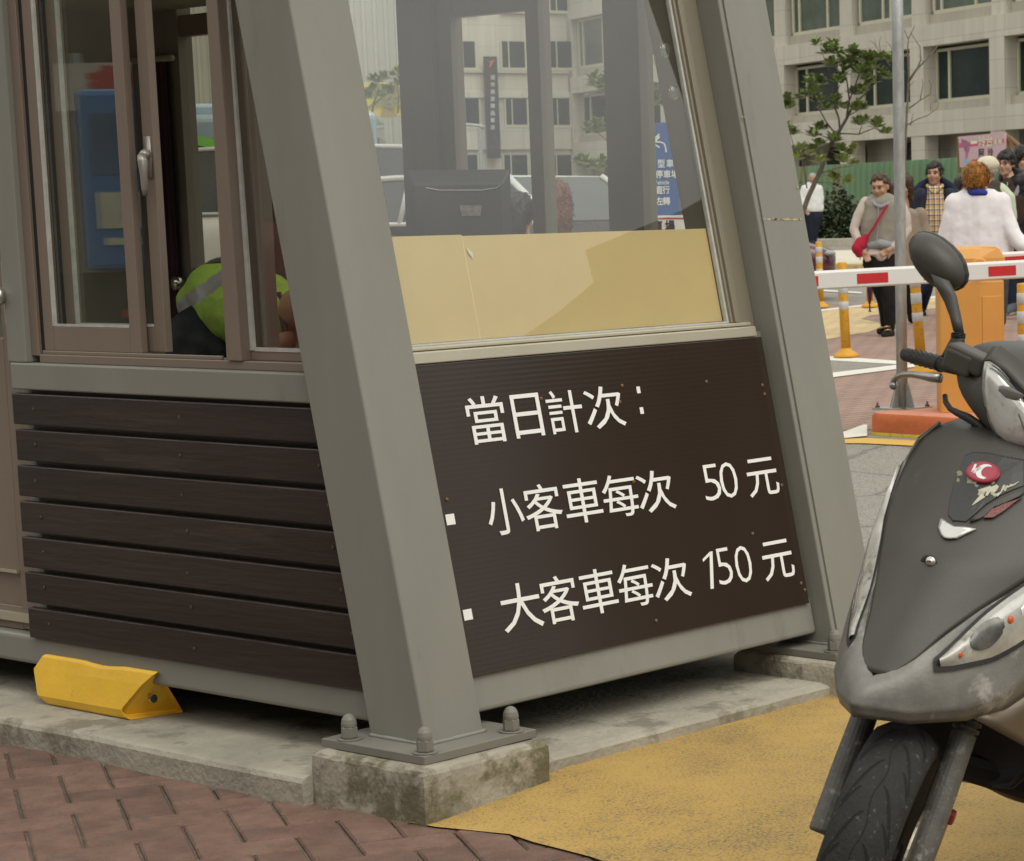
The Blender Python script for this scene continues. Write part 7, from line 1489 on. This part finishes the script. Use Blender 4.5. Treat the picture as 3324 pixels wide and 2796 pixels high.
mb = MB(); text_on(mb, '車', f_(1347, 464), RH, zz_, 1, .03, fit=(19 * KS * 15.9 / CF, 24 * KS * 15.9 / CF)); text_on(mb, '場', f_(1372, 464), RH, zz_, 1, .03, fit=(19 * KS * 15.9 / CF, 24 * KS * 15.9 / CF)); mb.build('lettering', M_DKT, wsn, recalc=False)
mb = MB(); pc = at_depth(1306, 500, 15.93); mb.tube([pc * np.array([1, 1, 0]) + zz_ * zg(pc[0], pc[1]), pc], .02, 8); mb.build('post', M_GALV, wsn)
# woman on a scooter and another rider glimpsed behind the booth
def rider(label, u, hp, hair, shirt, k=1.0, yaw=200):
    conv = lambda x, y: (x, y); b = at_depth(*hp, u); f = Figure(label, u, (hp[0], hp[1] + 250), conv); P = f.P; hc = P(*hp)
    f.head(hc, k, yaw, 0, M_SK[0], [mm([hc + (0, .0, -.07), hc + (0, .0, -.2)], [.055, .06]), mm([hc + (0, 0, -.3), hc + (0, .05, -.7)], [.1, .1])], voxel=.011)
    f.cap_hair(hair, .03, -.09, -.09, .01, extra=[mm([f.H(x, .07, .0), f.H(x, .085, -.10), f.H(x * .8, .08, -.20)], [.05, .05, .03]) for x in (-.04, .0, .04)])
    T = lambda x, zz, d=.03: hc + np.array((x, d, -zz))
    blob(torso(T(0, .28), T(0, .5), T(0, .75), .10, .11, .12, .115) + [mm([T(-.17, .27), T(-.22, .5, -.05), T(-.18, .62, .2)], [.07, .06, .05]), mm([T(.17, .27), T(.22, .5, -.05), T(.18, .62, .2)], [.07, .06, .05])], 'shirt', shirt, f.t, .013)
    blob([mm([T(-.09, .75), T(-.14, .85, .3), T(-.14, max(.95, hc[2] - .05), .3)], [.1, .08, .055]), mm([T(.09, .75), T(.14, .85, .3), T(.14, max(.95, hc[2] - .05), .3)], [.1, .08, .055])], 'trousers', cloth('dark_jeans', (.016, .022, .045)), f.t, .014)
    return f, T
M_RBR = mat('reddish_brown_hair', (.14, .055, .028), .5, 0, .3, 60, .5, 120)
fr1, T1 = rider('person with long reddish brown hair and navy flowered shirt behind the booth', 14.2, (1136, 415), M_RBR, cloth('navy_flower_shirt', (.035, .05, .11)), .9)
mb = MB()
for cx_, cz_ in ((.08, .36), (-.05, .42), (.02, .52)):
    for a in range(5): mb.ball(T1(cx_ + .022 * math.cos(a * 1.257), cz_ + .022 * math.sin(a * 1.257), -.10), (.016, .012, .016), 8, 6)
mb.build('shirt_flower', M_WHITE, fr1.t, local=True, smooth=True)
rider('person with dark hair behind the booth just right of the monitor', 15.5, (1066, 440), M_HB, cloth('grey_blue_shirt', (.14, .17, .22)), .95, 150)
# ================================================================ WHAT THE GLASS REFLECTS: the other side of the street, behind the camera
M_TBLD = mat('grey_brown_render', (.04, .034, .026), .85, 0, .15, .3)
tb = thing('corner_building', 'tall dark rendered building across the street behind the viewer', 'building', (34, -30, 0))
ex_ = np.array((7.4, -6.9, 0.0)); ex2 = np.array((8.2, -5.9, 0.0))
mb = MB(); mb.prism([(26.2, -25, -.05), (33.6, -25, -.05), (33.6, -25, 12.7), (32.4, -25, 12.3), (29.35, -25, 11.55), (29.5, -25, 11.0), (28.2, -25, 10.4), (26.9, -25, 9.9), (26.2, -25, 8.2)], ex_); mb.build('low_block', M_TBLD, tb)
mb = MB(); mb.prism([(33.61, -25, -.05), (48, -25, -.05), (48, -25, 27), (33.61, -25, 27)], ex2); mb.build('tower_block', M_TBLD, tb)
def mir(x, y, dist):
    """a point met by the reflection of the picture ray in the plank-side window"""
    p = on_x(x, y, .2); d = ray(x, y); d = d / np.linalg.norm(d); d[0] *= -1; return p + d * dist
M_TRB = carpaint('truck_blue', (.06, .20, .46)); M_PUR = carpaint('truck_purple', (.07, .05, .16))
ta, tb_ = mir(148, 228, 15), mir(330, 450, 15); tdir = tb_ - ta; tdir[2] = 0; tl = np.linalg.norm(tdir); tdir /= tl; tn = np.array([-tdir[1], tdir[0], 0]); tn = tn if tn @ (np.array([.2, 1.2, 0]) - ta * np.array([1, 1, 0])) > 0 else -tn
tk = thing('delivery_truck', 'blue box truck parked beside the yard, mirrored in the side window', 'truck', (ta[0], ta[1], .0))
g_ = ta * np.array([1, 1, 0])
bx_ = lambda mb, s0, s1, d0, d1, z0, z1: mb.loft([[g_ + tdir * s + tn * d + np.array([0, 0, z]) for s, d in ((s0, d0), (s1, d0), (s1, d1), (s0, d1))] for z in (z0, z1)])
mb = MB(); bx_(mb, 0, 4.6, -2, 0, .95, 2.45); mb.build('cargo_box', M_TRB, tk, bevel=.05)
mb = MB(); bx_(mb, .75, 3.2, .002, .012, 1.0, 1.55); mb.build('purple_print', M_PUR, tk)
mb = MB(); bx_(mb, .12, .5, .002, .012, 1.75, 2.25); mb.build('side_window', mat('dim_panel', (.05, .12, .24), .4), tk)
mb = MB(); bx_(mb, -.3, 4.7, -1.9, -.1, .35, .93); mb.build('chassis', M_BLKP, tk)
mb = MB(); bx_(mb, .15, .5, .0, .013, 1.3, 1.6); bx_(mb, .2, .55, .0, .013, 1.16, 1.22); mb.build('white_print', M_CREAM, tk)
mb = MB(); text_on(mb, '台灣觀光', g_ + tdir * 1.9 + tn * .014 + np.array([0, 0, 1.95]), -tdir if (np.cross(tn, (0, 0, 1)) @ tdir) > 0 else tdir, (0, 0, 1), .32, .02); mb.build('lettering', M_CREAM, tk, recalc=False)
for s in (.6, 3.9):
    mb = MB(); c = g_ + tdir * s + tn * -.1 + np.array([0, 0, .4]); mb.tube([c - tn * .25, c], .4, 20); mb.build('wheel', M_WHEEL, tk)
mb = MB(); bx_(mb, .3, 4.4, -.08, -.02, .55, .62); bx_(mb, .3, 4.4, -.08, -.02, .3, .36); mb.build('marker_bar', M_ARMR, tk)
ba, bb_ = mir(148, 130, 19), mir(330, 222, 19)
bn_ = thing('street_banner', 'white banner with large red characters above the truck, mirrored in the side window', 'banner', (ba[0], ba[1], 2.4))
bd_ = bb_ - ba; bd_[2] = 0; bl_ = np.linalg.norm(bd_); bd_ /= bl_; bnn = np.array([-bd_[1], bd_[0], 0]); bnn = bnn if bnn @ (np.array([.2, 1.2, 0]) - ba * np.array([1, 1, 0])) > 0 else -bnn
zt_, zb_ = float(ba[2]), float(bb_[2])
mb = MB(); mb.loft([[(*(ba + bd_ * s + bnn * d)[:2], z) for s, d in ((-.2, -.04), (bl_, -.04), (bl_, 0), (-.2, 0))] for z in (zb_, zt_)]); mb.build('cloth', mat('banner_white', (.55, .50, .42), .7), bn_)
ux_ = -bd_ if (np.cross(bnn, (0, 0, 1)) @ bd_) > 0 else bd_
mb = MB()
for i, q in enumerate((.45, 1.25, 2.0)): text_on(mb, '推薦站'[i], np.array([*(ba + bd_ * q + bnn * .01)[:2], (zt_ + zb_) / 2]), ux_, (0, 0, 1), 1, .05, fit=(.62, (zt_ - zb_) * .82))
mb.build('lettering', mat('banner_red', (.50, .06, .05), .6), bn_, recalc=False)
mb = MB()
for q in (0, bl_): c = (ba + bd_ * q - bnn * .06); mb.tube([(c[0], c[1], 0), (c[0], c[1], zt_ + .1)], .05, 8)
mb.build('banner_post', M_GALV, bn_)
# red van mirrored in the fixed light, and an unseen shop row sized to shade the booth's left faces
p_ = mir(735, 430, 12)
make_car('parked_van', 'dark red van parked left of the viewer, mirrored in the fixed side window', 'van', carpaint('dark_red_paint', (.22, .018, .02)), (p_[0], p_[1], .0), math.atan2(p_[1] - 1.0, p_[0] - .2), 4.2, 1.7, 2.2, True)
shp = thing('shading_shop_row', 'unseen row of dim brick shops raised to shade the left side of the booth', 'building', (-21, 12, 0))
M_SHOP = mat('brown_shopfront', (.10, .065, .045), .8, 0, .35, .6); mb = MB(); mb.box(-24, -19, -24, 40, -.05, 10); mb.build('wall', M_SHOP, shp)
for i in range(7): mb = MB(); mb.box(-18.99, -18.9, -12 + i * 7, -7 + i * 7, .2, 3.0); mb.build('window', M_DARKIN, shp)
